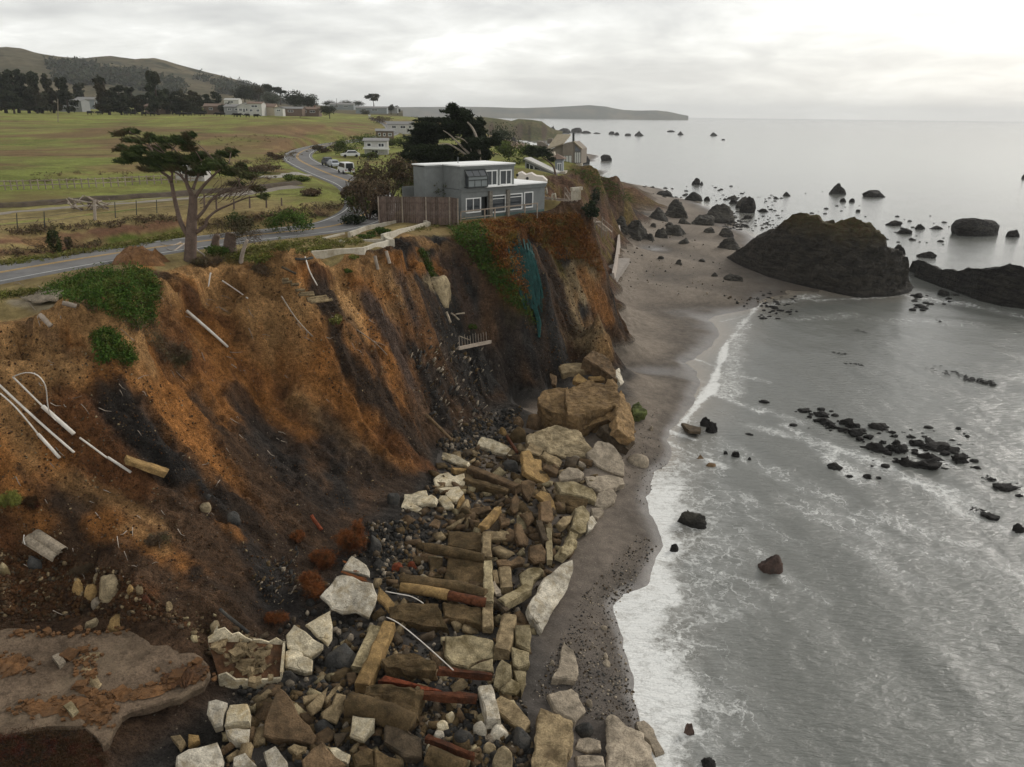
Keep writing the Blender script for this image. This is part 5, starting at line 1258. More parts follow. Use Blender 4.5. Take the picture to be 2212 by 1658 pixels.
leaves('dry_bush', [(bb[0], bb[1], bb[2]+.4, 3.0, 1.4, .7), (bb[0]+1.5, bb[1], bb[2]-.2, 1.6, 1.2, .8)], 700, .3, M_BROWN, aspect=.12, at=bb); props(bpy.data.objects['dry_bush'], 'dry brown brush growing over the dead stump beside the road', 'bush')
# ---- big dark cypress behind the house
yB2 = 136.0; bb = Vector(at_y(*Z3_(1085, 640), yB2)); cyB = thing('cypress_tree', (bb.x, bb.y, 20), 'large dark windswept cypress with bare pale trunks behind the grey house', 'tree')
m = MB(); limb(m, [Vector((bb.x, bb.y, 19.2))]+px_path([(1100,570),(1090,420),(1050,300),(1000,240)], yB2, Z3_), .42, .12); m.build('trunk', M_BARKP, cyB, True)
for P_, r0, r1 in (([(1090,610),(1040,530),(950,440),(860,350),(800,310)],.30,.06),([(1075,600),(1000,520),(900,450),(830,420),(760,430)],.24,.05),([(1060,560),(1030,470),(1015,370)],.14,.04),([(1080,500),(980,390),(900,360)],.16,.04)):
    m = MB(); limb(m, px_path(P_, yB2, Z3_), r0, r1); m.build('limb', M_BARKP, cyB, True)
PB = [(870,110,50,26),(900,150,85,38),(820,150,50,14),(930,220,105,56),(985,180,55,44),(1030,270,65,80),(850,255,90,32),(700,225,150,26),(640,265,120,30),(600,320,100,36),(750,300,150,40),(640,380,140,56),(800,350,110,40),(1100,330,55,60),(1130,420,60,70),(550,440,100,56),(650,480,140,66),(790,490,130,60),
      (560,540,90,50),(700,560,150,50),(1190,410,60,40),(1240,390,45,50),(900,560,120,50),(950,300,90,50),(1010,350,60,60),(560,600,80,50),(640,620,120,40),(840,590,120,40),(480,520,60,50),(1060,420,70,70),(1000,450,90,60),(1130,510,80,60),(1050,530,60,46),(960,200,70,60),(1040,330,60,60),(1100,250,40,50)]
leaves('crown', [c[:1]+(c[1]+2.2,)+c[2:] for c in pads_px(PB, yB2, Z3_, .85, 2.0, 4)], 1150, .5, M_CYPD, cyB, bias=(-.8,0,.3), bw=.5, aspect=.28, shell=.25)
# small cypress by the lookout tower
yc = 160.0; bb = Vector(at_y(*Z4_(625, 800), yc)); t = thing('cypress_tree', bb, 'small dark flat cypress with a leaning trunk in front of the lookout tower', 'tree')
m = MB(); limb(m, [bb-UPV*.5]+px_path([(625,790),(610,720),(560,670),(510,640)], yc, Z4_), .3, .1); m.build('trunk', M_BARK, t, True)
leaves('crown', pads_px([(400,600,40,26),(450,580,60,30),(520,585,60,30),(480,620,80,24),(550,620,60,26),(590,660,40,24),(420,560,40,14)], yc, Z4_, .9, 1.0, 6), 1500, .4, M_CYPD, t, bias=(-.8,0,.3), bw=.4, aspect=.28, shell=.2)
# ---- shrubs and thickets, each placed from its foot
def bush(u, v, w, h, mat, label, n=900, size=.3, name='shrub', cat='shrub', stems=0, lobes=5, group=None, aspect=.45, seed=None, y=None, shell=.35):
    b = hit(u, v) if y is None else at_y(u, v, y); mp = mpp(b); W_ = w*mp/2; Hh = h*mp
    rs = np.random.default_rng(int(u*7+v)); C_ = [(b[0], b[1], b[2]+Hh*.42, W_*.7, W_*.6, Hh*.48)]
    for k in range(lobes):
        C_.append((b[0]+rs.uniform(-.62,.62)*W_, b[1]+rs.uniform(-.4,.5)*W_, b[2]+Hh*rs.uniform(.3,.75), W_*rs.uniform(.25,.45), W_*rs.uniform(.25,.45), Hh*rs.uniform(.2,.32)))
    if stems:
        t = thing(name, b, label, cat, group); mb_ = MB()
        for k in range(stems):
            a = rs.uniform(0, 6.28); e = Vector((b[0]+math.cos(a)*W_*.6, b[1]+math.sin(a)*W_*.4, b[2]+Hh*rs.uniform(.5,.95))); md = (Vector(b)+e)/2+Vector((0,0,Hh*.08)); mb_.tube([Vector(b)-UPV*.3, md, e], [.09,.06,.02], 4)
        mb_.build('stems', M_BARK, t, True); t.children[0]['kind'] = 'stuff'
        leaves('foliage', C_, n, size, mat, t, aspect=aspect, shell=shell); return t
    o = leaves(name, C_, n, size, mat, at=b, aspect=aspect, shell=shell); return props(o, label, cat, group)
BUSH = [
 (838,442,165,104,M_BROWN,'large brown leafless thicket left of the grey house roof',2600,.34,9),(796,476,110,92,M_BROWN,'reddish bare bush in front of the plank fence end',1900,.26,10),(770,462,70,56,M_GREEN,'olive roadside bush between the bend and the reddish bare bush',1000,.28,4),(880,425,70,60,M_GREEN,'olive bush against the left wall of the grey house',900,.32,3),
 (820,474,50,42,M_CYPD,'dark green bush at the left end of the plank fence',700,.28,0),(765,488,62,30,M_CYPD,'low dark shrub beside the road just before the foundation',700,.22,0),(756,445,70,46,M_BROWN,'brown shrub beside the road where it leaves the bend',700,.28,6),
 (945,470,70,84,M_CYP,'dark pine shrub rising over the plank fence in front of the house',1500,.24,5),(755,338,70,34,M_GREEN,'rounded green bush left of the white cottage',900,.4,0),(800,345,40,16,M_GREEN,'small round green bush before the white cottage',500,.35,0),
 (520,508,95,54,M_CYP,'dark green mound of scrub on the road bank nearest the cypress',1300,.2,0),(620,505,150,52,M_ICEP,'long dark green ice plant mound on the road bank',1600,.2,0),(122,548,44,54,M_CYP,'upright dark green shrub on the bank at the left end of the road',900,.18,0),(152,545,20,34,M_BROWN,'small brown dry bush right of the upright green shrub',400,.18,4),
 (1122,353,120,44,M_GREEN,'broad green scrub thicket behind the white roofs',1900,.5,0),(1090,330,110,60,M_CYPD,'dark scrub between the large cypress and the sea stack',1300,.5,0),(1010,330,120,50,M_CYPD,'dark low scrub beneath the large cypress',1300,.5,0),(900,332,90,36,M_GREEN,'green scrub right of the white cottage',900,.45,0),
 (930,310,110,40,M_CYPD,'dark scrub left of the large cypress crown',1000,.5,0),(700,330,70,16,M_BROWN,'brown brush inside the road bend',600,.35,0),(640,392,60,14,M_GREEN,'dark weeds at the corner of the side track',500,.3,0),(676,424,60,20,M_BROWN,'brown bramble on the paddock corner beside the road',600,.3,5),
 (560,374,100,18,M_BROWN,'pale brown brush along the outside of the bend',900,.3,4),(596,346,50,16,M_BROWN,'brown reeds on the hillside left of the bend',600,.3,3),(780,315,110,26,M_GREEN,'green scrub between the road and the brown cottage',900,.4,0),(850,320,70,22,M_GREEN,'green scrub beside the brown shingled house',700,.4,0),
 (820,268,60,16,M_BROWN,'brown scrub on the bank by the upper road',500,.6,0),(900,292,60,20,M_GREEN,'green bush beside the long pale bungalow',500,.5,0),(930,262,120,10,M_GREEN,'low green scrub on the far bluff',600,.9,0),(1275,470,40,36,M_CYPD,'dark bush on the slope below the ribbed panel',600,.3,0),(1287,448,24,44,M_CYPD,'tall dark green bush on the gully slope beside the stairs',600,.3,0),
 (750,590,24,10,M_GREEN,'small green weed clump under the first foundation wall',250,.15,0),(690,548,60,18,M_WEED,'bright green weeds beside the foundation kerb',700,.14,0),(560,570,70,24,M_WEED,'bright green bush right of the dead stump',700,.16,0),(820,508,60,16,M_ICEP,'green ice plant inside the foundation, upper patch',600,.14,0),(790,518,46,10,M_ICEP,'green ice plant inside the foundation, lower patch',500,.14,0),
 (470,552,90,22,M_ICEP,'dark green ground plants at the foot of the cypress',900,.15,0),(765,560,30,8,M_WEED,'tuft of weeds on the bluff in front of the foundation wall',250,.14,0),(722,700,40,18,M_WEED,'olive grass clump hanging on the ochre slope below the log steps',500,.16,0),(1020,710,30,10,M_ICEP,'small green tuft below the pale rock on the cliff',250,.16,0)]
for (u, v, w, h, mt, lab, n, sz, st_) in BUSH: bush(u, v, w, h, mt, lab, n//2 if h < 20 else n//3*1, sz, stems=st_)
# ---- ice plant cover, leaf by leaf
def cover(name, label, cat, poly, n, size, mat, lift=.25, kind=None, thick=.35, aspect=.35, hang=0):
    """succulent leaves over the ground inside an outline of picture points"""
    P = np.array([hit(*p) for p in poly]); rs = np.random.default_rng(len(poly)*31+int(poly[0][0]))
    cen = P.mean(0); n_ = len(poly); px = np.array(poly, float); out = []; tries = 0
    lo, hi = px.min(0), px.max(0)
    pts = rs.uniform(lo, hi, size=(n*3, 2)); ins = np.zeros(len(pts), bool)
    for a, b in zip(px, np.roll(px, -1, 0)):
        c = ((a[1] > pts[:, 1]) != (b[1] > pts[:, 1])); xi = (b[0]-a[0])*(pts[:, 1]-a[1])/(b[1]-a[1]+1e-12)+a[0]; ins ^= c & (pts[:, 0] < xi)
    pts = pts[ins][:n//8]
    C_ = []
    for h in hits(pts):
        k = rs.uniform(.5, 1.2)
        C_.append((h[0], h[1], h[2]+lift*rs.uniform(0, 1), size*3.2*k, size*3.2*k, thick*k))
    o = leaves(name, C_, 16, size, mat, at=cen, aspect=aspect, shell=.2)
    return props(o, label, cat, kind=kind)
cover('ice_plant', 'large dark green ice plant mound hanging over the cliff edge beside the road', 'ice plant', [(100,650),(105,625),(150,605),(220,590),(290,583),(325,590),(345,625),(340,660),(330,700),(300,715),(260,690),(180,655)], 11000, .17, M_ICEP, .5, thick=.4)
cover('ice_plant', 'small green ice plant patch on the slope below the large mound', 'ice plant', [(205,725),(235,712),(262,740),(290,775),(285,788),(250,775),(222,785)], 4000, .17, M_ICEP, .3)
cover('ice_plant', 'dry brown fringe of dead ice plant hanging below the mound', 'ice plant', [(250,690),(330,690),(350,730),(390,800),(360,790),(300,725)], 3000, .16, M_BROWN, .2, aspect=.15)
cover('ice_plant', 'narrow green ice plant strip beside the pale rock on the cliff', 'ice plant', [(903,540),(915,545),(940,600),(930,598)], 1600, .16, M_ICEP, .15)
cover('ice_plant', 'dark red and olive succulent mat in the bottom left corner', 'ice plant', [(-20,1600),(60,1580),(180,1585),(225,1620),(235,1665),(-20,1700)], 12000, .075, M_MOSS, .3, thick=.22, aspect=.25)
for poly, mt, n in (([(970,490),(1040,478),(1090,570),(1140,670),(1150,700),(1100,650),(1040,580)],M_ICEP,5000),([(1040,480),(1110,474),(1120,560),(1140,650),(1090,590),(1060,530)],M_ICER,6000),([(1110,470),(1180,462),(1245,462),(1290,550),(1300,590),(1250,560),(1200,560),(1150,520)],M_ICER,7000),([(1230,365),(1300,372),(1360,420),(1380,440),(1320,430),(1270,400)],M_ICEP,2500)):
    o = cover('ice_plant_cover', 'creeping rust and green ice plant covering the cliff top below the grey house', 'ice plant', poly, n, .26, mt, .12, kind='stuff', thick=.28)
o = None
# ---- erosion netting (blue-green) draped on the cliff
net = MB(); rs = np.random.default_rng(9)
for k in range(150):
    f = rs.random(); u0 = 1098+f*52+rs.normal()*3; v0 = 518+rs.random()*70; L = rs.uniform(30, 110)
    P = [];
    q = [(u0+j/4*L*.22+rs.normal()*1.2, v0+j/4*L) for j in range(5)]
    P = [Vector(h)+Vector((.1,-.2,.1)) for h in hits([a for a in q if a[1] < 690] or q[:1])]
    if len(P) > 1: net.tube(P, rs.uniform(.04, .10), 4, False)
for P_ in ([(1150,660),(1158,690),(1163,722)],[(1154,660),(1165,700),(1162,730)]): net.tube([Vector(hit(*p))+Vector((.1,-.2,.1)) for p in P_], .16, 5)
props(net.build('netting', flat_mat('teal_netting', (.016,.066,.060), .8, .35, 1.5, .3, .02)), 'torn blue-green erosion netting draped down the cliff under the house', 'netting')
# ---- skyline trees behind the meadow
def far_tree(u, vb, vt, w, y, label, kind='cypress', group='dark trees behind the meadow', seed=0):
    b = Vector(at_y(u, vb, y)); mp = mpp(b); Hh = (vb-vt)*mp; W_ = w*mp/2; rs = np.random.default_rng(int(u*13+vt)); C_ = []
    t = thing('cypress_tree' if kind != 'round' else 'round_tree', b, label, 'tree', group)
    lean = rs.uniform(-.12, .02)*Hh
    if kind == 'flat':
        for k in range(9): C_.append((b.x+lean+rs.uniform(-1,1)*W_*.8, b.y+rs.uniform(-1,1)*W_*.5, b.z+Hh*rs.uniform(.66,.95), W_*.42, W_*.4, Hh*.09))
    elif kind == 'round':
        for k in range(8): C_.append((b.x+rs.uniform(-.55,.55)*W_, b.y+rs.uniform(-.5,.5)*W_, b.z+Hh*rs.uniform(.25,.75), W_*.5, W_*.5, Hh*.25))
    else:
        for k in range(22):
            f = rs.uniform(.03, 1.0); ww = W_*(1.05-.62*f**1.6); C_.append((b.x+lean*f+rs.uniform(-1,1)*ww*.75-W_*.1*f, b.y+rs.uniform(-1,1)*ww*.6, b.z+Hh*f*.93, ww*rs.uniform(.35,.6), ww*.45, Hh*rs.uniform(.05,.10)))
    m = MB(); limb(m, [b-UPV*2, b+UPV*Hh*.4, b+UPV*Hh*.8+Vector((lean*.7,0,0))], .045*Hh, .012*Hh, 6); m.build('trunk', M_BARKD, t, True)
    leaves('crown', C_, 230, Hh*.085, M_FAR, t, aspect=.5, shell=.15)
FT = [(12,236,151,56,430),(40,236,156,50,440),(62,237,158,44,450),(90,237,157,36,440),(116,238,166,36,455),(148,239,174,40,450),(186,236,181,44,560),(236,242,165,46,410),(262,242,184,44,420),(292,242,190,36,440),(342,243,160,42,425),(372,244,194,38,440),(397,245,196,40,445),(426,245,199,42,450),(452,244,206,30,500),(472,243,200,36,520),(30,238,185,60,425),(80,238,190,50,435),(310,243,205,40,450),(410,246,212,60,440)]
WHERE = ['at the far left of the meadow','second from the left edge of the meadow','third from the left edge behind the dark house','with pointed top left of the grey two-storey house','with double top just above the grey two-storey house','right of the grey two-storey house','small and distant above the blue bungalow','tall and broad in the middle of the meadow edge','lower, leaning right beside the tall broad tree','short, between the two tallest trees','tallest and ragged above the brown cabin','right of the tallest ragged tree','in the clump left of the village','at the right of the clump left of the village','behind the brown house at the village edge','behind the white gabled house','low and wide at the far left corner','low and wide between the first trees','low behind the brown cabin','low and wide before the village clump']
for f_, w_ in zip(FT, WHERE): far_tree(*f_, 'dark cypress '+w_)
RT = [(418,245,229,20,430,'small light green tree in front of the clump left of the village','round'),(530,228,184,56,700,'dense dark pine above the white gabled house','round'),(560,228,187,56,720,'dense dark pine above the white two-storey house','round'),(588,229,200,44,700,'dense dark pine above the beige house','round'),
      (577,222,184,34,760,'umbrella pine with gaps on the skyline, left of the pair','flat'),(606,222,190,30,760,'umbrella pine with gaps on the skyline, right of the pair','flat'),(636,233,196,54,600,'broad dark pine crown above the barn','round'),(666,235,203,46,600,'broad dark pine crown right of the barn','round'),(712,249,224,42,480,'round dark bush at the end of the village row','round'),
      (712,230,215,40,800,'low dark tree on the skyline just above the round bush','round'),(745,233,216,44,800,'low dark tree on the skyline left of the flat topped pine','round'),(775,233,218,40,800,'low dark tree touching the flat topped pine','round'),(808,239,206,30,740,'flat topped lone pine above the upper road','flat'),(790,251,236,30,690,'low bush beside the upper road','round'),(845,243,226,20,760,'small dark tree right of the flat topped pine','round'),(859,244,229,15,770,'last small tree of the skyline before the bay','round'),(485,246,222,30,470,'dark bush behind the village roofs','round'),(648,248,226,30,520,'dark bush behind the brown barn','round')]
for u, vb, vt, w, y, lab, kd in RT: far_tree(u, vb, vt, w, y, lab, kd)
# woods on the hillside read as one mass
def hill_at(u, v):
    d = ray(u, v); a = math.atan2(d[0], d[1]); j = int(np.clip(np.searchsorted(az, a), 0, len(az)-1)); hl_ = math.hypot(d[0], d[1])
    for i in range(len(rr)):
        z = CZ+d[2]/hl_*rr[i]
        if HZ[i, j] >= z: return np.array([math.sin(a)*rr[i], math.cos(a)*rr[i], HZ[i, j]])
    return None
C_ = []; rs = np.random.default_rng(21)
for (u0, u1, vt0, vt1, vb0, vb1, n) in ((108,205,137,142,160,178,90),(200,320,150,160,180,195,130),(120,215,160,170,185,190,70),(300,400,165,180,200,210,60),(470,560,180,190,205,215,110),(540,605,188,208,212,222,60),(420,480,165,185,175,190,12),(560,680,212,222,226,232,70)):
    for k in range(n):
        f = rs.random(); u = u0+f*(u1-u0); v = rs.uniform(vt0+(vt1-vt0)*f, vb0+(vb1-vb0)*f); h = hill_at(u, v)
        if h is not None: s_ = rs.uniform(5, 10); C_.append((h[0], h[1], h[2]+s_*.6, s_, s_, s_*.9))
o = leaves('hillside_wood', C_, 34, 4.2, M_FAR, at=(-600,1700,60), aspect=.6, shell=.2); props(o, 'dark woods on the hillside above the village', 'wood', kind='stuff')
# ================================================================== FALLEN CONCRETE, ROCK AND TIMBER AT THE FOOT OF THE BLUFF
ZA, ZB, ZC, ZD = zoomer(0,2128,1000), zoomer(900,2128,800,1769.0), zoomer(1600,2128,1000), zoomer(1500,1700,900)
ZE, ZF, ZG, ZS = zoomer(1500,1200,1000), zoomer(900,1700,750), zoomer(0,1500,1000), zoomer(900,750,1000)
ZR, ZW, ZO = zoomer(2300,1100,1540), zoomer(2300,1900,1540), (lambda x, y: (x, y))
def smat(name, col, dirt, **kw):
    a = dict(var=.34, scale=1.7, bump=1.0, bdist=.13, spec=.12, tint=.16, dscale=1.15, damt=.85, src='Position'); a.update(kw)
    m = flat_mat(name, col, .92, dirt=dirt, **a); nt = m.node_tree; b = [n for n in nt.nodes if n.type == 'BSDF_PRINCIPLED'][0]
    g = G.__new__(G); g.m, g.n, g.l, g.b = m, nt.nodes, nt.links, b; p = g.vec(src='Position'); src = b.inputs['Base Color'].links[0].from_socket
    k = g.ramp(g.noise(.38, 5, .6, .5, p), [(.35, .66), (.55, 1.0), (.7, 1.12)]); src = g.mix(1.0, src, k, 'MULTIPLY')          # weathering from block to block
    grime = g.math('MULTIPLY', g.ramp(g.noise(2.6, 6, .72, .6, p), [(.54, 0.0), (.68, 1.0)]), .62)
    g.l.new(g.mix(grime, src, tuple(c*.30 for c in col)), b.inputs['Base Color']); return m
def cracked(name, col, dirt, crack=(.10,.08,.05)):
    """pale stone with thin irregular cracks"""
    m = smat(name, col, dirt); nt = m.node_tree; b = [n for n in nt.nodes if n.type == 'BSDF_PRINCIPLED'][0]
    g = G.__new__(G); g.m, g.n, g.l, g.b = m, nt.nodes, nt.links, b
    p = g.vec(src='Position'); d = g.noise(.8, 3, .6, 0, p, col=True)
    w = g.n.new('ShaderNodeVectorMath'); w.operation = 'MULTIPLY_ADD'; g.l.new(d, w.inputs[0]); w.inputs[1].default_value = (1.2, 1.2, 1.2); g.l.new(p, w.inputs[2])
    e = g.math('ADD', g.voro(.42, w.outputs[0], 'DISTANCE_TO_EDGE'), g.ramp(g.noise(.5, 3, .6, 0, p), [(.45, .05), (.6, 0.0)])); src = b.inputs['Base Color'].links[0].from_socket
    g.l.new(g.mix(g.ramp(e, [(0.002, .85), (.011, 0.0)]), src, crack), b.inputs['Base Color']); return m
SM = {'cream': cracked('cream_slab', (.60,.52,.37), (.42,.32,.17)), 'white': cracked('white_slab', (.50,.45,.36), (.28,.22,.13)), 'buff': smat('buff_concrete', (.285,.215,.122), (.125,.088,.048)),
      'pale': smat('sea_worn_concrete', (.33,.275,.205), (.22,.18,.13), damt=.55), 'ochre': smat('ochre_stone', (.33,.215,.09), (.19,.12,.055)), 'brown': smat('brown_slab', (.165,.108,.060), (.085,.060,.035)),
      'dark': smat('dark_stone', (.095,.070,.045), (.055,.045,.032)), 'moss': smat('mossy_concrete', (.118,.080,.040), (.050,.037,.017), dscale=1.1), 'mossl': smat('pale_mossy_concrete', (.33,.27,.16), (.115,.085,.036), dscale=.9),
      'green': smat('algae_stone', (.10,.115,.035), (.055,.06,.03)), 'slate': smat('slate_stone', (.060,.058,.054), (.10,.09,.075)), 'rust': smat('rusted_steel', (.12,.045,.022), (.06,.03,.02), scale=4), 'redb': smat('red_brick', (.24,.065,.03), (.12,.045,.025), scale=5),
      'deck': smat('slab_floor', (.112,.080,.054), (.225,.170,.112), dscale=.26, damt=.5, scale=1.0), 'tan': smat('tan_rock', (.34,.27,.165), (.21,.16,.09)), 'wood': M_WOOD, 'pipe': flat_mat('white_pipe', (.62,.58,.52), .6, .1, 2, .1, .01, dirt=(.4,.33,.25)),
      'pile': smat('layered_boulder', (.245,.160,.078), (.125,.080,.042), scale=1.1), 'reef': smat('wet_rock', (.030,.027,.024), (.060,.050,.040), spec=.3), 'stack': smat('stack_rock', (.075,.066,.052), (.115,.088,.05), dscale=.25, scale=.5, bump=1.0, bdist=.5), 'beachrock': smat('beach_rock', (.085,.075,.062), (.045,.042,.036), bump=1.0, bdist=.2), 'redrock': smat('reddish_rock', (.10,.068,.056), (.05,.04,.035), bump=1.0, bdist=.15)}
from mathutils.geometry import tessellate_polygon
def slab(Zf, pts, off, th, tilt, mat, label, name='concrete_slab', cat='slab', jag=.09, group=None, bev=.09, lift=None, rough=.06, on=None):
    """a broken slab: its upper outline measured in the picture and laid on a tilted plane above the ground, with real thickness and chipped edges"""
    px = [Zf(*p) for p in pts]; cu = sum(p[0] for p in px)/len(px); cv = sum(p[1] for p in px)/len(px)
    c = Vector(hit(cu, cv)) if lift is None else Vector(at_z(cu, cv, lift))
    d = Vector(ray(cu, cv)).normalized(); c = c-d*(off/abs(d.z))
    _r = random.Random(int(cu*13+cv*3)); _k = .16 if th < .9 and mat != 'deck' and not on else 0
    n = Vector((tilt[0]+_r.uniform(-_k, _k), tilt[1]+_r.uniform(-_k, _k)*.8, 1)).normalized()
    if on: c = on_plane(cu, cv, on[0], on[1])+on[1]*th*.9; n = on[1].copy()
    rs = random.Random(int(cu*31+cv*7))
    A = [on_plane(u, v, c, n) for u, v in px]
    if n.dot(Vector(CAMP)-c) < 0: n = -n
    # ragged outline
    B = []
    for i in range(len(A)):
        a, b = A[i], A[(i+1) % len(A)]; e = b-a; k = max(1, int(e.length/.55)); sd = e.cross(n); sd = sd.normalized() if sd.length > 1e-6 else Vector()
        for j in range(k):
            p = a+e*(j/k)
            if j: p = p+sd*rs.uniform(-jag, jag)
            B.append(p)
    # counter-clockwise seen along n
    ar = sum((B[i]-c).cross(B[(i+1) % len(B)]-c).dot(n) for i in range(len(B)))
    if ar < 0: B.reverse()
    m = len(B); V = []; cen = sum(B, Vector())/m
    t_in = [p+(cen-p).normalized()*bev*rs.uniform(.5, 1.6) for p in B]
    for p in t_in: V.append(p+n*rs.uniform(-rough, rough)*.4)
    for p in B: V.append(p-n*bev*rs.uniform(.6, 1.6))
    for p in B: V.append(p-n*(th*rs.uniform(.85, 1.1))+(cen-p).normalized()*rs.uniform(-.02, .12)*min(1, th))
    F = [tuple(t) for t in tessellate_polygon([t_in])]
    F = [f if ((V[f[1]]-V[f[0]]).cross(V[f[2]]-V[f[0]])).dot(n) > 0 else f[::-1] for f in F]
    for i in range(m):
        j = (i+1) % m; F += [(m+i, m+j, j, i), (2*m+i, 2*m+j, m+j, m+i)]
    F.append(tuple(2*m+i for i in range(m))[::-1])
    global LAST; LAST = (c.copy(), n.copy())
    mb = MB(); mb.add(V, F); o = mb.build(name, SM[mat] if isinstance(mat, str) else mat)
    roughen(o, .42 if th < 1.3 else .5, (.055 if th < .9 else .17) if mat != 'deck' else .03); return props(o, label, cat, group)
def roughen(o, elen, amp):
    """split a plain solid into small faces and wear it: broken, uneven surfaces instead of perfect planes"""
    bm = bmesh.new(); bm.from_mesh(o.data); bmesh.ops.remove_doubles(bm, verts=bm.verts, dist=.001); bmesh.ops.triangulate(bm, faces=bm.faces)
    for _ in range(4):
        E_ = [e for e in bm.edges if e.calc_length() > elen]
        if not E_ or len(bm.faces) > 6000: break
        bmesh.ops.subdivide_edges(bm, edges=E_, cuts=1); bmesh.ops.triangulate(bm, faces=bm.faces)
    bm.normal_update(); P = np.array([v.co[:] for v in bm.verts])+np.array(o.location); Nn = np.array([v.normal[:] for v in bm.verts])
    d = amp*(fbm(P[:, 0]*1.1, P[:, 1]*1.1, 5, 4, z=P[:, 2]*1.1)*1.5+fbm(P[:, 0]*3.5, P[:, 1]*3.5, 6, 3, z=P[:, 2]*3.5)*.8)
    for v, n_, q in zip(bm.verts, Nn, d): v.co += Vector(n_)*float(q)
    bm.to_mesh(o.data); bm.free(); o.data.update()
def ico(sub):
    bm = bmesh.new(); bmesh.ops.create_icosphere(bm, subdivisions=sub, radius=1.0); V = np.array([v.co[:] for v in bm.verts]); F = np.array([[v.index for v in f.verts] for f in bm.faces]); bm.free(); return V, F
ICO = {k: ico(k) for k in (1, 2, 3, 4, 5)}
def rock_verts(sub, seed, cuts=9, rough=.16, cut=.62, fine=.05):
    V, F = ICO[sub]; rs = np.random.default_rng(seed); V = V.copy()
    for _ in range(cuts):
        n = rs.normal(size=3); n /= np.linalg.norm(n); dd = rs.uniform(cut, .95); s = V@n; m = s > dd; V[m] -= np.outer(s[m]-dd, n)
    o = rs.uniform(0, 50, 3)
    V = V*(1+rough*fbm(V[:, 0]*1.6+o[0], V[:, 1]*1.6+o[1], seed % 97, 4, z=V[:, 2]*1.6+o[2])+fine*fbm(V[:, 0]*6+o[0], V[:, 1]*6+o[1], seed % 89, 2, z=V[:, 2]*6+o[2]))[:, None]
    return V, F
def rock(u, v, w, h, mat, label, name='boulder', cat='rock', sub=3, sea=False, group=None, depth=.8, rz=None, cuts=9, rough=.18, smooth=False, sink=.25, fine=.05, dist=None, peak=0, fmin=0):
    """a rock standing with its foot at picture point (u, v); w, h its size in picture pixels"""
    b = at_z(u, v, 0.0) if sea else hit(u, v)
    if dist is not None: b = at_y(u, v, dist)
    mp = mpp(b); W_ = max(w*mp/2, fmin); Hh = max(h*mp, fmin*.6); seed = abs(int(u*17+v*29)); V, F = rock_verts(sub, seed, cuts, rough, fine=fine)
    if peak:
        zz = np.clip(V[:, 2], 0, 1); V[:, :2] *= (1-peak*zz)[:, None]
    a = random.Random(seed).uniform(-.5, .5) if rz is None else rz
    X = V*np.array([W_, W_*depth, Hh/(1-sink*.5)]); ca_, sa_ = math.cos(a), math.sin(a)
    X = np.stack([X[:, 0]*ca_-X[:, 1]*sa_, X[:, 0]*sa_+X[:, 1]*ca_, X[:, 2]], 1); zmax = X[:, 2].max()
    X[:, 2] += Hh-zmax
    X[:, 1] += W_*depth*.55
    me = mesh_np(name, X, F, smooth=smooth); me.materials.append(SM[mat]); o = link(name, me); o.location = b
    return props(o, label, cat, group)
def beam(Zf, p, q, w, h, mat, label, off=.35, name='beam', cat='beam', off2=None, jag=.04, group=None):
    a0 = Vector(hit(*Zf(*p))); b0 = Vector(hit(*Zf(*q)))
    da, db = Vector(ray(*Zf(*p))).normalized(), Vector(ray(*Zf(*q))).normalized(); a = a0-da*(off/abs(da.z)); b = b0-db*((off if off2 is None else off2)/abs(db.z))
    d = b-a; L = d.length; d.normalize(); sd = d.cross(UPV).normalized(); u = sd.cross(d); k = max(2, int(L/.7)); rs = random.Random(int(p[0]*3+q[1])); V = []; F = []
    for i in range(k+1):
        c = a+d*(L*i/k)
        for x, y in ((-1,-1),(1,-1),(1.0,.72),(.78,1),(-.78,1),(-1,.72)): V.append(c+sd*(x*w/2+rs.uniform(-jag, jag))+u*(y*h/2-h*.35+rs.uniform(-jag, jag))+d*(rs.uniform(-jag, jag)*2 if i in (0, k) else 0))
    for i in range(k):
        for j in range(6): F.append((i*6+j, i*6+(j+1) % 6, (i+1)*6+(j+1) % 6, (i+1)*6+j))
    F.append((5,4,3,2,1,0)); F.append(tuple(k*6+j for j in range(6)))
    o = MB().add(V, F).build(name, SM[mat]); roughen(o, .4, .05); return props(o, label, cat, group)
def log(Zf, pts, r, mat, label, off=.3, name='log', cat='log', r1=None, n=9, up=None, group=None, wob=.06):
    P = []; big_ = r > .25
    rs = random.Random(int(pts[0][0]*7+pts[-1][1]*3))
    for i, p in enumerate(pts):
        a = Vector(hit(*Zf(*p))); d = Vector(ray(*Zf(*p))).normalized(); o_ = off if up is None else up[i]; P.append(a-d*(o_/abs(d.z)))
    if len(P) == 2: P = [P[0], P[0].lerp(P[1], .33)+Vector((rs.uniform(-wob,wob), rs.uniform(-wob,wob), rs.uniform(-wob,wob))), P[0].lerp(P[1], .67), P[1]]
    P = relax(catmull(P, 3), 1); k = len(P); r1 = r if r1 is None else r1
    m = MB(); m.tube(P, [(r+(r1-r)*i/(k-1))*rs.uniform(1-wob*1.5, 1+wob*1.5) for i in range(k)], n); return props(m.build(name, SM[mat], smooth=True), label, cat, group)
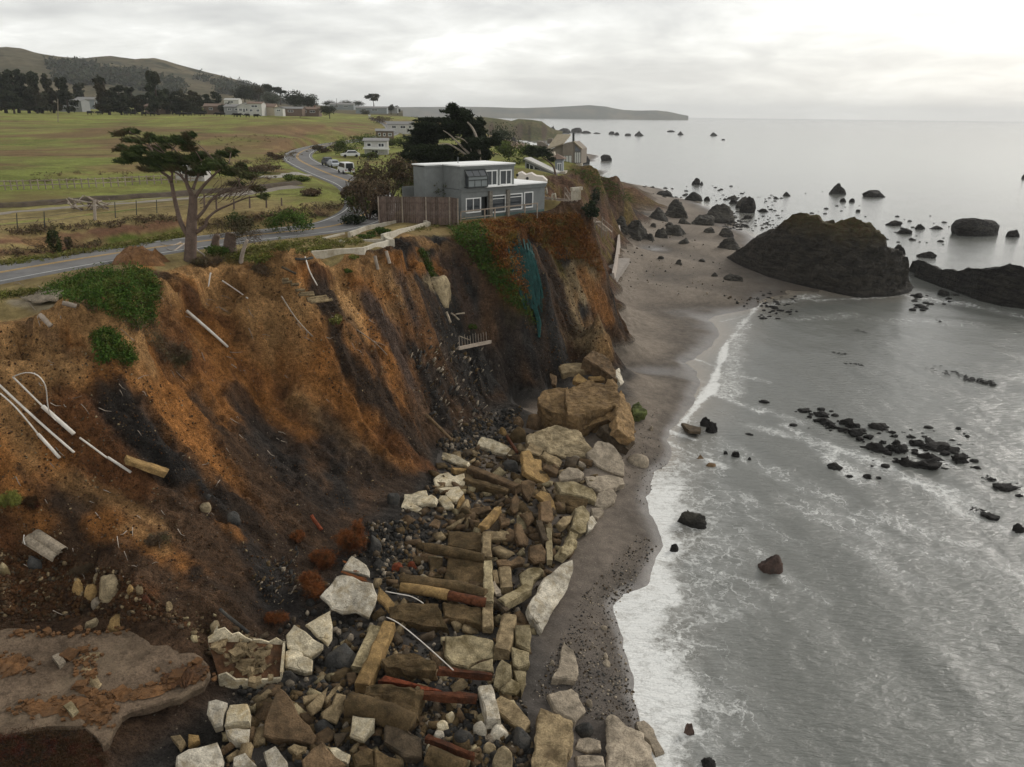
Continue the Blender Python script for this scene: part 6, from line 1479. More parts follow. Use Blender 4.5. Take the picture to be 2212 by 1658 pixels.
# ---- the large floor slab at the lower left, its stains and what lies on it
slab(ZA, [(-60,530),(60,505),(160,502),(300,540),(500,555),(740,535),(900,530),(1060,515),(1180,460),(1330,450),(1420,500),(1560,640),(1720,790),(1745,880),(1690,980),(1500,1080),(1200,1160),(1080,1190),(1010,1230),(960,1300),(900,1440),(850,1480),(700,1340),(400,1330),(-60,1420)], .55, .5, (.10,-.10), 'deck', 'large cracked concrete floor slab with pale stains in the lower left corner', 'floor_slab', bev=.1)
DECK = LAST
slab(ZA, [(425,735),(485,700),(545,780),(490,820)], .85, .28, (.1,-.2), 'pale', 'small pale concrete block lying on the middle of the floor slab', 'concrete_block', 'block', on=DECK, jag=.01, bev=.02)
slab(ZA, [(525,1150),(590,1105),(655,1190),(600,1225)], .85, .28, (.1,-.2), 'mossl', 'small pale concrete block on the orange soil near the front of the floor slab', 'concrete_block', 'block', on=DECK, jag=.01, bev=.02)
def soil_ridge(Zf, pts, r, mat, label, off=None, name='soil_heap', h=.6):
    P = [Vector(hit(*Zf(*p))) if off is not None else on_plane(*Zf(*p), *DECK)+UPV*.10 for p in pts]; P = relax(catmull(P, 6), 2); rs = np.random.default_rng(abs(int(pts[0][0]*3+pts[-1][1]))); m = MB()
    V = []; k = len(P); n_ = 14
    for i, p in enumerate(P):
        d = P[min(i+1, k-1)]-P[max(i-1, 0)]; d.z = 0; d.normalize(); sd = Vector((d.y, -d.x, 0)); w = r*math.sin(math.pi*(i+.35)/(k+.0))**.5*rs.uniform(.7, 1.25) if 0 < i < k-1 else .05
        for j in range(n_):
            a = (j/(n_-1)*2-1); V.append(p+sd*(a*w)+UPV*((1-a*a)*h*w*rs.uniform(.6, 1.2)-.12))
    F = [(i*n_+j, i*n_+j+1, (i+1)*n_+j+1, (i+1)*n_+j) for i in range(k-1) for j in range(n_-1)]
    return props(m.add(V, F).build(name, SM[mat] if isinstance(mat, str) else mat, smooth=True), label, 'soil heap')
SM['soil'] = smat('loose_soil', (.185,.095,.042), (.105,.062,.034), scale=4, bump=1, bdist=.06); SM['soild'] = smat('dark_soil', (.13,.065,.032), (.07,.045,.03), scale=4, bump=1, bdist=.06)
soil_ridge(ZA, [(620,990),(750,1040),(850,1120),(960,1190)], .28, 'soil', 'thin ridge of rusty soil lying across the floor slab')
soil_ridge(ZA, [(870,1065),(1050,1060),(1250,1030),(1420,990)], .45, 'soil', 'orange soil bank along the seaward edge of the floor slab', h=.35)
soil_ridge(ZA, [(1330,960),(1480,900),(1600,880),(1690,900)], 1.0, 'soild', 'dark soil covering the right corner of the floor slab', h=.22)
soil_ridge(ZA, [(180,1150),(400,1150),(620,1140),(800,1210),(900,1290)], .75, 'soil', 'wide orange soil spread over the front of the floor slab', h=.2)
soil_ridge(ZA, [(-40,800),(80,800),(200,850)], .9, 'soil', 'orange soil mound at the left end of the floor slab', h=.25)
soil_ridge(ZA, [(700,800),(720,860),(790,960),(810,1010)], .32, 'buff', 'crumbled pale mortar streak in the middle of the floor slab', h=.3, name='mortar_streak')
soil_ridge(ZA, [(650,750),(750,730),(850,730)], .45, 'buff', 'crumbled pale mortar patch above the streak on the floor slab', h=.2, name='mortar_patch')
m = MB(); rs = random.Random(6)
for pts, r_, n_ in (([(620,990),(750,1040),(850,1120),(960,1190)],40,60),([(870,1065),(1050,1060),(1250,1030),(1420,990)],50,90),([(1330,960),(1480,900),(1600,880),(1690,900)],70,80),([(180,1150),(400,1150),(620,1140),(800,1210),(900,1290)],80,130),([(-40,800),(80,800),(200,850)],90,70),([(650,750),(750,730),(720,860),(800,1000)],70,60),([(100,560),(700,560),(1200,500)],30,60)):
    for k in range(n_):
        f = rs.random()*(len(pts)-1); i = int(f); t_ = f-i; x = pts[i][0]*(1-t_)+pts[i+1][0]*t_+rs.gauss(0, r_); y = pts[i][1]*(1-t_)+pts[i+1][1]*t_+rs.gauss(0, r_*.5); q = on_plane(*ZA(x, y), *DECK)+UPV*.06; s_ = rs.uniform(.03, .13)*(1+2*(rs.random() < .06)); B_ = Matrix.Rotation(rs.uniform(0, 6), 3, 'Z')
        m.hexa([q+B_ @ Vector((x_*s_*rs.uniform(.5, 1.2), y_*s_*rs.uniform(.5, 1), z_*s_*.5)) for z_ in (-1, 1) for x_, y_ in ((-1,-1),(1,-1),(1,1),(-1,1))])
props(m.build('soil_clods', SM['soil'], at=(-15,30,4)), 'small clods of orange soil scattered over the floor slab', 'soil', kind='stuff')
soil_ridge(Zs, [(1040,320),(1120,280),(1220,290),(1250,330)], 1.6, 'soil', 'heap of orange earth left of the cypress beside the road', off=.0, h=.75)
# ---- broken slabs, traced one by one
SL_ = [
 # around the foot of the cliff, centre
 (ZE,[(240,1072),(320,1085),(440,1115),(572,1180),(560,1212),(470,1192),(330,1130)],.35,.3,(-.15,-.2),'cream','long narrow cream slab at the foot of the dark cliff'),
 (ZE,[(672,968),(760,985),(890,1035),(940,1085),(930,1135),(770,1090),(632,1042)],.5,.4,(.05,-.3),'cream','smooth cream slab lying alone on grey cobbles below the cliff'),
 (ZD,[(308,235),(360,190),(440,168),(500,205),(590,185),(605,240),(590,295),(545,300),(440,300),(325,305)],.5,.35,(0,-.25),'cream','upper cream plate of the broken white terrace'),
 (ZD,[(350,325),(400,308),(545,305),(585,355),(560,400),(525,440),(470,435),(430,400),(410,345)],.45,.35,(.05,-.2),'cream','middle cream plate below the upper plate of the broken white terrace'),
 (ZD,[(540,430),(590,370),(605,440),(605,512),(530,500)],.4,.4,(.3,-.3),'ochre','small ochre wedge beside the middle cream plate'),
 (ZD,[(8,500),(38,378),(240,337),(262,385),(300,375),(345,420),(330,470),(200,470),(110,470),(205,510),(195,550)],.45,.3,(0,-.2),'cream','large leftmost cream plate of the broken white terrace'),
 (ZD,[(345,430),(380,385),(430,395),(495,470),(490,500),(405,512),(385,470)],.42,.3,(.05,-.2),'cream','small cream plate between the large left and middle plates'),
 (ZD,[(1120,260),(1180,243),(1250,270),(1240,330),(1185,450),(1150,400),(1115,330)],1.5,.5,(.2,-.9),'brown','pointed brown slab standing upright among the debris'),
 (ZD,[(1125,-20),(1190,-30),(1230,50),(1300,60),(1310,130),(1420,270),(1400,320),(1330,280),(1210,215),(1150,170)],.8,.5,(.5,-.3),'ochre','jagged ochre slab leaning toward the sea above the debris field'),
 (ZE,[(1035,1075),(1075,1013),(1190,1070),(1165,1130)],.8,.7,(.3,-.3),'buff','upper half of the broken buff beam below the big boulders'),
 (ZE,[(1170,1125),(1195,1085),(1350,1165),(1325,1225)],.7,.7,(.3,-.3),'buff','lower half of the broken buff beam below the big boulders'),
 (ZE,[(1185,1225),(1210,1185),(1320,1240),(1305,1290)],.6,.7,(.3,-.3),'brown','short brown block beside the broken buff beam'),
 (ZE,[(1540,1105),(1600,1060),(1640,1000),(1730,1010),(1800,1070),(1825,1110),(1865,1200),(1860,1290),(1800,1280),(1640,1210),(1570,1150)],.8,.7,(.1,-.25),'pale','broad pale slab at the sea edge just below the big boulders'),
 (ZE,[(1530,1300),(1600,1290),(1720,1280),(1850,1310),(1868,1360),(1700,1420),(1650,1430),(1560,1370)],.45,.5,(.1,-.1),'pale','flat grey slab half sunk in the sand below the broad pale slab'),
 (ZE,[(1340,1250),(1400,1220),(1480,1230),(1522,1270),(1500,1310),(1330,1330),(1310,1290)],.6,.6,(0,-.2),'pale','rounded pale slab left of the flat grey slab'),
 (ZE,[(1285,1340),(1440,1335),(1560,1390),(1600,1400),(1635,1460),(1620,1500),(1560,1480),(1330,1430)],.75,.5,(.1,-.15),'mossl','long pale slab with a mossy front edge'),
 (ZE,[(1290,1450),(1420,1455),(1560,1490),(1545,1560),(1480,1570),(1290,1500)],.5,.8,(.1,-.7),'moss','mossy wall piece under the long pale slab'),
 (ZE,[(1640,1440),(1720,1390),(1770,1400),(1800,1450),(1780,1510),(1700,1560),(1610,1545)],.5,.7,(.2,-.25),'pale','smooth rounded pale block on the sand at the seaward edge'),
 (ZE,[(1585,1560),(1680,1553),(1695,1600),(1640,1650),(1590,1620)],.4,.6,(.2,-.2),'pale','small pale block below the smooth rounded block'),
 (ZD,[(1620,500),(1690,480),(1755,545),(1730,640),(1720,720),(1670,740),(1580,690),(1600,600)],1.0,.8,(.5,-.3),'mossl','twisted knobbly mossy lump at the seaward edge'),
 (ZD,[(1720,600),(1770,570),(1822,640),(1790,690),(1740,720)],.6,.5,(.5,-.2),'white','small white slab with scratched stripes at the seaward edge'),
 (ZD,[(1570,720),(1645,740),(1640,840),(1600,900),(1545,950),(1480,910),(1500,840),(1550,800)],.9,.9,(.6,-.1),'mossl','tall pale mossy block above the largest wall slab'),
 (ZD,[(1590,980),(1598,1090),(1540,1250),(1440,1410),(1390,1480),(1360,1560),(1310,1650),(1200,1500),(1180,1420),(1280,1250),(1330,1140),(1440,1060),(1500,1010)],1.1,.6,(.45,-.15),'white','largest pale wall slab with scratched lines, leaning on the sand'),
 (ZD,[(1100,1120),(1180,1050),(1300,1045),(1330,1080),(1240,1180),(1200,1280),(1130,1230)],1.0,.7,(.2,-.4),'mossl','rough yellowish slab left of the largest wall slab'),
 (ZD,[(445,720),(760,730),(765,920),(620,890),(440,850)],.55,.6,(.05,-.15),'moss','square brown mossy panel at the top of the panel row'),
 (ZD,[(440,945),(640,970),(780,1010),(780,1230),(640,1220),(400,1190)],.5,.6,(.05,-.15),'moss','large brown mossy panel between the two upper logs'),
 (ZD,[(390,1370),(760,1420),(770,1580),(700,1560),(400,1500)],.5,.6,(.05,-.15),'moss','brown mossy panel below the rusty pipe'),
 (ZD,[(270,950),(395,960),(390,1140),(270,1120)],.5,.5,(.05,-.2),'moss','narrow mossy panel left of the large brown panel'),
 (ZD,[(820,715),(1000,715),(1030,770),(1020,800),(820,790)],.6,.4,(.1,-.25),'buff','flat buff plank-shaped slab right of the panel row'),
 (ZD,[(1070,640),(1120,650),(1195,790),(1180,860),(1100,840),(1065,740)],1.1,.4,(.5,-.5),'brown','brown slab leaning right in the middle of the debris'),
 (ZD,[(1290,450),(1390,430),(1425,600),(1400,640),(1300,620)],1.3,.5,(.5,-.5),'brown','tall brown slab under the long mossy pale slab'),
 (ZD,[(1100,560),(1210,540),(1240,600),(1180,670)],1.0,.5,(0,-.6),'brown','dark wedge slab below the pointed upright slab'),
 (ZD,[(910,570),(1020,600),(1010,650),(930,670)],.7,.4,(.1,-.4),'brown','small cracked brown slab left of the dark wedge'),
 (ZD,[(640,510),(830,480),(840,520),(720,565),(640,545)],.5,.4,(0,-.4),'brown','low brown slab in the hollow below the long beams'),
 (ZD,[(1450,640),(1500,580),(1600,570),(1570,640),(1490,690)],.9,.5,(.2,-.3),'buff','buff corner block behind the tall mossy block'),
 (ZD,[(1190,860),(1310,830),(1350,900),(1340,1000),(1240,1010),(1190,960)],.8,.5,(.2,-.4),'brown','brown slab beside the pale cracked strips'),
 (ZD,[(880,980),(960,970),(1030,990),(1100,940),(1150,970),(1140,1020),(1000,1040),(900,1030)],.7,.4,(0,-.5),'brown','wavy edged brown slab below the cobble pocket'),
 (ZD,[(1250,380),(1300,340),(1380,370),(1420,440),(1440,520),(1400,560),(1350,470)],1.0,.4,(.4,-.5),'ochre','curved ochre slab leaning under the jagged slab'),
 (ZD,[(1030,420),(1075,360),(1105,450),(1090,540),(1050,560),(1020,500)],.9,.4,(.4,-.7),'brown','narrow brown shard in the shadow of the pointed slab'),
 (ZD,[(255,665),(320,590),(370,620),(350,680)],.4,.3,(0,-.4),'brown','small brown wedge on the cobbles above the panel row'),
 (ZD,[(420,690),(500,640),(600,585),(560,640),(480,690)],.45,.25,(0,-.3),'buff','thin buff sliver lying above the square mossy panel'),
 # lower centre
 (ZC,[(740,475),(860,470),(870,560),(860,700),(740,640),(730,560)],.7,.7,(.2,-.2),'mossl','top block of the broken white column on the sand edge'),
 (ZC,[(700,650),(850,700),(855,800),(760,840),(720,800)],.7,.7,(.2,-.2),'mossl','middle block of the broken white column on the sand edge'),
 (ZC,[(720,850),(830,860),(820,960),(790,1060),(740,930)],.7,.7,(.2,-.2),'mossl','lowest block of the broken white column on the sand edge'),
 (ZC,[(575,830),(620,755),(700,800),(705,880),(640,960),(590,1000),(550,980)],1.0,.7,(-.1,-.4),'mossl','pale mossy wedge left of the broken white column'),
 (ZC,[(600,1010),(700,920),(770,960),(775,1020),(740,1055),(640,1040)],.6,.8,(.1,-.5),'mossl','yellowish chunk at the foot of the broken white column'),
 (ZC,[(150,560),(330,555),(555,600),(558,740),(380,800),(340,830),(220,800),(150,720)],.6,.7,(.05,-.15),'mossl','broad yellow stained slab above the dark steel beam'),
 (ZC,[(385,812),(556,745),(556,870),(345,842)],.58,.7,(.05,-.15),'mossl','triangular corner broken off the broad yellow stained slab'),
 (ZB,[(1145,940),(1200,895),(1400,945),(1560,980),(1690,1030),(1520,1030),(1500,985),(1330,965)],.6,.3,(0,-.3),'redb','strip of red brickwork wedged between mossy blocks','brick_panel','brickwork'),
 (ZC,[(1140,605),(1180,660),(1220,680),(1255,790),(1240,930),(1130,920),(1040,910),(1090,840),(1105,700)],.3,.5,(.05,-.05),'pale','arrow-shaped pale slab lying alone on the sand'),
 (ZC,[(1000,1050),(1100,1010),(1200,1000),(1260,1040),(1320,1190),(1280,1220),(1230,1280),(1130,1230),(1060,1180)],.35,.5,(.05,-.05),'pale','broad rounded pale slab on the sand below the arrow-shaped slab'),
 (ZC,[(945,1160),(1060,1200),(1210,1260),(1215,1480),(1160,1530),(1170,1690),(880,1690),(890,1500)],.8,1.0,(.05,-.05),'buff','tall rectangular buff block with dark grooves at the bottom edge'),
 (ZC,[(1250,1410),(1340,1390),(1440,1430),(1450,1500),(1330,1530),(1225,1500)],.45,.6,(.0,-.1),'pale','upper half of the split pale boulder at the bottom edge'),
 (ZC,[(1230,1560),(1330,1540),(1460,1560),(1475,1640),(1400,1665),(1240,1655)],.45,.6,(.0,-.1),'pale','lower half of the split pale boulder at the bottom edge'),
 (ZC,[(1500,1230),(1560,1210),(1670,1310),(1800,1370),(1890,1500),(1880,1700),(1500,1700)],.7,.9,(.05,-.05),'pale','large smooth pale slab at the bottom edge beside the surf'),
 (ZC,[(1730,1270),(1800,1255),(1880,1330),(1970,1530),(1900,1560),(1850,1450),(1740,1330)],.35,.6,(.1,-.1),'pale','long grey slab lying in the surf beside the large smooth slab'),
 (ZC,[(550,1100),(610,1055),(760,1140),(865,1270),(810,1350),(700,1290),(600,1200)],.7,.7,(.1,-.2),'buff','broken buff beam with a diagonal crack above the white boulders'),
 # lower left of centre
 (ZB,[(665,240),(800,70),(850,60),(1100,130),(1140,230),(1120,310),(1070,420),(960,370),(850,380),(760,350)],1.0,.35,(.25,-.45),'white','large white slab with red roots trailing over it'),
 (ZF,[(1180,1200),(1240,1125),(1330,1170),(1400,1230),(1440,1300),(1435,1370),(1300,1330),(1130,1290)],1.0,.35,(.25,-.45),'white','smaller white slab above the large rooted white slab'),
 (ZB,[(540,470),(650,400),(750,355),(770,480),(760,590),(730,650),(620,550)],1.0,.3,(.35,-.45),'cream','cream wedge slab leaning below the large rooted white slab'),
 (ZB,[(385,560),(450,475),(540,530),(690,640),(690,680),(590,750),(390,670)],.8,.7,(.25,-.5),'cream','curved cream shell piece beside the broken tank'),
 (ZB,[(370,690),(420,675),(510,700),(520,735),(600,770),(600,860),(530,870),(370,825)],.6,.4,(.2,-.35),'cream','rounded cream plate below the curved shell piece'),
 (ZB,[(880,870),(960,860),(985,960),(900,980)],.6,.6,(.2,-.3),'brown','small brown cube at the end of the two long beams','concrete_block','block'),
 (ZB,[(1240,330),(1420,300),(1640,290),(1680,400),(1740,510),(1500,490),(1250,420)],.9,1.1,(.0,-.45),'moss','thick shaggy mossy block under the rusty pipe'),
 (ZB,[(1160,770),(1290,720),(1440,715),(1640,790),(1630,850),(1550,860),(1200,830)],.9,1.1,(.0,-.2),'moss','long mossy block with a bare brown top above the red brickwork'),
 (ZB,[(1060,1000),(1200,960),(1520,1010),(1500,1180),(1480,1260),(1250,1230),(1050,1100)],.8,1.0,(.0,-.5),'moss','shaggy dark mossy block below the red brickwork'),
 (ZB,[(1155,150),(1285,300),(1240,370),(1140,260)],1.0,.25,(.3,-.5),'ochre','triangular tan plate standing beside the large rooted white slab'),
 (ZB,[(310,985),(370,1020),(430,1100),(500,1230),(630,1390),(600,1470),(470,1440),(190,1390),(230,1180)],.7,.6,(.1,-.35),'brown','large brown slab pointing uphill at the lower centre'),
 (ZB,[(510,1070),(640,1040),(630,1080),(530,1130)],.6,.4,(.0,-.4),'buff','small buff piece above the hollow block cluster'),
 (ZB,[(560,1150),(640,1080),(740,980),(720,1060),(680,1180),(600,1240)],1.0,.4,(.5,-.6),'buff','thin curved slab standing in the hollow block cluster, left one'),
 (ZB,[(700,1090),(760,1010),(840,950),(800,1030),(720,1130)],1.0,.3,(.5,-.6),'buff','thin slab standing in the hollow block cluster, middle one'),
 (ZB,[(670,1200),(760,1130),(800,1030),(880,1060),(860,1180),(810,1300),(690,1250)],.9,.4,(.3,-.6),'buff','broad hollow slab of the block cluster, right one'),
 (ZB,[(930,1225),(1115,1250),(1105,1330),(1020,1430),(900,1390),(920,1300)],.8,.5,(.1,-.35),'cream','square cream block with cracks between dark mossy blocks'),
 (ZB,[(1200,1280),(1290,1260),(1500,1420),(1510,1580),(1350,1560),(1200,1450)],.7,.8,(.1,-.4),'dark','big dark lump right of the square cream block'),
 (ZB,[(770,1380),(910,1350),(870,1420),(800,1490)],.5,.4,(.1,-.4),'dark','dark brown flake below the square cream block'),
 (ZB,[(930,1550),(1060,1490),(1110,1510),(1120,1640),(960,1670)],.6,.6,(.1,-.3),'moss','cracked mossy slab at the bottom edge, left piece'),
 (ZB,[(1115,1500),(1240,1560),(1340,1600),(1320,1680),(1125,1680)],.6,.6,(.1,-.3),'moss','cracked mossy slab at the bottom edge, right piece'),
 (ZB,[(720,1490),(800,1485),(915,1550),(890,1620),(800,1600)],.6,.4,(.1,-.3),'cream','yellowish rounded plate at the bottom edge'),
 (ZB,[(510,1600),(600,1500),(680,1440),(760,1540),(880,1640),(700,1690),(510,1690)],.7,.6,(.1,-.35),'brown','brown pyramid block at the bottom edge'),
 (ZB,[(395,1495),(450,1455),(560,1480),(550,1530),(470,1560)],.5,.4,(.1,-.3),'buff','small buff stone slab above the brown pyramid block'),
 # white cracked mass
 (ZA,[(1730,1110),(1790,1088),(1890,1120),(1850,1230),(1840,1300),(1780,1320),(1715,1210)],.9,.6,(.1,-.35),'white','left top block of the cracked white mass right of the floor slab'),
 (ZA,[(1870,1200),(1900,1130),(2050,1125),(2075,1180),(2070,1280),(1860,1310)],.9,.6,(.1,-.35),'cream','right top block with yellow stain of the cracked white mass'),
 (ZA,[(1870,1345),(1970,1330),(2070,1340),(2070,1470),(1960,1440),(1890,1400)],.7,.6,(.1,-.35),'white','middle white block below the yellow stained block'),
 (ZA,[(1460,1560),(1560,1500),(1800,1440),(1850,1560),(1840,1640),(1780,1690),(1450,1690)],.7,.6,(.1,-.3),'white','large white block at the bottom edge right of the red succulents'),
 (ZA,[(1930,1570),(2030,1540),(2120,1640),(2000,1690),(1930,1650)],.6,.5,(.1,-.3),'white','shattered white block at the bottom edge between larger ones'),
 (ZB,[(200,1530),(290,1470),(390,1600),(400,1680),(230,1660)],.6,.5,(.2,-.3),'white','white block with pointed top at the bottom edge left of the brown pyramid'),
 (ZA,[(1410,1400),(1490,1385),(1525,1430),(1480,1490)],.5,.5,(.1,-.3),'buff','small buff block above the large white bottom block'),
 (ZA,[(1560,1380),(1640,1385),(1650,1430),(1560,1480)],.5,.5,(.1,-.3),'ochre','small yellow block beside the small buff block'),
 # shore
 (ZR,[(340,680),(420,672),(480,720),(470,745),(410,740)],.3,.35,(.0,.1),'dark','flat dark slab at the water line beyond the big boulders'),
 (ZR,[(430,905),(470,865),(495,895),(500,915)],.6,.5,(.1,-.8),'brown','brown triangular slab tip standing in the shallow surf'),
 # big boulder pile under the headland
 (ZE,[(1142,640),(1200,572),(1390,556),(1450,640),(1440,770),(1300,775),(1200,735),(1148,690)],3.0,3.2,(-.05,-.3),'pile','rounded left block of the big brown boulder pile under the headland','boulder','boulder'),
 (ZE,[(1370,580),(1470,535),(1550,495),(1700,525),(1765,485),(1812,540),(1820,650),(1790,705),(1620,745),(1480,800),(1390,780),(1370,650)],3.5,3.0,(.1,-.22),'pile','broad flat top block of the big brown boulder pile under the headland','boulder','boulder'),
 (ZE,[(1390,785),(1480,785),(1620,725),(1790,690),(1800,790),(1650,850),(1530,895),(1420,850)],2.5,1.8,(.1,-.8),'pile','yellow broken face below the flat top block of the boulder pile','boulder','boulder'),
 (ZE,[(1790,650),(1830,590),(1920,730),(1958,930),(1940,995),(1880,965),(1800,900)],2.4,1.1,(.7,-.2),'pile','long brown slab leaning on the seaward side of the boulder pile','boulder','boulder'),
 (ZE,[(1660,880),(1810,850),(1900,960),(1950,1010),(1900,1085),(1750,980)],1.2,1.2,(.3,-.4),'dark','dark undercut block below the long leaning slab','boulder','boulder'),
 (ZE,[(1520,310),(1600,250),(1700,290),(1790,415),(1800,500),(1690,420)],2.6,1.6,(.2,-.3),'brown','brown pitched block at the back of the boulder pile','boulder','boulder'),
 (ZE,[(1310,380),(1360,360),(1510,360),(1590,410),(1400,430),(1350,450)],2.2,.7,(0,-.2),'buff','flat pale topped slab at the back left of the boulder pile','boulder','boulder'),
 (ZE,[(1560,470),(1740,455),(1700,500),(1590,510)],2.8,.5,(0,-.5),'ochre','narrow ochre ledge behind the flat top block','boulder','boulder'),
 (ZE,[(1430,500),(1480,440),(1560,500),(1530,540)],3.2,.8,(.1,-.5),'ochre','small pointed block on the back edge of the boulder pile','boulder','boulder'),
 (ZE,[(1240,440),(1300,460),(1290,540),(1255,530)],2.4,.6,(-.3,-.4),'brown','brown upright flake on the left back of the boulder pile','boulder','boulder'),
 (ZE,[(1790,420),(1815,400),(1860,520),(1830,540),(1800,480)],1.4,.5,(.6,-.2),'white','white splinter on the seaward back of the boulder pile','boulder','boulder'),
 (ZE,[(1920,710),(1980,680),(2040,740),(2035,770),(1930,790)],1.0,.9,(.0,-.1),'green','bright green algae block on the sand beside the boulder pile','boulder','boulder'),
 (ZE,[(1050,960),(1150,920),(1300,870),(1500,930),(1600,1060),(1560,1140),(1400,1150),(1230,1110),(1060,1020)],.9,1.2,(.1,-.35),'tan','broad smooth tan rock bank below the boulder pile','boulder','boulder'),
]
for r in SL_: slab(*r)
rs_ = random.Random(3)
for (Zf, x, y, w, h, mt, lab) in (
 (ZE,1115,905,150,140,'brown','brown upright boulder left of the boulder pile'),(ZE,975,880,110,80,'brown','small brown boulder beside the upright brown boulder'),(ZE,975,1015,170,140,'moss','dark squarish boulder with pale top below the dark cliff'),(ZE,848,955,80,70,'ochre','small ochre boulder by the rusty pole'),
 (ZE,1980,1205,200,100,'pale','lumpy pale rock on the sand below the boulder pile'),(ZE,1455,1190,130,60,'pale','pale stone between the buff beam and the broad pale slab'),(ZE,1510,1230,90,60,'pale','pale stone above the rounded pale slab'),(ZE,905,1260,150,90,'slate','dark slate boulder left of the jagged ochre slab'),
 (ZE,2085,920,40,50,'pale','small pointed pale stone on the sand right of the boulder pile'),
 (ZC,190,1310,110,130,'cream','cream upright stone left in the white boulder group'),(ZC,130,1385,130,110,'cream','cream stone below the cream upright stone'),(ZC,90,1440,130,70,'white','low white stone left of the green-grey boulder'),(ZC,430,1415,150,170,'white','large white boulder in the middle of the white boulder group'),
 (ZC,600,1440,180,150,'white','widest white boulder right of the large middle boulder'),(ZC,305,1490,170,160,'slate','green-grey boulder below the white boulders'),(ZC,390,1255,100,60,'buff','flat buff stone above the large white boulder'),(ZC,280,1285,100,150,'brown','brown fractured boulder beside the cream upright stone'),
 (ZC,210,1170,110,70,'buff','buff angular stone under the dark steel beam'),(ZC,520,1550,120,90,'tan','tan lump below the large white boulder'),(ZC,630,1690,240,210,'tan','big tan boulder at the bottom edge'),(ZC,780,1500,200,160,'slate','mottled dark concrete lump beside the tall rectangular block'),(ZC,530,1445,80,60,'pale','small pale stone between the two largest white boulders'),
 (ZC,1305,1395,160,90,'slate','grey flat boulder right of the tall rectangular block'),(ZC,1345,1160,60,80,'pale','round pale boulder right of the broad rounded slab'),(ZC,590,480,90,100,'mossl','round pale stone beside the long post'),(ZC,30,1560,90,110,'cream','cream stone at the lower end of the rusty beam'),(ZC,130,1590,100,80,'cream','cream stone right of the rusty beam end'),(ZC,320,1650,110,90,'mossl','squarish mossy stone at the bottom edge'),
 (ZC,1045,815,40,50,'pale','small white stone left of the arrow-shaped slab'),(ZC,1470,520,60,40,'pale','small pale stone on the gravel by the surf, rounded'),(ZC,1480,760,50,60,'pale','upper of two small pale stones on the dark gravel'),(ZC,1490,820,70,50,'pale','lower of two small pale stones on the dark gravel'),
 (ZF,1480,1110,190,220,'slate','large blue-grey boulder beside the red root clump'),(ZF,1545,1300,200,110,'slate','grey oblong cobble below the blue-grey boulder'),(ZF,1735,1310,130,100,'redb','red brown cobble in the grey cobble pocket, left one'),(ZF,1900,1280,120,90,'redb','red brown cobble in the grey cobble pocket, right one'),(ZF,1690,560,150,130,'slate','greenish block perched left of the cream plates'),
 (ZB,830,830,330,180,'slate','broad dark lump between the cream plates and the two long beams'),(ZB,390,960,170,110,'slate','dark stone below the rounded cream plate'),(ZB,620,960,80,70,'slate','slate cobble above the hollow block cluster, left'),(ZB,690,990,70,60,'slate','slate cobble above the hollow block cluster, right'),(ZB,820,690,50,50,'white','small white pebble stone beside the pale beam'),(ZB,680,1400,200,140,'slate','grey boulder right of the large brown slab'),
 (ZG,640,1610,110,150,'ochre','ochre boulder at the top of the debris heap on the left'),(ZG,740,1640,150,110,'ochre','long ochre boulder right of the first ochre boulder'),(ZG,800,1500,90,70,'tan','tan stone at the upper edge of the left debris heap'),(ZG,890,1640,220,190,'tan','large grey-tan boulder at the right of the left debris heap'),(ZG,270,1400,120,110,'slate','dark boulder below the white half pipes'),(ZG,20,1450,90,110,'mossl','pale block at the left edge below the half pipes'),
 (ZG,1085,1600,70,80,'ochre','small orange block on the lower slope'),(ZG,1150,1600,70,60,'buff','small buff block beside the orange block'),(ZG,1690,910,110,60,'tan','tan stone on the dark lower slope'),(ZG,1920,1000,130,70,'slate','grey stone on the dark lower slope'),(ZG,1720,830,70,50,'slate','small grey stone above the tan stone on the slope'),(ZA,960,500,200,90,'ochre','ochre-topped boulder behind the floor slab'),(ZA,750,500,120,70,'tan','tan boulder behind the floor slab'),(ZA,800,330,110,80,'pale','pale squared stone behind the ochre-topped boulder'),
 (ZA,1780,540,120,110,'tan','tan boulder inside the broken tank'),(ZA,1200,290,80,70,'rust','rusty orange block on the brown slope'),(ZA,1400,360,60,90,'buff','buff upright chip on the brown slope'),(ZS,1690,910,250,330,'tan','large pale tan rock outcrop bulging from the cliff')):
    if 'outcrop' in lab:
        p = hit(*ZS(1640,760)); V, F = rock_verts(4, 77, 10, .2); mp = mpp(p)*.2605
        X = V*np.array([125*mp, 1.0, 165*mp]); X[:, 0] += -X[:, 2]*-.0; c, s = math.cos(.35), math.sin(.35); X = np.stack([X[:, 0]*c+X[:, 2]*s*-1, X[:, 1], X[:, 0]*s+X[:, 2]*c], 1)
        me = mesh_np('rock_outcrop', X, F, smooth=False); me.materials.append(SM['tan']); o = link('rock_outcrop', me); o.location = p; props(o, lab, 'rock')
    else:
        sc = mpp(hit(*Zf(x, y))); k = 1000/2211*PW/3840 if Zf not in (ZB, ZD, ZF) else {ZB: 800/1769, ZD: 900/2211, ZF: 750/2212}[Zf]*PW/3840
        rock(*Zf(x, y), w*k, h*k*.9, mt, lab, cuts=12, rough=.14, depth=.85)
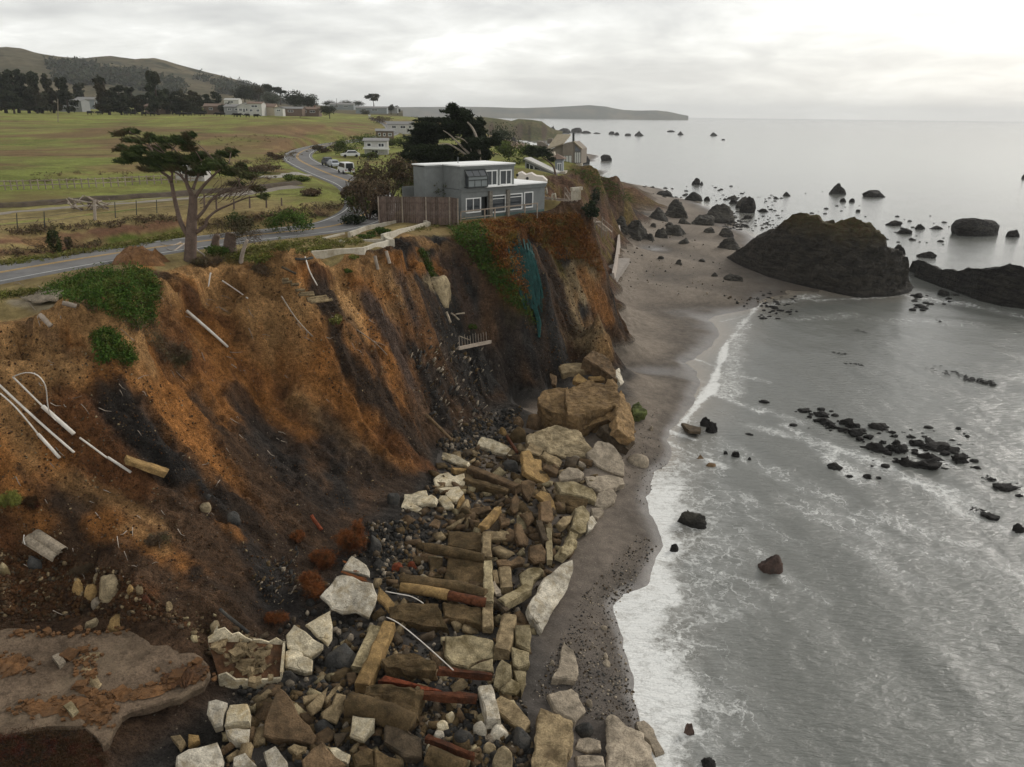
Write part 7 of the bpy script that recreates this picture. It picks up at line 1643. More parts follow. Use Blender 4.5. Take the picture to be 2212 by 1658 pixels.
# ---- beams, logs, pipes
BM = [(ZD,(640,130),(1090,310),.75,.7,'brown','long dark beam lying across the top of the debris field',1.0),(ZD,(600,235),(1000,350),.7,.7,'moss','second mossy beam below the long dark beam',.8),(ZD,(490,150),(620,150),.6,.5,'ochre','short ochre stub at the left end of the long dark beam',.6),
 (ZD,(905,500),(755,680),.6,.55,'ochre','ochre beam lying diagonally in the debris hollow',.7),(ZD,(795,735),(800,960),.65,.5,'buff','upper buff post standing between the mossy panels',.9),(ZD,(808,1000),(815,1370),.62,.5,'mossl','long pale post lying across the upper logs',1.0),(ZD,(810,1400),(805,1600),.65,.5,'buff','lower buff post at the end of the rusty pipe',.8),
 (ZD,(935,1370),(1185,1235),.7,.6,'mossl','buff beam leaning against the rough yellowish slab',1.0),(ZD,(1370,700),(1378,990),.45,.5,'mossl','pale cracked strip left of the tall mossy block',.7),(ZD,(1280,630),(1340,800),.5,.5,'dark','dark split timber beside the pale cracked strip',.9),(ZD,(960,1060),(985,1240),.85,.6,'buff','short thick buff post right of the large brown panel',.8),(ZD,(870,1090),(895,1200),.4,.4,'buff','small buff post left of the short thick post',.7),
 (ZD,(850,1335),(990,1450),.4,.35,'dark','dark plank crossing below the buff leaning beam',.9),(ZD,(855,1190),(905,1300),.4,.25,'pale','thin pale board beside the long pale post',.8),
 (ZC,(690,400),(625,690),.95,.7,'buff','long buff post lying right of the panel row',.8),(ZC,(480,985),(560,1270),.75,.6,'white','broken white and brown column above the white boulders',.9),(ZB,(1130,490),(975,830),.85,.5,'mossl','left of two long parallel beams, smooth and pale',.7),(ZB,(1235,465),(1015,970),.8,.7,'ochre','right of two long parallel beams, rough and ochre',.8),
 (ZC,(95,845),(545,890),.3,.4,'rust','upper dark rusty steel beam below the yellow stained slab',.9),(ZC,(-20,1045),(410,1070),.35,.4,'rust','middle rusty steel beam beside the red brickwork',.9),(ZC,(0,1405),(400,1560),.3,.35,'rust','lower rusty steel beam among the white boulders',.8),(ZG,(1050,480),(1390,590),.7,.4,'ochre','flat ochre rock strip lying on the dark slope',.3)]
for (Zf, p, q, w, h, mt, lab, off) in BM: beam(Zf, p, q, w, h, mt, lab, off)
LG = [(ZD,[(230,870),(440,905),(770,970)],.38,'moss','upper round mossy pile lying across the panels',1.0),(ZD,[(0,1165),(300,1210),(600,1250),(780,1310)],.42,'moss','middle round mossy pile lying above the rusty pipe',1.0),(ZD,[(0,1235),(250,1270),(450,1310)],.34,'ochre','ochre crusted end of the rusty pipe',.9),(ZB,[(900,1140),(1130,1190),(1430,1310)],.6,'moss','lower round mossy pile left of the grey cobbles',.9),(ZC,[(0,1560),(150,1610),(300,1680)],.45,'moss','mossy pile end at the bottom edge',.7),
 (ZE,[(215,790),(320,890),(430,1000)],.16,'brown','brown timber pole leaning at the foot of the dark cliff',.5),(ZE,[(885,965),(970,1100)],.16,'rust','thin rusty pole beside the cream slab',.8),(ZA,[(1820,345),(2060,545)],.10,'slate','thin dark pipe lying behind the broken tank',.3),(ZF,[(790,690),(900,850)],.14,'redb','thin reddish timber on the slope above the red roots',.3)]
for (Zf, pts, r, mt, lab, off) in LG: log(Zf, pts, r, mt, lab, off)
log(ZD, [(450,1310),(620,1345),(790,1380)], .32, 'rust', 'smooth dark red rusty pipe between the mossy piles', .9, 'rusty_pipe', 'pipe')
for (p, r, lab) in (([(28,815),(92,878)],.055,'thin upper white conduit feeding the thick white pipe on the slope'),([(92,878),(160,938)],.13,'thick white pipe on the ochre slope'),([(-8,826),(80,908),(160,978)],.075,'long thin white pipe left of the thick pipe'),([(0,850),(36,882),(82,938)],.05,'thin frayed white pipe at the far left of the slope'),([(82,938),(104,962),(129,990)],.10,'short thick white pipe end at the far left'),([(172,946),(232,990)],.06,'upper part of the white pipe lying lower on the slope'),([(232,988),(283,1021)],.085,'lower thicker part of the white pipe lying on the slope')):
    log(ZO, p, r, 'pipe', lab, .12, 'white_pipe', 'pipe', n=8, wob=.01)
log(ZO, [(27,815),(55,805),(82,811),(99,835),(102,868),(108,895),(122,910)], .035, 'pipe', 'looped thin white cable above the thick white pipe', .0, 'cable', 'cable', n=6, up=[.1,.7,.9,.8,.5,.2,.1], wob=.0)
for (p, r, r1, mt, lab, nm, ct) in (([(403,672),(450,712),(492,750)],.13,.10,'pipe','weathered white pole lying on the ochre slope','fallen_pole','pole'),([(480,607),(512,628),(535,645)],.07,.05,'pipe','short pale pole under the roots of the cypress','fallen_pole','pole'),([(608,640),(640,690),(676,728)],.06,.05,'wood','thin grey pole lying on the slope below the log steps','fallen_pole','pole'),
   ([(771,713),(810,740),(837,768)],.04,.03,'wood','thin grey stick on the dark slope','fallen_pole','pole'),([(455,590),(450,620)],.08,.05,'pipe','short white stake hanging below the cypress roots','stake','stake'),([(608,577),(640,592)],.12,.1,'dark','dark plank lying on the soil right of the stump','plank','plank')):
    log(ZO, p, r, mt, lab, .1, nm, ct, r1=r1, n=6, wob=.02)
log(ZS, [(540,475),(560,540),(580,600),(640,710)], .06, 'pipe', 'bent grey pipe hanging from the end of the first foundation wall', .15, 'bent_pipe', 'pipe', n=6, wob=.0)
log(ZS, [(460,490),(530,495),(600,480)], .12, 'slate', 'blue-grey broken gutter at the end of the first foundation wall', .15, 'gutter', 'gutter', n=6, wob=.02)
# half pipes
def half_pipe(Zf, p, q, r, label, off=.4):
    a0, b0 = Vector(hit(*Zf(*p))), Vector(hit(*Zf(*q))); a = a0+UPV*off; b = b0+UPV*off; d = (b-a).normalized(); sd = d.cross(UPV).normalized(); u = sd.cross(d); V = []; F = []; n = 9
    for c in (a, b):
        for rr_ in (r, r*.86):
            for k in range(n): t_ = math.pi*k/(n-1); V.append(c+sd*math.cos(t_)*rr_+u*math.sin(t_)*rr_)
    for k in range(n-1): F += [(k, k+1, 2*n+k+1, 2*n+k), (n+k+1, n+k, 3*n+k, 3*n+k+1), (k+1, k, n+k, n+k+1), (2*n+k, 2*n+k+1, 3*n+k+1, 3*n+k)]
    F += [(0, 2*n, 3*n, n), (n-1, 2*n-1, 4*n-1, 3*n-1)]
    return props(MB().add(V, F).build('half_pipe', SM['pale']), label, 'pipe')
half_pipe(ZG, (240,1190), (490,1345), .42, 'front pale half pipe at the left foot of the slope', .25); half_pipe(ZG, (300,1145), (530,1295), .34, 'rear pale half pipe at the left foot of the slope', .25)
log(ZG, [(200,1120),(195,1160),(208,1200)], .03, 'pipe', 'short white cable end above the half pipes', .3, 'cable', 'cable', n=5, wob=0)
for (pts, lab) in (([(1205,200),(1330,225),(1430,245),(1520,300)],'thin white cable beside the mossy piles'),([(1215,415),(1310,460),(1450,570),(1600,700),(1769,855)],'long thin white cable running over the mossy blocks')): log(ZB, pts, .035, 'pipe', lab, 1.0, 'cable', 'cable', n=5, wob=0)
# broken tank
tk = thing('broken_tank', hit(540, 1430), 'broken cream tank full of rubble beside the floor slab', 'tank')
TP = [Vector(hit(u, v))-Vector(ray(u, v)).normalized()*(.8/.7) for u, v in ((470,1448),(545,1462),(607,1452),(614,1378),(545,1372),(470,1352),(448,1372))]
for a, b in zip(TP[:-1], TP[1:]):
    d = (b-a); L = d.length; d.normalize(); m = MB(); k = max(2, int(L/.4)); sd = d.cross(UPV).normalized()*.06; V = []; rs = random.Random(int(L*100))
    for i in range(k+1):
        c = a+d*(L*i/k); zt = rs.uniform(-.38, .06); V += [c+sd+UPV*zt, c-sd+UPV*zt, c+sd*.8-UPV*1.1, c-sd*.8-UPV*1.1]
    F = []
    for i in range(k):
        o = i*4; F += [(o, o+4, o+5, o+1), (o, o+2, o+6, o+4), (o+1, o+5, o+7, o+3), (o+2, o+3, o+7, o+6)]
    F += [(0, 1, 3, 2), (k*4, k*4+2, k*4+3, k*4+1)]; m.add(V, F).build('wall', SM['cream'], tk)
m = MB(); cen = sum(TP, Vector())/len(TP); m.add([p-UPV*.45 for p in TP], [tuple(range(len(TP)))]); m.build('soil_fill', SM['soild'], tk)
m = MB(); rs = random.Random(4)
for k in range(70):
    w_ = [rs.random() for _ in TP]; sw = sum(w_); q = sum((p*(a/sw) for p, a in zip(TP, w_)), Vector()); q = cen+(q-cen)*2.2-UPV*.42; s_ = rs.uniform(.08, .34); B_ = Matrix.Rotation(rs.uniform(0, 6), 3, 'Z') @ Matrix.Rotation(rs.gauss(0, .5), 3, 'X')
    m.hexa([q+B_ @ Vector((x*s_*rs.uniform(.6, 1.2), y*s_*rs.uniform(.5, 1), z*s_*.35)) for z in (-1, 1) for x, y in ((-1,-1),(1,-1),(1,1),(-1,1))])
o = m.build('rubble_fill', SM['buff'], tk); o['kind'] = 'stuff'
for k, (u, v, w, h) in enumerate(((520,1400,34,22),(500,1425,22,14),(560,1430,30,12),(580,1400,22,16),(480,1390,26,16),(540,1440,26,12))):
    p = hit(u, v)-ray(u, v)/np.linalg.norm(ray(u, v))*.75; V, F = rock_verts(2, 300+k, 12, .1); mp = mpp(p); me = mesh_np('rubble_piece', V*np.array([w*mp/2, w*mp/2.4, h*mp/2]), F, False); me.materials.append(SM['buff']); o = link('rubble_piece', me); o.location = p
    props(o, ['grey chip in the middle of the broken tank','low chip at the left of the broken tank','flat chip at the front of the broken tank','chip at the right wall of the broken tank','chip at the back left of the broken tank','thin chip at the front wall of the broken tank'][k], 'rubble')
# log steps left hanging on the slope
for k, (a, b) in enumerate((((350,665),(402,659)),((352,686),(432,680)),((422,706),(487,701)),((466,752),(533,748)),((497,776),(607,770)),((488,790),(612,786)),((552,822),(716,800)),((562,838),(732,815)),((585,852),(762,828)))):
    log(ZS, [a, b], .13, 'buff', ['topmost','second','third','fourth','fifth','sixth','seventh, upper of the longest three','eighth, middle of the longest three','lowest and longest'][k]+' log step left hanging on the slope', .2, 'log_step', 'log', n=7, group='log steps hanging on the slope', wob=.02)
# picket fragment on the ledge
pk = thing('picket_fragment', hit(*ZE(620, 210)), 'broken grey picket railing lying on the cliff ledge', 'railing')
a, b = Vector(hit(*ZE(485, 237))), Vector(hit(*ZE(752, 182))); c_ = Vector(CAMP); a = a+(c_-a).normalized()*.8; b = b+(c_-b).normalized()*.8; MB().bar(a, b, .22, .34).build('rail', SM['wood'], pk)
for k in range(11):
    p = a+(b-a)*((k+.4)/12.0); MB().bar(p, p+UPV*random.Random(k).uniform(.9, 1.25)+(b-a).normalized()*-.15+Vector((0,.5,0)), .07, .05, Vector((1,0,0))).build('picket', SM['wood'], pk)
for (pts, r, lab) in (([(1710,930),(1745,1020)],.14,'pale board hanging on the ledge below the rock outcrop'),([(1750,940),(1815,995)],.10,'dark board crossing the ledge below the rock outcrop'),([(1790,950),(1860,940)],.10,'short pale board at the top of the ledge'),([(1820,1130),(1910,1165)],.06,'thin stick above the broken picket railing')): log(ZS, pts, r, 'pale', lab, .3, 'board', 'board', n=5)
# red root clumps and dry tufts along the foot of the slope
for (u, v, w, h, mt, lab, n, sz, asp) in ((760,1195,90,66,M_RED,'red fibrous root clump hanging beside the blue-grey boulder',1500,.30,.07),(705,1225,70,50,M_RED,'red root clump above the large rooted white slab',1200,.28,.07),(680,1290,70,60,M_RED,'brown and red shaggy clump left of the large rooted white slab',1300,.28,.08),(645,1170,40,26,M_RED,'small red tuft on the slope above the root clumps',400,.22,.08),(600,1345,70,24,M_RED,'small orange root tuft behind the cream wedge slab',500,.2,.08),
    (28,1090,56,30,M_WEED,'dry straw tuft at the left edge of the slope',500,.22,.08),(70,1100,40,30,M_MOSS,'dark dry tuft beside the straw tuft',400,.2,.1),(350,1175,60,30,M_BROWN,'dry grass hanging over the scarp on the lower left slope',500,.22,.08),(175,1240,50,24,M_BROWN,'dry roots tuft above the half pipes',400,.22,.08),(395,790,50,50,M_BROWN,'bare dry brush clinging below the fallen white pole',450,.3,.08),(440,578,90,24,M_BROWN,'tangle of exposed roots under the cypress',700,.35,.08),(575,600,70,30,M_BROWN,'tangle of dry branches below the dead snag',500,.35,.07)):
    o = bush(u, v, w, h, mt, lab, n, sz, 'root_clump' if 'root' in lab else 'dry_tuft', 'plant', aspect=asp, shell=.1)
for k, (pts, lab) in enumerate((([(1130,1310),(1250,1370),(1400,1400)],'upper red root spray on the large white slab'),([(1150,1200),(1230,1240),(1290,1300)],'short red root spray on the smaller white slab'),([(1270,1400),(1330,1440),(1350,1490)],'lower red root spray on the large white slab'))):
    m = MB(); rs = np.random.default_rng(k)
    for j in range(26):
        q = [(p[0]+rs.normal()*18*(i/2+.3), p[1]+rs.normal()*14*(i/2+.3)) for i, p in enumerate(pts)]; P = [Vector(hit(*ZF(*p)))-Vector(ray(*ZF(*p))).normalized()*(1.12/.72) for p in q]; m.tube(P, [.04,.03,.01], 3)
    props(m.build('root_spray', M_RED), lab, 'roots')
for s_ in [o for o in bpy.data.objects if o.name.startswith('root_spray')]: setfloat(s_.data, 'tone', np.full(len(s_.data.vertices), .5))
# ---- loose stones nobody could count
def stones(name, label, cat, regs, mats, kind='stuff', sub=1):
    rs = np.random.default_rng(len(name)); V0, F0 = ICO[sub]; VS = {m: [] for m in mats}; FS = {m: [] for m in mats}; cnt = {m: 0 for m in mats}
    for poly, n, (s0, s1) in regs:
        px = np.array(poly, float); lo, hi = px.min(0), px.max(0); pts = rs.uniform(lo, hi, size=(n*2, 2)); ins = np.zeros(len(pts), bool)
        for a, b in zip(px, np.roll(px, -1, 0)):
            c = ((a[1] > pts[:, 1]) != (b[1] > pts[:, 1])); xi = (b[0]-a[0])*(pts[:, 1]-a[1])/(b[1]-a[1]+1e-12)+a[0]; ins ^= c & (pts[:, 0] < xi)
        for h in hits(pts[ins][:n]):
            s = s0+(s1-s0)*rs.random()**3; m = mats[int(rs.random()**1.5*len(mats)) % len(mats)]
            q = rs.normal(size=(3, 3)); q, _ = np.linalg.qr(q); X = V0*(1+.28*(rs.random(len(V0))-.5))[:, None]*np.array([1, rs.uniform(.6, .95), rs.uniform(.4, .8)])*s
            X = X@q.T+h+np.array([0, 0, s*.25]); VS[m].append(X); FS[m].append(F0+cnt[m]); cnt[m] += len(V0)
    for m in mats:
        if not VS[m]: continue
        V = np.vstack(VS[m]); c = V.mean(0); me = mesh_np(name, V-c, np.vstack(FS[m]), False); me.materials.append(SM[m]); o = link(name, me); o.location = c; props(o, label, cat, kind=kind)
stones('cobbles', 'loose grey and pale cobbles between the fallen slabs', 'cobbles', [([(620,1660),(480,1480),(640,1330),(800,1150),(900,1060),(1050,900),(1130,890),(1160,960),(1080,1100),(1160,1200),(1110,1350),(1130,1480),(1160,1658)],3800,(.06,.34)),([(900,1510),(1060,1480),(1130,1560),(1150,1658),(900,1658)],1300,(.07,.30)),([(790,1130),(900,1130),(950,1250),(820,1260)],900,(.08,.36)),([(940,960),(1050,890),(1130,880),(1110,960),(1000,1010)],900,(.08,.34))], ['slate','slate','dark','slate','moss','pale'])
stones('shingle', 'dark shingle on the beach in front of the surf', 'shingle', [([(1150,1500),(1250,1300),(1380,1150),(1420,1180),(1330,1330),(1365,1480),(1390,1600),(1300,1560)],2400,(.03,.11)),([(1300,980),(1420,880),(1440,1000),(1390,1100)],400,(.03,.1)),([(1560,640),(1760,650),(1700,700),(1640,680)],260,(.08,.45)),([(1340,480),(1440,470),(1560,560),(1600,640),(1450,640),(1340,620)],260,(.05,.32))], ['slate','dark','pale'])
stones('scree', 'small stones and clods scattered over the slope', 'scree', [([(0,1190),(260,1230),(420,1360),(350,1345),(200,1335),(0,1350)],2600,(.02,.20)),([(0,700),(300,800),(640,1000),(850,1000),(930,960),(820,1110),(700,1200),(560,1330),(400,1330),(0,1300)],4600,(.02,.11)),([(560,620),(760,600),(1000,560),(1060,860),(900,960),(700,850)],2000,(.02,.13)),([(1080,560),(1240,540),(1310,740),(1180,820)],700,(.04,.2))], ['soild','brown','soild','brown','soil','soil','dark','buff'])

def chunks(name, label, regs, mats, long_=1.0, kind='stuff', down=False):
    """angular broken pieces, too many to count, heaped in the gaps"""
    rs = np.random.default_rng(len(label)); box = np.array([[x, y, z] for z in (-1, 1) for y in (-1, 1) for x in (-1, 1)], float); BF = np.array([[0,2,3,1],[4,5,7,6],[0,1,5,4],[1,3,7,5],[3,2,6,7],[2,0,4,6]])
    D = {m: ([], []) for m in mats}
    for poly, n, s0, s1 in regs:
        px = np.array(poly, float); lo, hi = px.min(0), px.max(0); pts = rs.uniform(lo, hi, size=(n*2, 2)); ins = np.zeros(len(pts), bool)
        for a, b in zip(px, np.roll(px, -1, 0)):
            c = ((a[1] > pts[:, 1]) != (b[1] > pts[:, 1])); xi = (b[0]-a[0])*(pts[:, 1]-a[1])/(b[1]-a[1]+1e-12)+a[0]; ins ^= c & (pts[:, 0] < xi)
        for h in hits(pts[ins][:n]):
            s = s0+(s1-s0)*rs.random()**2.5; m = mats[int(rs.random()*len(mats))]; X = box*(1+.5*(rs.random((8, 3))-.5))*np.array([s*rs.uniform(.8, 1.5)*long_, s*rs.uniform(.5, 1), s*rs.uniform(.2, .6)])*.6
            if down: q = np.array(Matrix.Rotation(rs.normal()*.3, 3, 'Z') @ Matrix.Rotation(R(-55)+rs.normal()*.25, 3, 'Y'))@np.array(Matrix.Rotation(0, 3, 'X')); q = np.array(Matrix.Rotation(R(-25), 3, 'Z'))@q
            else: q = np.array(Matrix.Rotation(rs.uniform(0, 6.3), 3, 'Z') @ Matrix.Rotation(rs.normal()*.45, 3, 'X') @ Matrix.Rotation(rs.normal()*.35, 3, 'Y'))
            D[m][0].append(X@q.T+h+np.array([0, 0, s*.25])); D[m][1].append(BF+8*(len(D[m][0])-1))
    for m in mats:
        if not D[m][0]: continue
        V = np.vstack(D[m][0]); c = V.mean(0); me = mesh_np(name, V-c, np.vstack(D[m][1]), False); me.materials.append(SM[m]); o = link(name, me); o.location = c; props(o, label, 'rubble', kind=kind); D[m][0].clear()
APRON = [(820,1250),(900,1080),(1000,980),(1130,930),(1290,970),(1290,1080),(1240,1180),(1180,1290),(1140,1400),(1110,1500),(1150,1640),(1000,1660),(420,1660),(560,1500),(700,1440)]
chunks('rubble', 'broken concrete and stone pieces filling the gaps between the slabs', [(APRON, 1000, .12, .75), ([(930,1000),(1100,960),(1290,1010),(1250,1160),(1060,1220),(950,1120)], 420, .2, .95), ([(440,1350),(600,1380),(600,1450),(470,1450)], 90, .1, .4), ([(350,1330),(470,1330),(480,1450),(460,1440)], 60, .08, .3)], ['brown','moss','dark','buff','brown','moss','mossl'])
chunks('pale_lenses', 'pale stone slivers standing in the dark cliff rock', [([(880,760),(1000,740),(1060,830),(1045,890),(980,930),(930,900)], 330, .05, .34), ([(540,1250),(640,1180),(650,1290),(600,1320)], 120, .06, .25), ([(850,640),(980,650),(1100,820),(900,760)], 160, .05, .2)], ['pale','slate','moss','slate'], 2.0, down=True)
rs = np.random.default_rng(77); m = MB()
for k in range(170):
    u, v = rs.uniform(20, 1000), rs.uniform(600, 1330)
    if v < 600+.05*u or u > 250+(1330-v)*1.0: continue
    a = rs.normal()*.5+.75; L = rs.uniform(6, 30); q = hits([(u, v), (u+math.cos(a)*L*.5, v+math.sin(a)*L*.5+rs.normal()*2), (u+math.cos(a)*L, v+math.sin(a)*L)]); m.tube([Vector(p)+UPV*.06 for p in q], [.03, .025, .012], 3, False)
o = m.build('twigs', M_WOOD, at=(-20,50,8)); props(o, 'thin roots and sticks scattered over the slope', 'twigs', kind='stuff')
# ================================================================== ROCKS IN THE SEA AND ON THE SAND
ZH = zoomer(2700,600,1140)
def stack_rock(name, label, front, crest, mat, res=170, seed=3, amp=1.0, back=14):
    """a big sea rock lofted from its foot line in front over its crest line to its foot behind"""
    us = np.linspace(max(front[0][0], crest[0][0]), min(front[-1][0], crest[-1][0]), res)
    vf = np.interp(us, [p[0] for p in front], [p[1] for p in front]); vc = np.interp(us, [p[0] for p in crest], [p[1] for p in crest]); yc_ = np.interp(us, [p[0] for p in crest], [p[2] for p in crest])
    T = np.concatenate([[-.12], np.linspace(0, 1, 44), 1+np.linspace(.08, 1, 16)]); V = []
    for u, a, b, y in zip(us, vf, vc, yc_):
        f = at_z(u, a, 0); c = at_y(u, b, max(y, f[1]+1.5)); zc = max(c[2], .3); g_ = c+np.array([2.5, back*min(1, zc/6+.15), 0]); g_[2] = -1
        for t in T:
            if t < 0: p = f+np.array([0, -.6, -1.2])
            elif t <= 1: p = f+(c-f)*t; p[2] = zc*(1-(1-t)**1.75)
            else: q = t-1; p = c+(g_-c)*q; p[2] = zc*(1-q**2)-1.0*q**2
            V.append(p)
    V = np.array(V); n_ = len(T); m = sstep(.2, 2.5, V[:, 2]); q = fbm(V[:, 0]*.16, V[:, 1]*.16, seed, 5, z=V[:, 2]*.2, gain=.58); r_ = fbm(V[:, 0]*.7, V[:, 1]*.7, seed+3, 4, z=V[:, 2]*.8)
    cre = np.tile(np.clip(1-np.abs(T-1)*2.2, 0, 1), res); k = m*amp*(1-.2*cre)
    V[:, 2] += k*(q*2.2+r_*.6); V[:, 1] -= k*(q*1.6+r_*.9)
    ii = np.arange(res*n_).reshape(res, n_); Q = np.stack([ii[:-1, :-1], ii[1:, :-1], ii[1:, 1:], ii[:-1, 1:]], -1).reshape(-1, 4); c = np.array([V[:, 0].mean(), V[:, 1].mean(), 0])
    me = mesh_np(name, V-c, Q); me.materials.append(mat); o = link(name, me); o.location = c; return props(o, label, 'rock')
def stack_mat(name='stack_crust', c1=(.040,.036,.031), c2=(.075,.066,.053), ctop=(.16,.105,.050), zt=(9.0, 13.5)):
    g = G(name); p = g.vec(src='Position'); a = g.noise(.22, 7, .68, .4, p); b = g.noise(1.6, 6, .7, 0, p); st = g.noise(.5, 5, .6, .8, g.vec((1, .4, 2.4), 'Position', (0, R(20), R(30))))
    geo = g.n.new('ShaderNodeNewGeometry'); sx = g.n.new('ShaderNodeSeparateXYZ'); g.l.new(geo.outputs['Position'], sx.inputs[0])
    c = g.mix(g.ramp(st, [(.42, 0.0), (.58, 1.0)]), c1, c2)
    t = g.math('MULTIPLY', g.ramp(g.math('DIVIDE', g.math('ADD', sx.outputs[2], g.math('MULTIPLY', g.math('SUBTRACT', a, .5), 7.0)), 20.0), [(zt[0]/20, 0.0), (zt[1]/20, 1.0)]), .85)
    c = g.mix(t, c, g.mix(g.ramp(b, [(.4, 0.0), (.6, 1.0)]), ctop, (.09,.085,.03)))
    c = g.mix(g.ramp(sx.outputs[2], [(0.0, 1.0), (1.0, 0.0)]), c, (.028,.026,.024))
    c = g.mix(1.0, c, g.ramp(b, [(.3, .62), (.7, 1.4)]), 'MULTIPLY'); g.set('Base Color', c); g.set('Roughness', .85); g.b.inputs['Specular IOR Level'].default_value = .2
    g.bump(g.math('ADD', st, g.math('ADD', a, g.math('MULTIPLY', b, .6))), 1.0, 1.3); return g.m
M_STACK = stack_mat(); SM['reef'] = stack_mat('reef_crust', (.022,.020,.018), (.045,.040,.033), (.05,.042,.03), (18, 19)); SM['beachrock'] = stack_mat('beach_rock_crust', (.050,.046,.040), (.095,.086,.070), (.11,.09,.06), (7, 12))
fr = [(1562,560),(1610,582),(1659,601),(1719,616),(1793,631),(1852,643),(1912,643),(1945,638),(1970,629)]
c0 = [(1562,558,153),(1573,553,153),(1609,530,154),(1653,507,154),(1695,477,153),(1717,468,152),(1760,470,151),(1808,468,150),(1852,470,148),(1882,482,146),(1900,500,144),(1912,521,142),(1920,538,140),(1950,556,137),(1964,598,132),(1970,622,128)]
stack_rock('sea_stack', 'huge dark rounded rock stack with a brown top between beach and sea', fr, c0, M_STACK, amp=1.35)
fr = [(1975,600),(2010,612),(2060,630),(2110,650),(2160,662),(2230,672),(2300,680)]
c0 = [(1968,562,146),(1990,560,147),(2015,572,145),(2045,580,142),(2080,584,139),(2100,579,137),(2120,584,136),(2150,580,134),(2185,571,132),(2215,582,130),(2290,600,126)]
stack_rock('rock_ridge', 'long low black rock ridge running right from the huge rock stack', fr, c0, SM['reef'], res=130, seed=8, amp=.8, back=9)
SEA = [ # converter, foot x, y, w, h, peak, label
 (ZH,865,252,135,78,.35,'black pointed rock in the open water, left of the pair behind the huge stack'),(ZH,1125,272,160,48,.1,'long low black rock in the open water, right of the pair behind the huge stack'),(ZH,487,264,58,30,.3,'small pointed rock in calm water off the far beach'),(ZH,408,283,36,16,.1,'tiny flat rock left below the small pointed rock'),
 (ZH,900,308,52,30,.2,'left of two tiny rocks below the black pointed rock'),(ZH,962,307,48,26,.2,'right of two tiny rocks below the black pointed rock'),(ZH,1280,477,130,36,.15,'jagged low rock just right of the huge stack top'),(ZH,1462,505,82,40,.2,'rounded black rock between the jagged low rock and the broad black islet'),(ZH,1580,505,112,24,.1,'flat long rock left of the broad black islet'),
 (ZH,1355,540,110,40,.1,'blocky black rock right of the huge stack shoulder'),(ZH,1405,585,54,16,.1,'small flat rock under the blocky black rock'),(ZH,1305,690,100,74,.2,'black boulder touching the right flank of the huge stack'),(ZH,1520,712,150,42,.05,'long flat black rock above the rock ridge'),(ZH,1890,553,385,128,.15,'broad black islet near the right edge'),(ZH,2140,565,100,56,.2,'small rock at the right foot of the broad black islet'),
 (ZH,1010,378,40,16,.1,'tiny rock in the water above the huge stack'),(ZH,205,385,120,115,.1,'tall blocky black rock at the edge of the far beach'),(ZH,100,320,80,40,.2,'low rock left of the tall blocky black rock'),(ZH,320,380,78,24,.1,'flat rock right of the tall blocky black rock'),(ZH,205,428,84,24,.1,'flat rock below the tall blocky black rock'),
 (ZH,2208,138,26,34,.3,'tip of a far rock cut by the right edge'),(ZH,1450,1003,74,34,.1,'small rounded rock in the gap between stack and ridge'),(ZH,1630,990,100,42,.2,'reddish pointed rock in the gap between stack and ridge'),(ZH,1480,1080,86,20,.05,'flat wet rock in the foam before the rock ridge'),
 (Z4_,805,437,115,38,.2,'dark humped rock off the far point, largest of its row'),(Z4_,885,444,86,20,.1,'low rock right of the dark humped rock off the far point'),(Z4_,685,442,125,40,.15,'broad rock at the tip of the far point'),(Z4_,605,440,60,56,.5,'pointed rock closest to the far point'),(Z4_,970,447,64,10,.1,'thin flat rocks in the middle of the far row'),(Z4_,1090,452,48,24,.2,'left of two small rocks in the far row'),(Z4_,1135,458,48,22,.2,'right of two small rocks in the far row'),
 (Z4_,1228,464,56,18,.1,'low rock left of the far pyramid rock'),(Z4_,1320,466,90,40,.5,'far pyramid rock, biggest triangle of the row'),(Z4_,1588,433,74,14,.1,'far flat rock near the horizon'),(Z4_,1665,458,58,32,.55,'far small triangular rock right of the flat far rock'),(Z4_,1940,465,80,28,.4,'far triangular rock at the right end of the row'),(Z4_,2018,501,28,10,.1,'tiny far rock below the right end of the row'),
 (Z4_,1045,672,112,50,.05,'rounded dark rock alone in calm water right of the shingle house'),(Z4_,880,696,85,64,.1,'dark rock just behind the shingle house'),(Z4_,1795,870,76,54,.2,'black rock with a notch off the far beach'),(Z4_,1838,870,28,28,.4,'small pointed tip beside the notched black rock'),(Z4_,1532,972,150,54,.1,'broad dark rock at the far water line'),(Z4_,1775,1004,158,70,.15,'large dark rock at the far water line, right of the broad one'),(Z4_,1882,1002,54,34,.1,'round rock beside the large dark rock at the far water line'),
 (Z3_,1330,478,66,120,.4,'left pinnacle of the dark twin rock behind the cypress'),(Z3_,1400,482,110,118,.25,'right pinnacle of the dark twin rock behind the cypress')]
for (Zf, x, y, w, h, pk_, lab) in SEA:
    k = (1140 if Zf is ZH else 1000)/2211*PW/3840; rock(*Zf(x, y), w*k, h*k, 'reef', lab, 'sea_rock', 'rock', 3, True, cuts=6, rough=.30, peak=pk_, sink=.1, fine=.12, depth=.7)
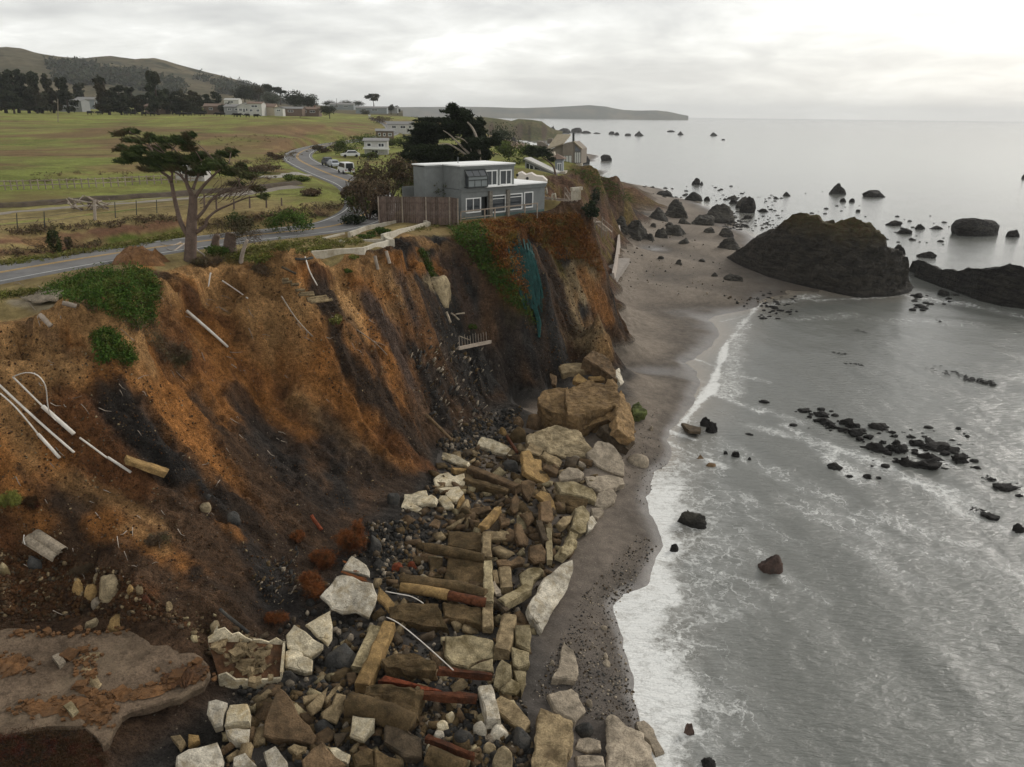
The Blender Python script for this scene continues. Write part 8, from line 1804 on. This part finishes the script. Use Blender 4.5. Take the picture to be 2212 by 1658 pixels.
BEACH = [(1630,1145,200,150,.3,'pointed dark boulder on the far sand, tallest of its group'),(1480,1165,175,105,.1,'broad grey boulder left of the tallest beach boulder'),(1700,1197,110,50,.1,'low grey rock right of the tallest beach boulder'),(1295,1305,240,140,.15,'large dark boulder beside the white retaining wall'),(1165,1240,130,110,.2,'grey boulder behind the end of the retaining wall'),(1410,1330,95,54,.3,'pointed dark rock right of the large boulder at the wall'),
 (1500,1312,112,84,.1,'square greenish boulder in the middle of the far beach'),(1630,1288,205,84,.1,'long dark boulder right of the square greenish boulder'),(1568,1218,84,36,.1,'small dark rock behind the long dark boulder'),(1440,1222,58,34,.2,'small brown rock left of the small dark rock'),(1692,1358,95,48,.2,'jagged small rock in the open sand'),(1992,1185,255,150,.15,'massive boulder at the far end of the beach near the water'),(1862,1205,205,84,.1,'long grey outcrop left of the massive boulder'),
 (2100,1025,120,70,.1,'dark rock in the shallows above the massive boulder'),(2185,1090,125,120,.1,'dark block in the shallows right of the massive boulder'),(1900,1268,95,46,.15,'pale brown rock on the sand below the grey outcrop'),(2045,1305,165,72,.1,'low ribbed rock on the sand left of the huge stack'),(2085,1408,205,98,.15,'dark rounded boulder beside the left foot of the huge stack'),(1500,1487,64,26,.05,'flat brown stone alone on the open sand'),(1652,1532,64,42,.2,'small dark stone on the open sand'),(1842,1509,64,26,.05,'small flat stone on the sand before the huge stack'),(1945,1632,56,34,.1,'grey stone at the left of the cobble bank'),(2105,1668,155,54,.05,'low rocks at the head of the cobble bank')]
k4 = 1000/2211*PW/3840
for (x, y, w, h, pk_, lab) in BEACH: rock(*Z4_(x, y), w*k4, h*k4, 'beachrock', lab, 'beach_boulder', 'rock', 4 if w > 100 else 3, cuts=8, rough=.28, peak=pk_, sink=.15, fine=.10)
RF = [(1275,718,115,54),(1310,765,95,42),(1150,703,115,34),(1120,664,85,32),(1030,640,75,22),(1060,670,28,16),(1185,728,64,28),(1440,738,125,44),(1500,757,44,20),(1522,777,44,20),(1410,853,115,64),(1455,807,44,18),(1530,818,54,34),(1510,850,74,44),(1550,858,95,54),(1590,936,125,74),(1710,948,115,68),(1720,904,115,58),(1640,822,74,38),(1605,782,48,20),(1710,800,54,22),(1760,850,145,40),(1830,862,95,36),(1870,914,105,58),(1190,958,105,48),(1272,995,44,20),(1372,1000,48,32),(1430,999,27,14),(1380,783,54,24),(1965,946,48,14),(2120,1062,115,34),(2190,1098,44,24),(2035,1210,84,24),(2190,1285,64,54),(815,592,54,20),(735,767,42,13),(1240,742,60,20),(1330,790,46,18),(1480,870,50,22),(1630,868,40,18),(1570,830,36,16),(1680,780,34,12),(1790,872,60,20),(1900,890,50,18),(1100,690,44,16),(1345,745,40,16)]
kR = 1540/2211*PW/3840
RFL = {(1275,718):'large black weedy rock at the upper left of the bay reef',(1150,703):'low black weedy rock near the left tip of the bay reef',(1440,738):'long black weedy rock at the top middle of the bay reef',(1410,853):'bulky black weedy rock in the foam, lower left of the reef middle',(1590,936):'biggest low black rock at the bottom of the bay reef, left of its pair',
  (1710,948):'biggest low black rock at the bottom of the bay reef, right of its pair',(1720,904):'black weedy rock just above the lower pair of the bay reef',(1760,850):'long flat black rock on the seaward side of the bay reef',(1870,914):'black weedy rock at the right tip of the bay reef',(1190,958):'long black rock alone in the foam below the bay reef',(2120,1062):'weedy black patch far right of the bay reef'}
for (x, y, w, h) in RF: rock(*ZR(x, y), w*kR*1.05, h*kR*.72, 'reef', RFL.get((x, y), 'small black weed covered rock of the low reef in the foaming bay'), 'reef_rock', 'rock', 3, True, 'reef rocks in the bay', cuts=14, rough=.5, sink=.1, fine=.42, depth=.8)
for (Zf, x, y, w, h, mt, pk_, lab) in ((ZW,860,352,135,98,'redrock',.1,'jagged reddish rock alone in the near water'),(ZW,330,242,48,44,'reef',.1,'small dark rock in the foam at the water line'),(ZR,440,1255,150,80,'beachrock',0,'smooth elongated grey rock lying in the near surf'),(ZR,500,718,62,50,'reef',.1,'dark round rock behind the flat slab at the water line'),(ZR,532,748,74,58,'reef',.1,'black rock in front of the flat slab at the water line'),
   (ZR,605,868,27,18,'reef',.1,'left of three tiny black rocks in the shallow surf'),(ZR,660,882,42,30,'reef',.1,'middle and largest of three tiny black rocks in the shallow surf'),(ZR,735,896,20,12,'reef',.1,'right of three tiny black rocks in the shallow surf'),(ZW,410,1225,60,60,'redrock',.1,'brown rock half under the water near the bottom edge'),(ZW,510,1405,95,40,'reef',.1,'dark rock cut by the bottom edge in the water'),(ZR,530,935,60,20,'brown',.3,'small brown slab tip beside the triangular slab in the surf')):
    rock(*Zf(x, y), w*kR, h*kR, mt, lab, 'sea_rock', 'rock', 4, True, cuts=7, rough=.28, peak=pk_, sink=.2, fine=.16)
# scattered small stones in the shallows, and drifting weed
m = [(ZH(x, y), s) for x, y, s in ((0,0,0),)]
rs = np.random.default_rng(44); V0, F0 = ICO[2]; VV, FF, c_ = [], [], 0
for (Zf, x0, x1, y0, y1, n, s0, s1) in ((ZH,0,460,250,440,60,.25,1.0),(ZH,20,420,440,520,90,.2,.8),(ZH,600,1080,200,420,14,.3,.9),(ZH,1200,1700,400,620,22,.3,.9),(Z4_,1350,2200,880,1010,40,.3,1.2),(Z4_,2050,2211,1120,1230,40,.3,.9),(ZH,280,560,960,1160,60,.2,.6),(ZH,1400,1720,960,1100,26,.3,.8),(ZR,950,1250,620,740,24,.15,.5),(ZR,1250,1950,720,960,60,.15,.5)):
    for k in range(n):
        p = at_z(*Zf(rs.uniform(x0, x1), rs.uniform(y0, y1)), 0); s = s0+(s1-s0)*rs.random()**2; z_ = max(0.0, gz(p[0], p[1])); X = V0*(1+.35*fbm(V0[:, 0]*2+k, V0[:, 1]*2, k, 2, z=V0[:, 2]*2))[:, None]*np.array([s, s*.8, s*.5])+np.array([p[0], p[1], z_]); VV.append(X); FF.append(F0+c_); c_ += len(V0)
V = np.vstack(VV); c = V.mean(0); c[2] = 0; me = mesh_np('shallow_stones', V-c, np.vstack(FF), False); me.materials.append(SM['reef']); o = link('shallow_stones', me); o.location = c; props(o, 'small dark stones standing out of the shallows', 'stones', kind='stuff')
VV, FF, c_ = [], [], 0
for (x0, y0, x1, y1, n, sp_) in ((1780,420,2050,490,90,16),(1900,455,2050,495,90,12),(1630,380,1780,420,14,14),(1690,110,1800,180,16,10),(1300,200,1370,212,20,6),(1250,378,1340,386,20,5),(1170,320,1260,330,12,5),(2010,1000,2060,1010,14,8),(1960,985,2190,1060,30,20),(1940,1160,2030,1200,20,14)):
    for k in range(n):
        f = rs.random(); u, v = ZR(x0+(x1-x0)*f+rs.normal()*sp_, y0+(y1-y0)*f+rs.normal()*sp_*.5); p = at_z(u, v, .10); s = rs.uniform(.08, .38); a = rs.uniform(0, 3.1); d = np.array([math.cos(a), math.sin(a), 0])*s; e = np.array([-math.sin(a), math.cos(a), 0])*s*.35; h = np.array([0, 0, .05])
        VV += [p-d, p+e, p+d, p-e, p+h*rs.uniform(.5, 2)]; FF += [(c_, c_+3, c_+4), (c_+3, c_+2, c_+4), (c_+2, c_+1, c_+4), (c_+1, c_, c_+4)]; c_ += 5
o = MB(); o.add([Vector(p) for p in VV], FF); o = o.build('drifting_weed', SM['reef'], at=(40,70,0)); props(o, 'dark floating seaweed in the bay', 'seaweed', kind='stuff')
# ================================================================== VEHICLES
def paint(name, col): 
    g = G(name); g.set('Base Color', col); g.set('Roughness', .35); g.b.inputs['Specular IOR Level'].default_value = .5; return g.m
M_CW, M_CD, M_CS, M_TYRE, M_LAMP = paint('car_white', (.68,.68,.66)), paint('car_dark', (.03,.035,.05)), paint('car_silver', (.38,.40,.42)), flat_mat('tyre', (.02,.02,.02), .9, .1), paint('lamp_red', (.4,.03,.02))
def car(p, rz, mat, label, L=4.5, W_=1.8, H=1.5, van=False, cat='car', name='parked_car'):
    t = thing(name, p, label, cat, None, rz); o = Vector((0,0,0)); X, Y = Vector((1,0,0)), Vector((0,1,0))
    def bd(prof, w, nm, mt, par):
        V = []; 
        for s in (-1, 1): V += [Vector((x, s*w/2*(k if True else 1), z)) for x, z, k in prof]
        n = len(prof); F = [tuple(range(n))[::-1], tuple(range(n, 2*n))]+[(i, (i+1)%n, n+(i+1)%n, n+i) for i in range(n)]
        me = bpy.data.meshes.new(nm); me.from_pydata(V, [], F); me.update(); me.materials.append(mt); q = link(nm, me, par); return q
    h = L/2
    if van:
        b_ = bd([(-h,.35,1),(h,.35,1),(h,.95,1),(h-.5,1.15,.98),(h-1.3,H,.86),(-h+.25,H,.86),(-h,H-.3,.9),(-h,.9,1)], W_, 'body', mat, t)
        gl_ = [(h-.62,1.2,.995),(h-1.25,H-.12,.90),(-h+.35,H-.15,.90),(-h+.1,1.15,.995)]
    else:
        b_ = bd([(-h,.35,1),(h,.35,1),(h,.75,1),(h-.9,.95,1),(-h+.5,1.0,1),(-h,.95,1)], W_, 'body', mat, t)
        bd([(h-1.0,.94,.94),(h-1.75,H,.78),(-h+1.0,H,.78),(-h+.35,.98,.94)], W_, 'cabin', mat, t); gl_ = [(h-1.2,1.0,.955),(h-1.78,H-.1,.82),(-h+1.05,H-.1,.82),(-h+.6,1.02,.955)]
    bd(gl_, W_*1.0, 'side_window', M_GLASS, t)
    for x in (-h+.85, h-.85):
        for y in (-W_/2+.02, W_/2-.02):
            m = MB().tube([Vector((x, y-.1, .33)), Vector((x, y+.1, .33))], .33, 12); me = bpy.data.meshes.new('wheel'); me.from_pydata(m.v, [], m.f); me.update(); me.materials.append(M_TYRE); link('wheel', me, t)
    for (x, mt, nm) in ((h+.005, M_CW, 'headlight'), (-h-.005, M_LAMP, 'tail_light')):
        for y in (-W_/2+.25, W_/2-.25):
            m = MB().frame_box(Vector((x, y, .75)), X, Y, UPV, -.02, .02, -.16, .16, -.08, .08); me = bpy.data.meshes.new(nm); me.from_pydata(m.v, [], m.f); me.update(); me.materials.append(mt); link(nm, me, t)
    for (x, sg) in ((h-.98, 1), (-h+.28, -1)) if not van else ((h-.6, 1), (-h-.01, -1)):
        pf_ = [Vector((x, -W_*.36, 1.02)), Vector((x, W_*.36, 1.02)), Vector((x-sg*.6*(0 if van and sg < 0 else 1), W_*.34, H-.12)), Vector((x-sg*.6*(0 if van and sg < 0 else 1), -W_*.34, H-.12))]
        me = bpy.data.meshes.new('windscreen'); off = Vector((sg*.03, 0, .03)); me.from_pydata([q+off for q in pf_], [], [(0,1,2,3)]); me.update(); me.materials.append(M_GLASS); link('windscreen', me, t)
    if van:
        m = MB().tube([Vector((-h-.02, 0, .85)), Vector((-h-.2, 0, .85))], .34, 12); me = bpy.data.meshes.new('spare_wheel'); me.from_pydata(m.v, [], m.f); me.update(); me.materials.append(M_TYRE); link('spare_wheel', me, t)
    return t
def road_h(u, v): p = hit(u, v); return (p[0], p[1], gz(p[0], p[1])+.12)
car(road_h(748,376), R(118), M_CW, 'white van with spare wheel parked on the road shoulder past the bend', 4.8, 2.0, 2.1, True, 'van', 'parked_van')
car(road_h(722,363), R(-62), M_CS, 'silver car parked beside the road, in front of the dark one', cat='car'); car(road_h(709,359), R(-62), M_CD, 'dark car parked behind the silver car beside the road', H=1.7)
car(road_h(757,341), R(200), M_CW, 'white car parked on the lawn left of the white cottage', H=1.6); car(at_y(798,252.5,620), R(100), M_CW, 'small white car far up the road at the crest')
# ================================================================== COWS, POLES, FENCES
M_COW = flat_mat('black_hide', (.016,.014,.013), .8, .1, 3, 0, tint=.3)
def cow_mesh():
    m = MB(); m.tube([(-1.1,0,1.12),(-1.0,0,1.12),(-.5,0,1.02),(.1,0,.98),(.65,0,1.05),(.95,0,1.15),(1.25,0,1.12),(1.55,0,.95),(1.85,0,.72),(1.95,0,.66)], [.12,.30,.40,.43,.40,.33,.22,.17,.15,.08], 9)
    for x, y in ((-.8,.2),(-.8,-.2),(.65,.2),(.65,-.2)): m.tube([(x,y,.95),(x-.03,y,.5),(x,y,.02)], [.16,.085,.07], 6)
    m.tube([(-1.08,0,1.2),(-1.2,0,.9),(-1.2,0,.5)], [.05,.03,.04], 5)
    for y in (-1, 1): m.tube([(1.5,y*.1,1.08),(1.48,y*.3,1.08)], [.06,.03], 5)
    return m
cm_ = cow_mesh(); me = bpy.data.meshes.new('cow'); me.from_pydata([tuple(v) for v in cm_.v], [], cm_.f); me.update(); me.polygons.foreach_set('use_smooth', [True]*len(me.polygons)); me.materials.append(M_COW)
rs_ = random.Random(8)
for (x, y) in ((740,585),(815,580),(1040,590),(1100,590),(1190,588),(1262,592),(1500,598),(1535,599),(1572,598),(1632,601),(1672,600),(1810,606),(1842,607),(1950,608),(1978,608),(2050,608),(2122,610)):
    u, v = Z1_(x, y+4); p = at_y(u, v, 395); o = link('cow', me); o.location = (p[0], p[1], gz(p[0], p[1])); o.rotation_euler = (0, 0, rs_.choice([0, 3.14])+rs_.uniform(-.6, .6)); o.scale = (1.25,)*3
    props(o, 'black cow grazing along the far edge of the meadow', 'cow', 'black cows on the far meadow')
def pole(u, vb, vt, r, mat, label, name='utility_pole', cat='pole', y=None):
    b = Vector(hit(u, vb)) if y is None else Vector(at_y(u, vb, y)); t = Vector(at_y(u-.002*(vb-vt), vt, b.y)); return props(MB().tube([b-UPV*.5, t], [r, r*.8], 6).build(name, mat, at=b), label, cat)
pole(125,264,214,.17,M_WOOD,'thin wooden utility pole standing in the meadow at the left'); pole(204,476,433,.16,M_BARKP,'pale wooden post beside the driftwood pile','fence_post','post')
pole(205,236,206,.15,M_BARKP,'white pole beside the pale blue bungalow',y=505); pole(727,232,213,.18,M_BARKD,'thin pole on the skyline above the village',y=700); pole(811,346,330,.06,M_BARKD,'thin sign post by the road lawn','sign_post','post')
for (u, vb, vt, lab) in ((36,499,461,'first'),(95,495,457,'second'),(248,471,437,'third'),(294,465,433,'fourth'),(338,461,432,'fifth')): pole(u, vb, vt, .05, M_DARKF, 'thin dark metal fence post in the paddock, '+lab+' from the left', 'metal_fence_post', 'fence post')
for (u, vb, vt, lab) in ((441,452,420,'pale'),(467,452,427,'brown'),(505,452,430,'short'),(539,450,424,'thick'),(575,449,424,'grey'),(608,445,428,'gate')): pole(u, vb, vt, .12, M_FENCE, lab+' wooden fence post behind the cypress', 'fence_post', 'fence post')
# wire strands of the paddock fence
wf = thing('wire_fence', hit(180, 480), 'thin wire fence strung along the paddock above the road bank', 'fence')
for dz in (.6, 1.1): MB().tube([Vector(hit(u, v))+UPV*dz for u, v in ((0,502),(36,499),(95,495),(204,476),(248,471),(294,465),(338,461),(441,452))], .018, 4).build('wire', M_DARKF, wf)
# pale rail fence across the meadow
pf = thing('rail_fence', hit(180, 406), 'long pale post and rail fence across the meadow', 'fence')
rp_ = [Vector(hit(*Z1_(x, y))) for x, y in ((-60,1245),(200,1240),(500,1232),(800,1222),(1100,1205),(1400,1190),(1700,1172))]
for dz in (.55, 1.15): MB().tube([p+UPV*dz for p in rp_], .07, 5).build('rail', M_WOOD, pf)
for a, b in zip(rp_[:-1], rp_[1:]):
    for k in range(5): p = a.lerp(b, k/5); MB().tube([Vector((p.x, p.y, gz(p.x, p.y)-.2)), Vector((p.x, p.y, gz(p.x, p.y)+1.35))], .09, 5).build('post', M_WOOD, pf)
# driftwood pile
dp = thing('driftwood_pile', hit(192, 455), 'pile of grey branches and driftwood in the paddock', 'wood pile'); rs = np.random.default_rng(12); c = np.array(dp.location)
for k in range(26):
    a = rs.uniform(0, 6.28); L = rs.uniform(.8, 2.6); q = c+np.array([rs.normal()*1.3, rs.normal()*.8, .15+rs.random()*.9]); d = np.array([math.cos(a), math.sin(a)*.6, rs.normal()*.35])*L/2; MB().tube([q-d, q+d], [rs.uniform(.05, .16), .04], 5).build('branch', [M_BARKP, M_WOOD, M_BROWN][k % 3] if k % 3 < 2 else M_BARK, dp)
small_house(Vector(hit(411, 391)), 4.6, 3, 2.2, 'small white shed beyond the paddock, behind the cypress', 'white', 'pale', .25, 0, ((1,2,.9,1.7),), name='shed', cat='shed')
# paddock sheds, chairs and clutter by the road lawn
for (u, v, lab) in ((795,347,'first small mailbox'),(700,352,'second small mailbox')): pole(u, v, v-9, .12, M_DARKF, lab+' on a post beside the road', 'mailbox', 'mailbox')
# pale pebbly turnout by the left rim
slab(ZO, [(30,640),(60,626),(110,620),(140,628),(120,645),(70,650)], .12, .2, (0,-.05), 'pale', 'broken pale asphalt piece at the left rim of the bluff', 'asphalt_piece')
for (u0, v0, u1, v1, lab) in ((85,680,110,705,'grey log stub sticking from the left rim'),(135,655,165,662,'pale driftwood chunk under the ice plant mound')): log(ZO, [(u0, v0), (u1, v1)], .16, 'wood', lab, .2)
# grass tufts along the verges
def tufts(name, label, segs, mat, size, lift=.1):
    C_ = []; rs = np.random.default_rng(len(label)); uv = []
    for (u0, v0, u1, v1, r, n) in segs:
        f = rs.random(n); uv += list(zip(u0+(u1-u0)*f+rs.normal(size=n)*r*1.5, v0+(v1-v0)*f+rs.normal(size=n)*r*.5))
    for h in hits(uv):
        k = rs.uniform(.5, 1.4); C_.append((h[0], h[1], h[2]+lift, size*1.6*k, size*1.6*k, size*1.0*k))
    o = leaves(name, C_, 14, size, mat, aspect=.22, shell=.1); return props(o, label, 'grass', kind='stuff')
tufts('verge_weeds', 'green weeds growing along both road verges', [(0,574,230,540,5,260),(230,540,400,510,6,240),(480,560,650,530,8,160),(540,540,700,520,8,120),(0,640,90,632,6,60),(640,545,780,520,8,140),(880,500,1000,478,4,60)], M_WEED, .28)
tufts('bank_bracken', 'dry brown bracken on the bank above the road', [(0,505,380,472,8,150),(0,548,220,532,10,60),(430,486,700,466,8,110),(560,470,760,440,10,120)], M_BROWN, .34)
tufts('meadow_rushes', 'dark rushes and tussocks dotted over the meadow', [(60,380,420,372,4,30),(0,395,600,385,2,50),(420,365,560,350,5,60),(560,360,640,330,8,120),(660,330,760,300,6,60),(300,320,640,300,14,60)], M_BROWN, .45)

for o in list(bpy.data.objects):
    if o.parent is None and o.get('category') and not o.get('kind'): o['kind'] = 'thing'
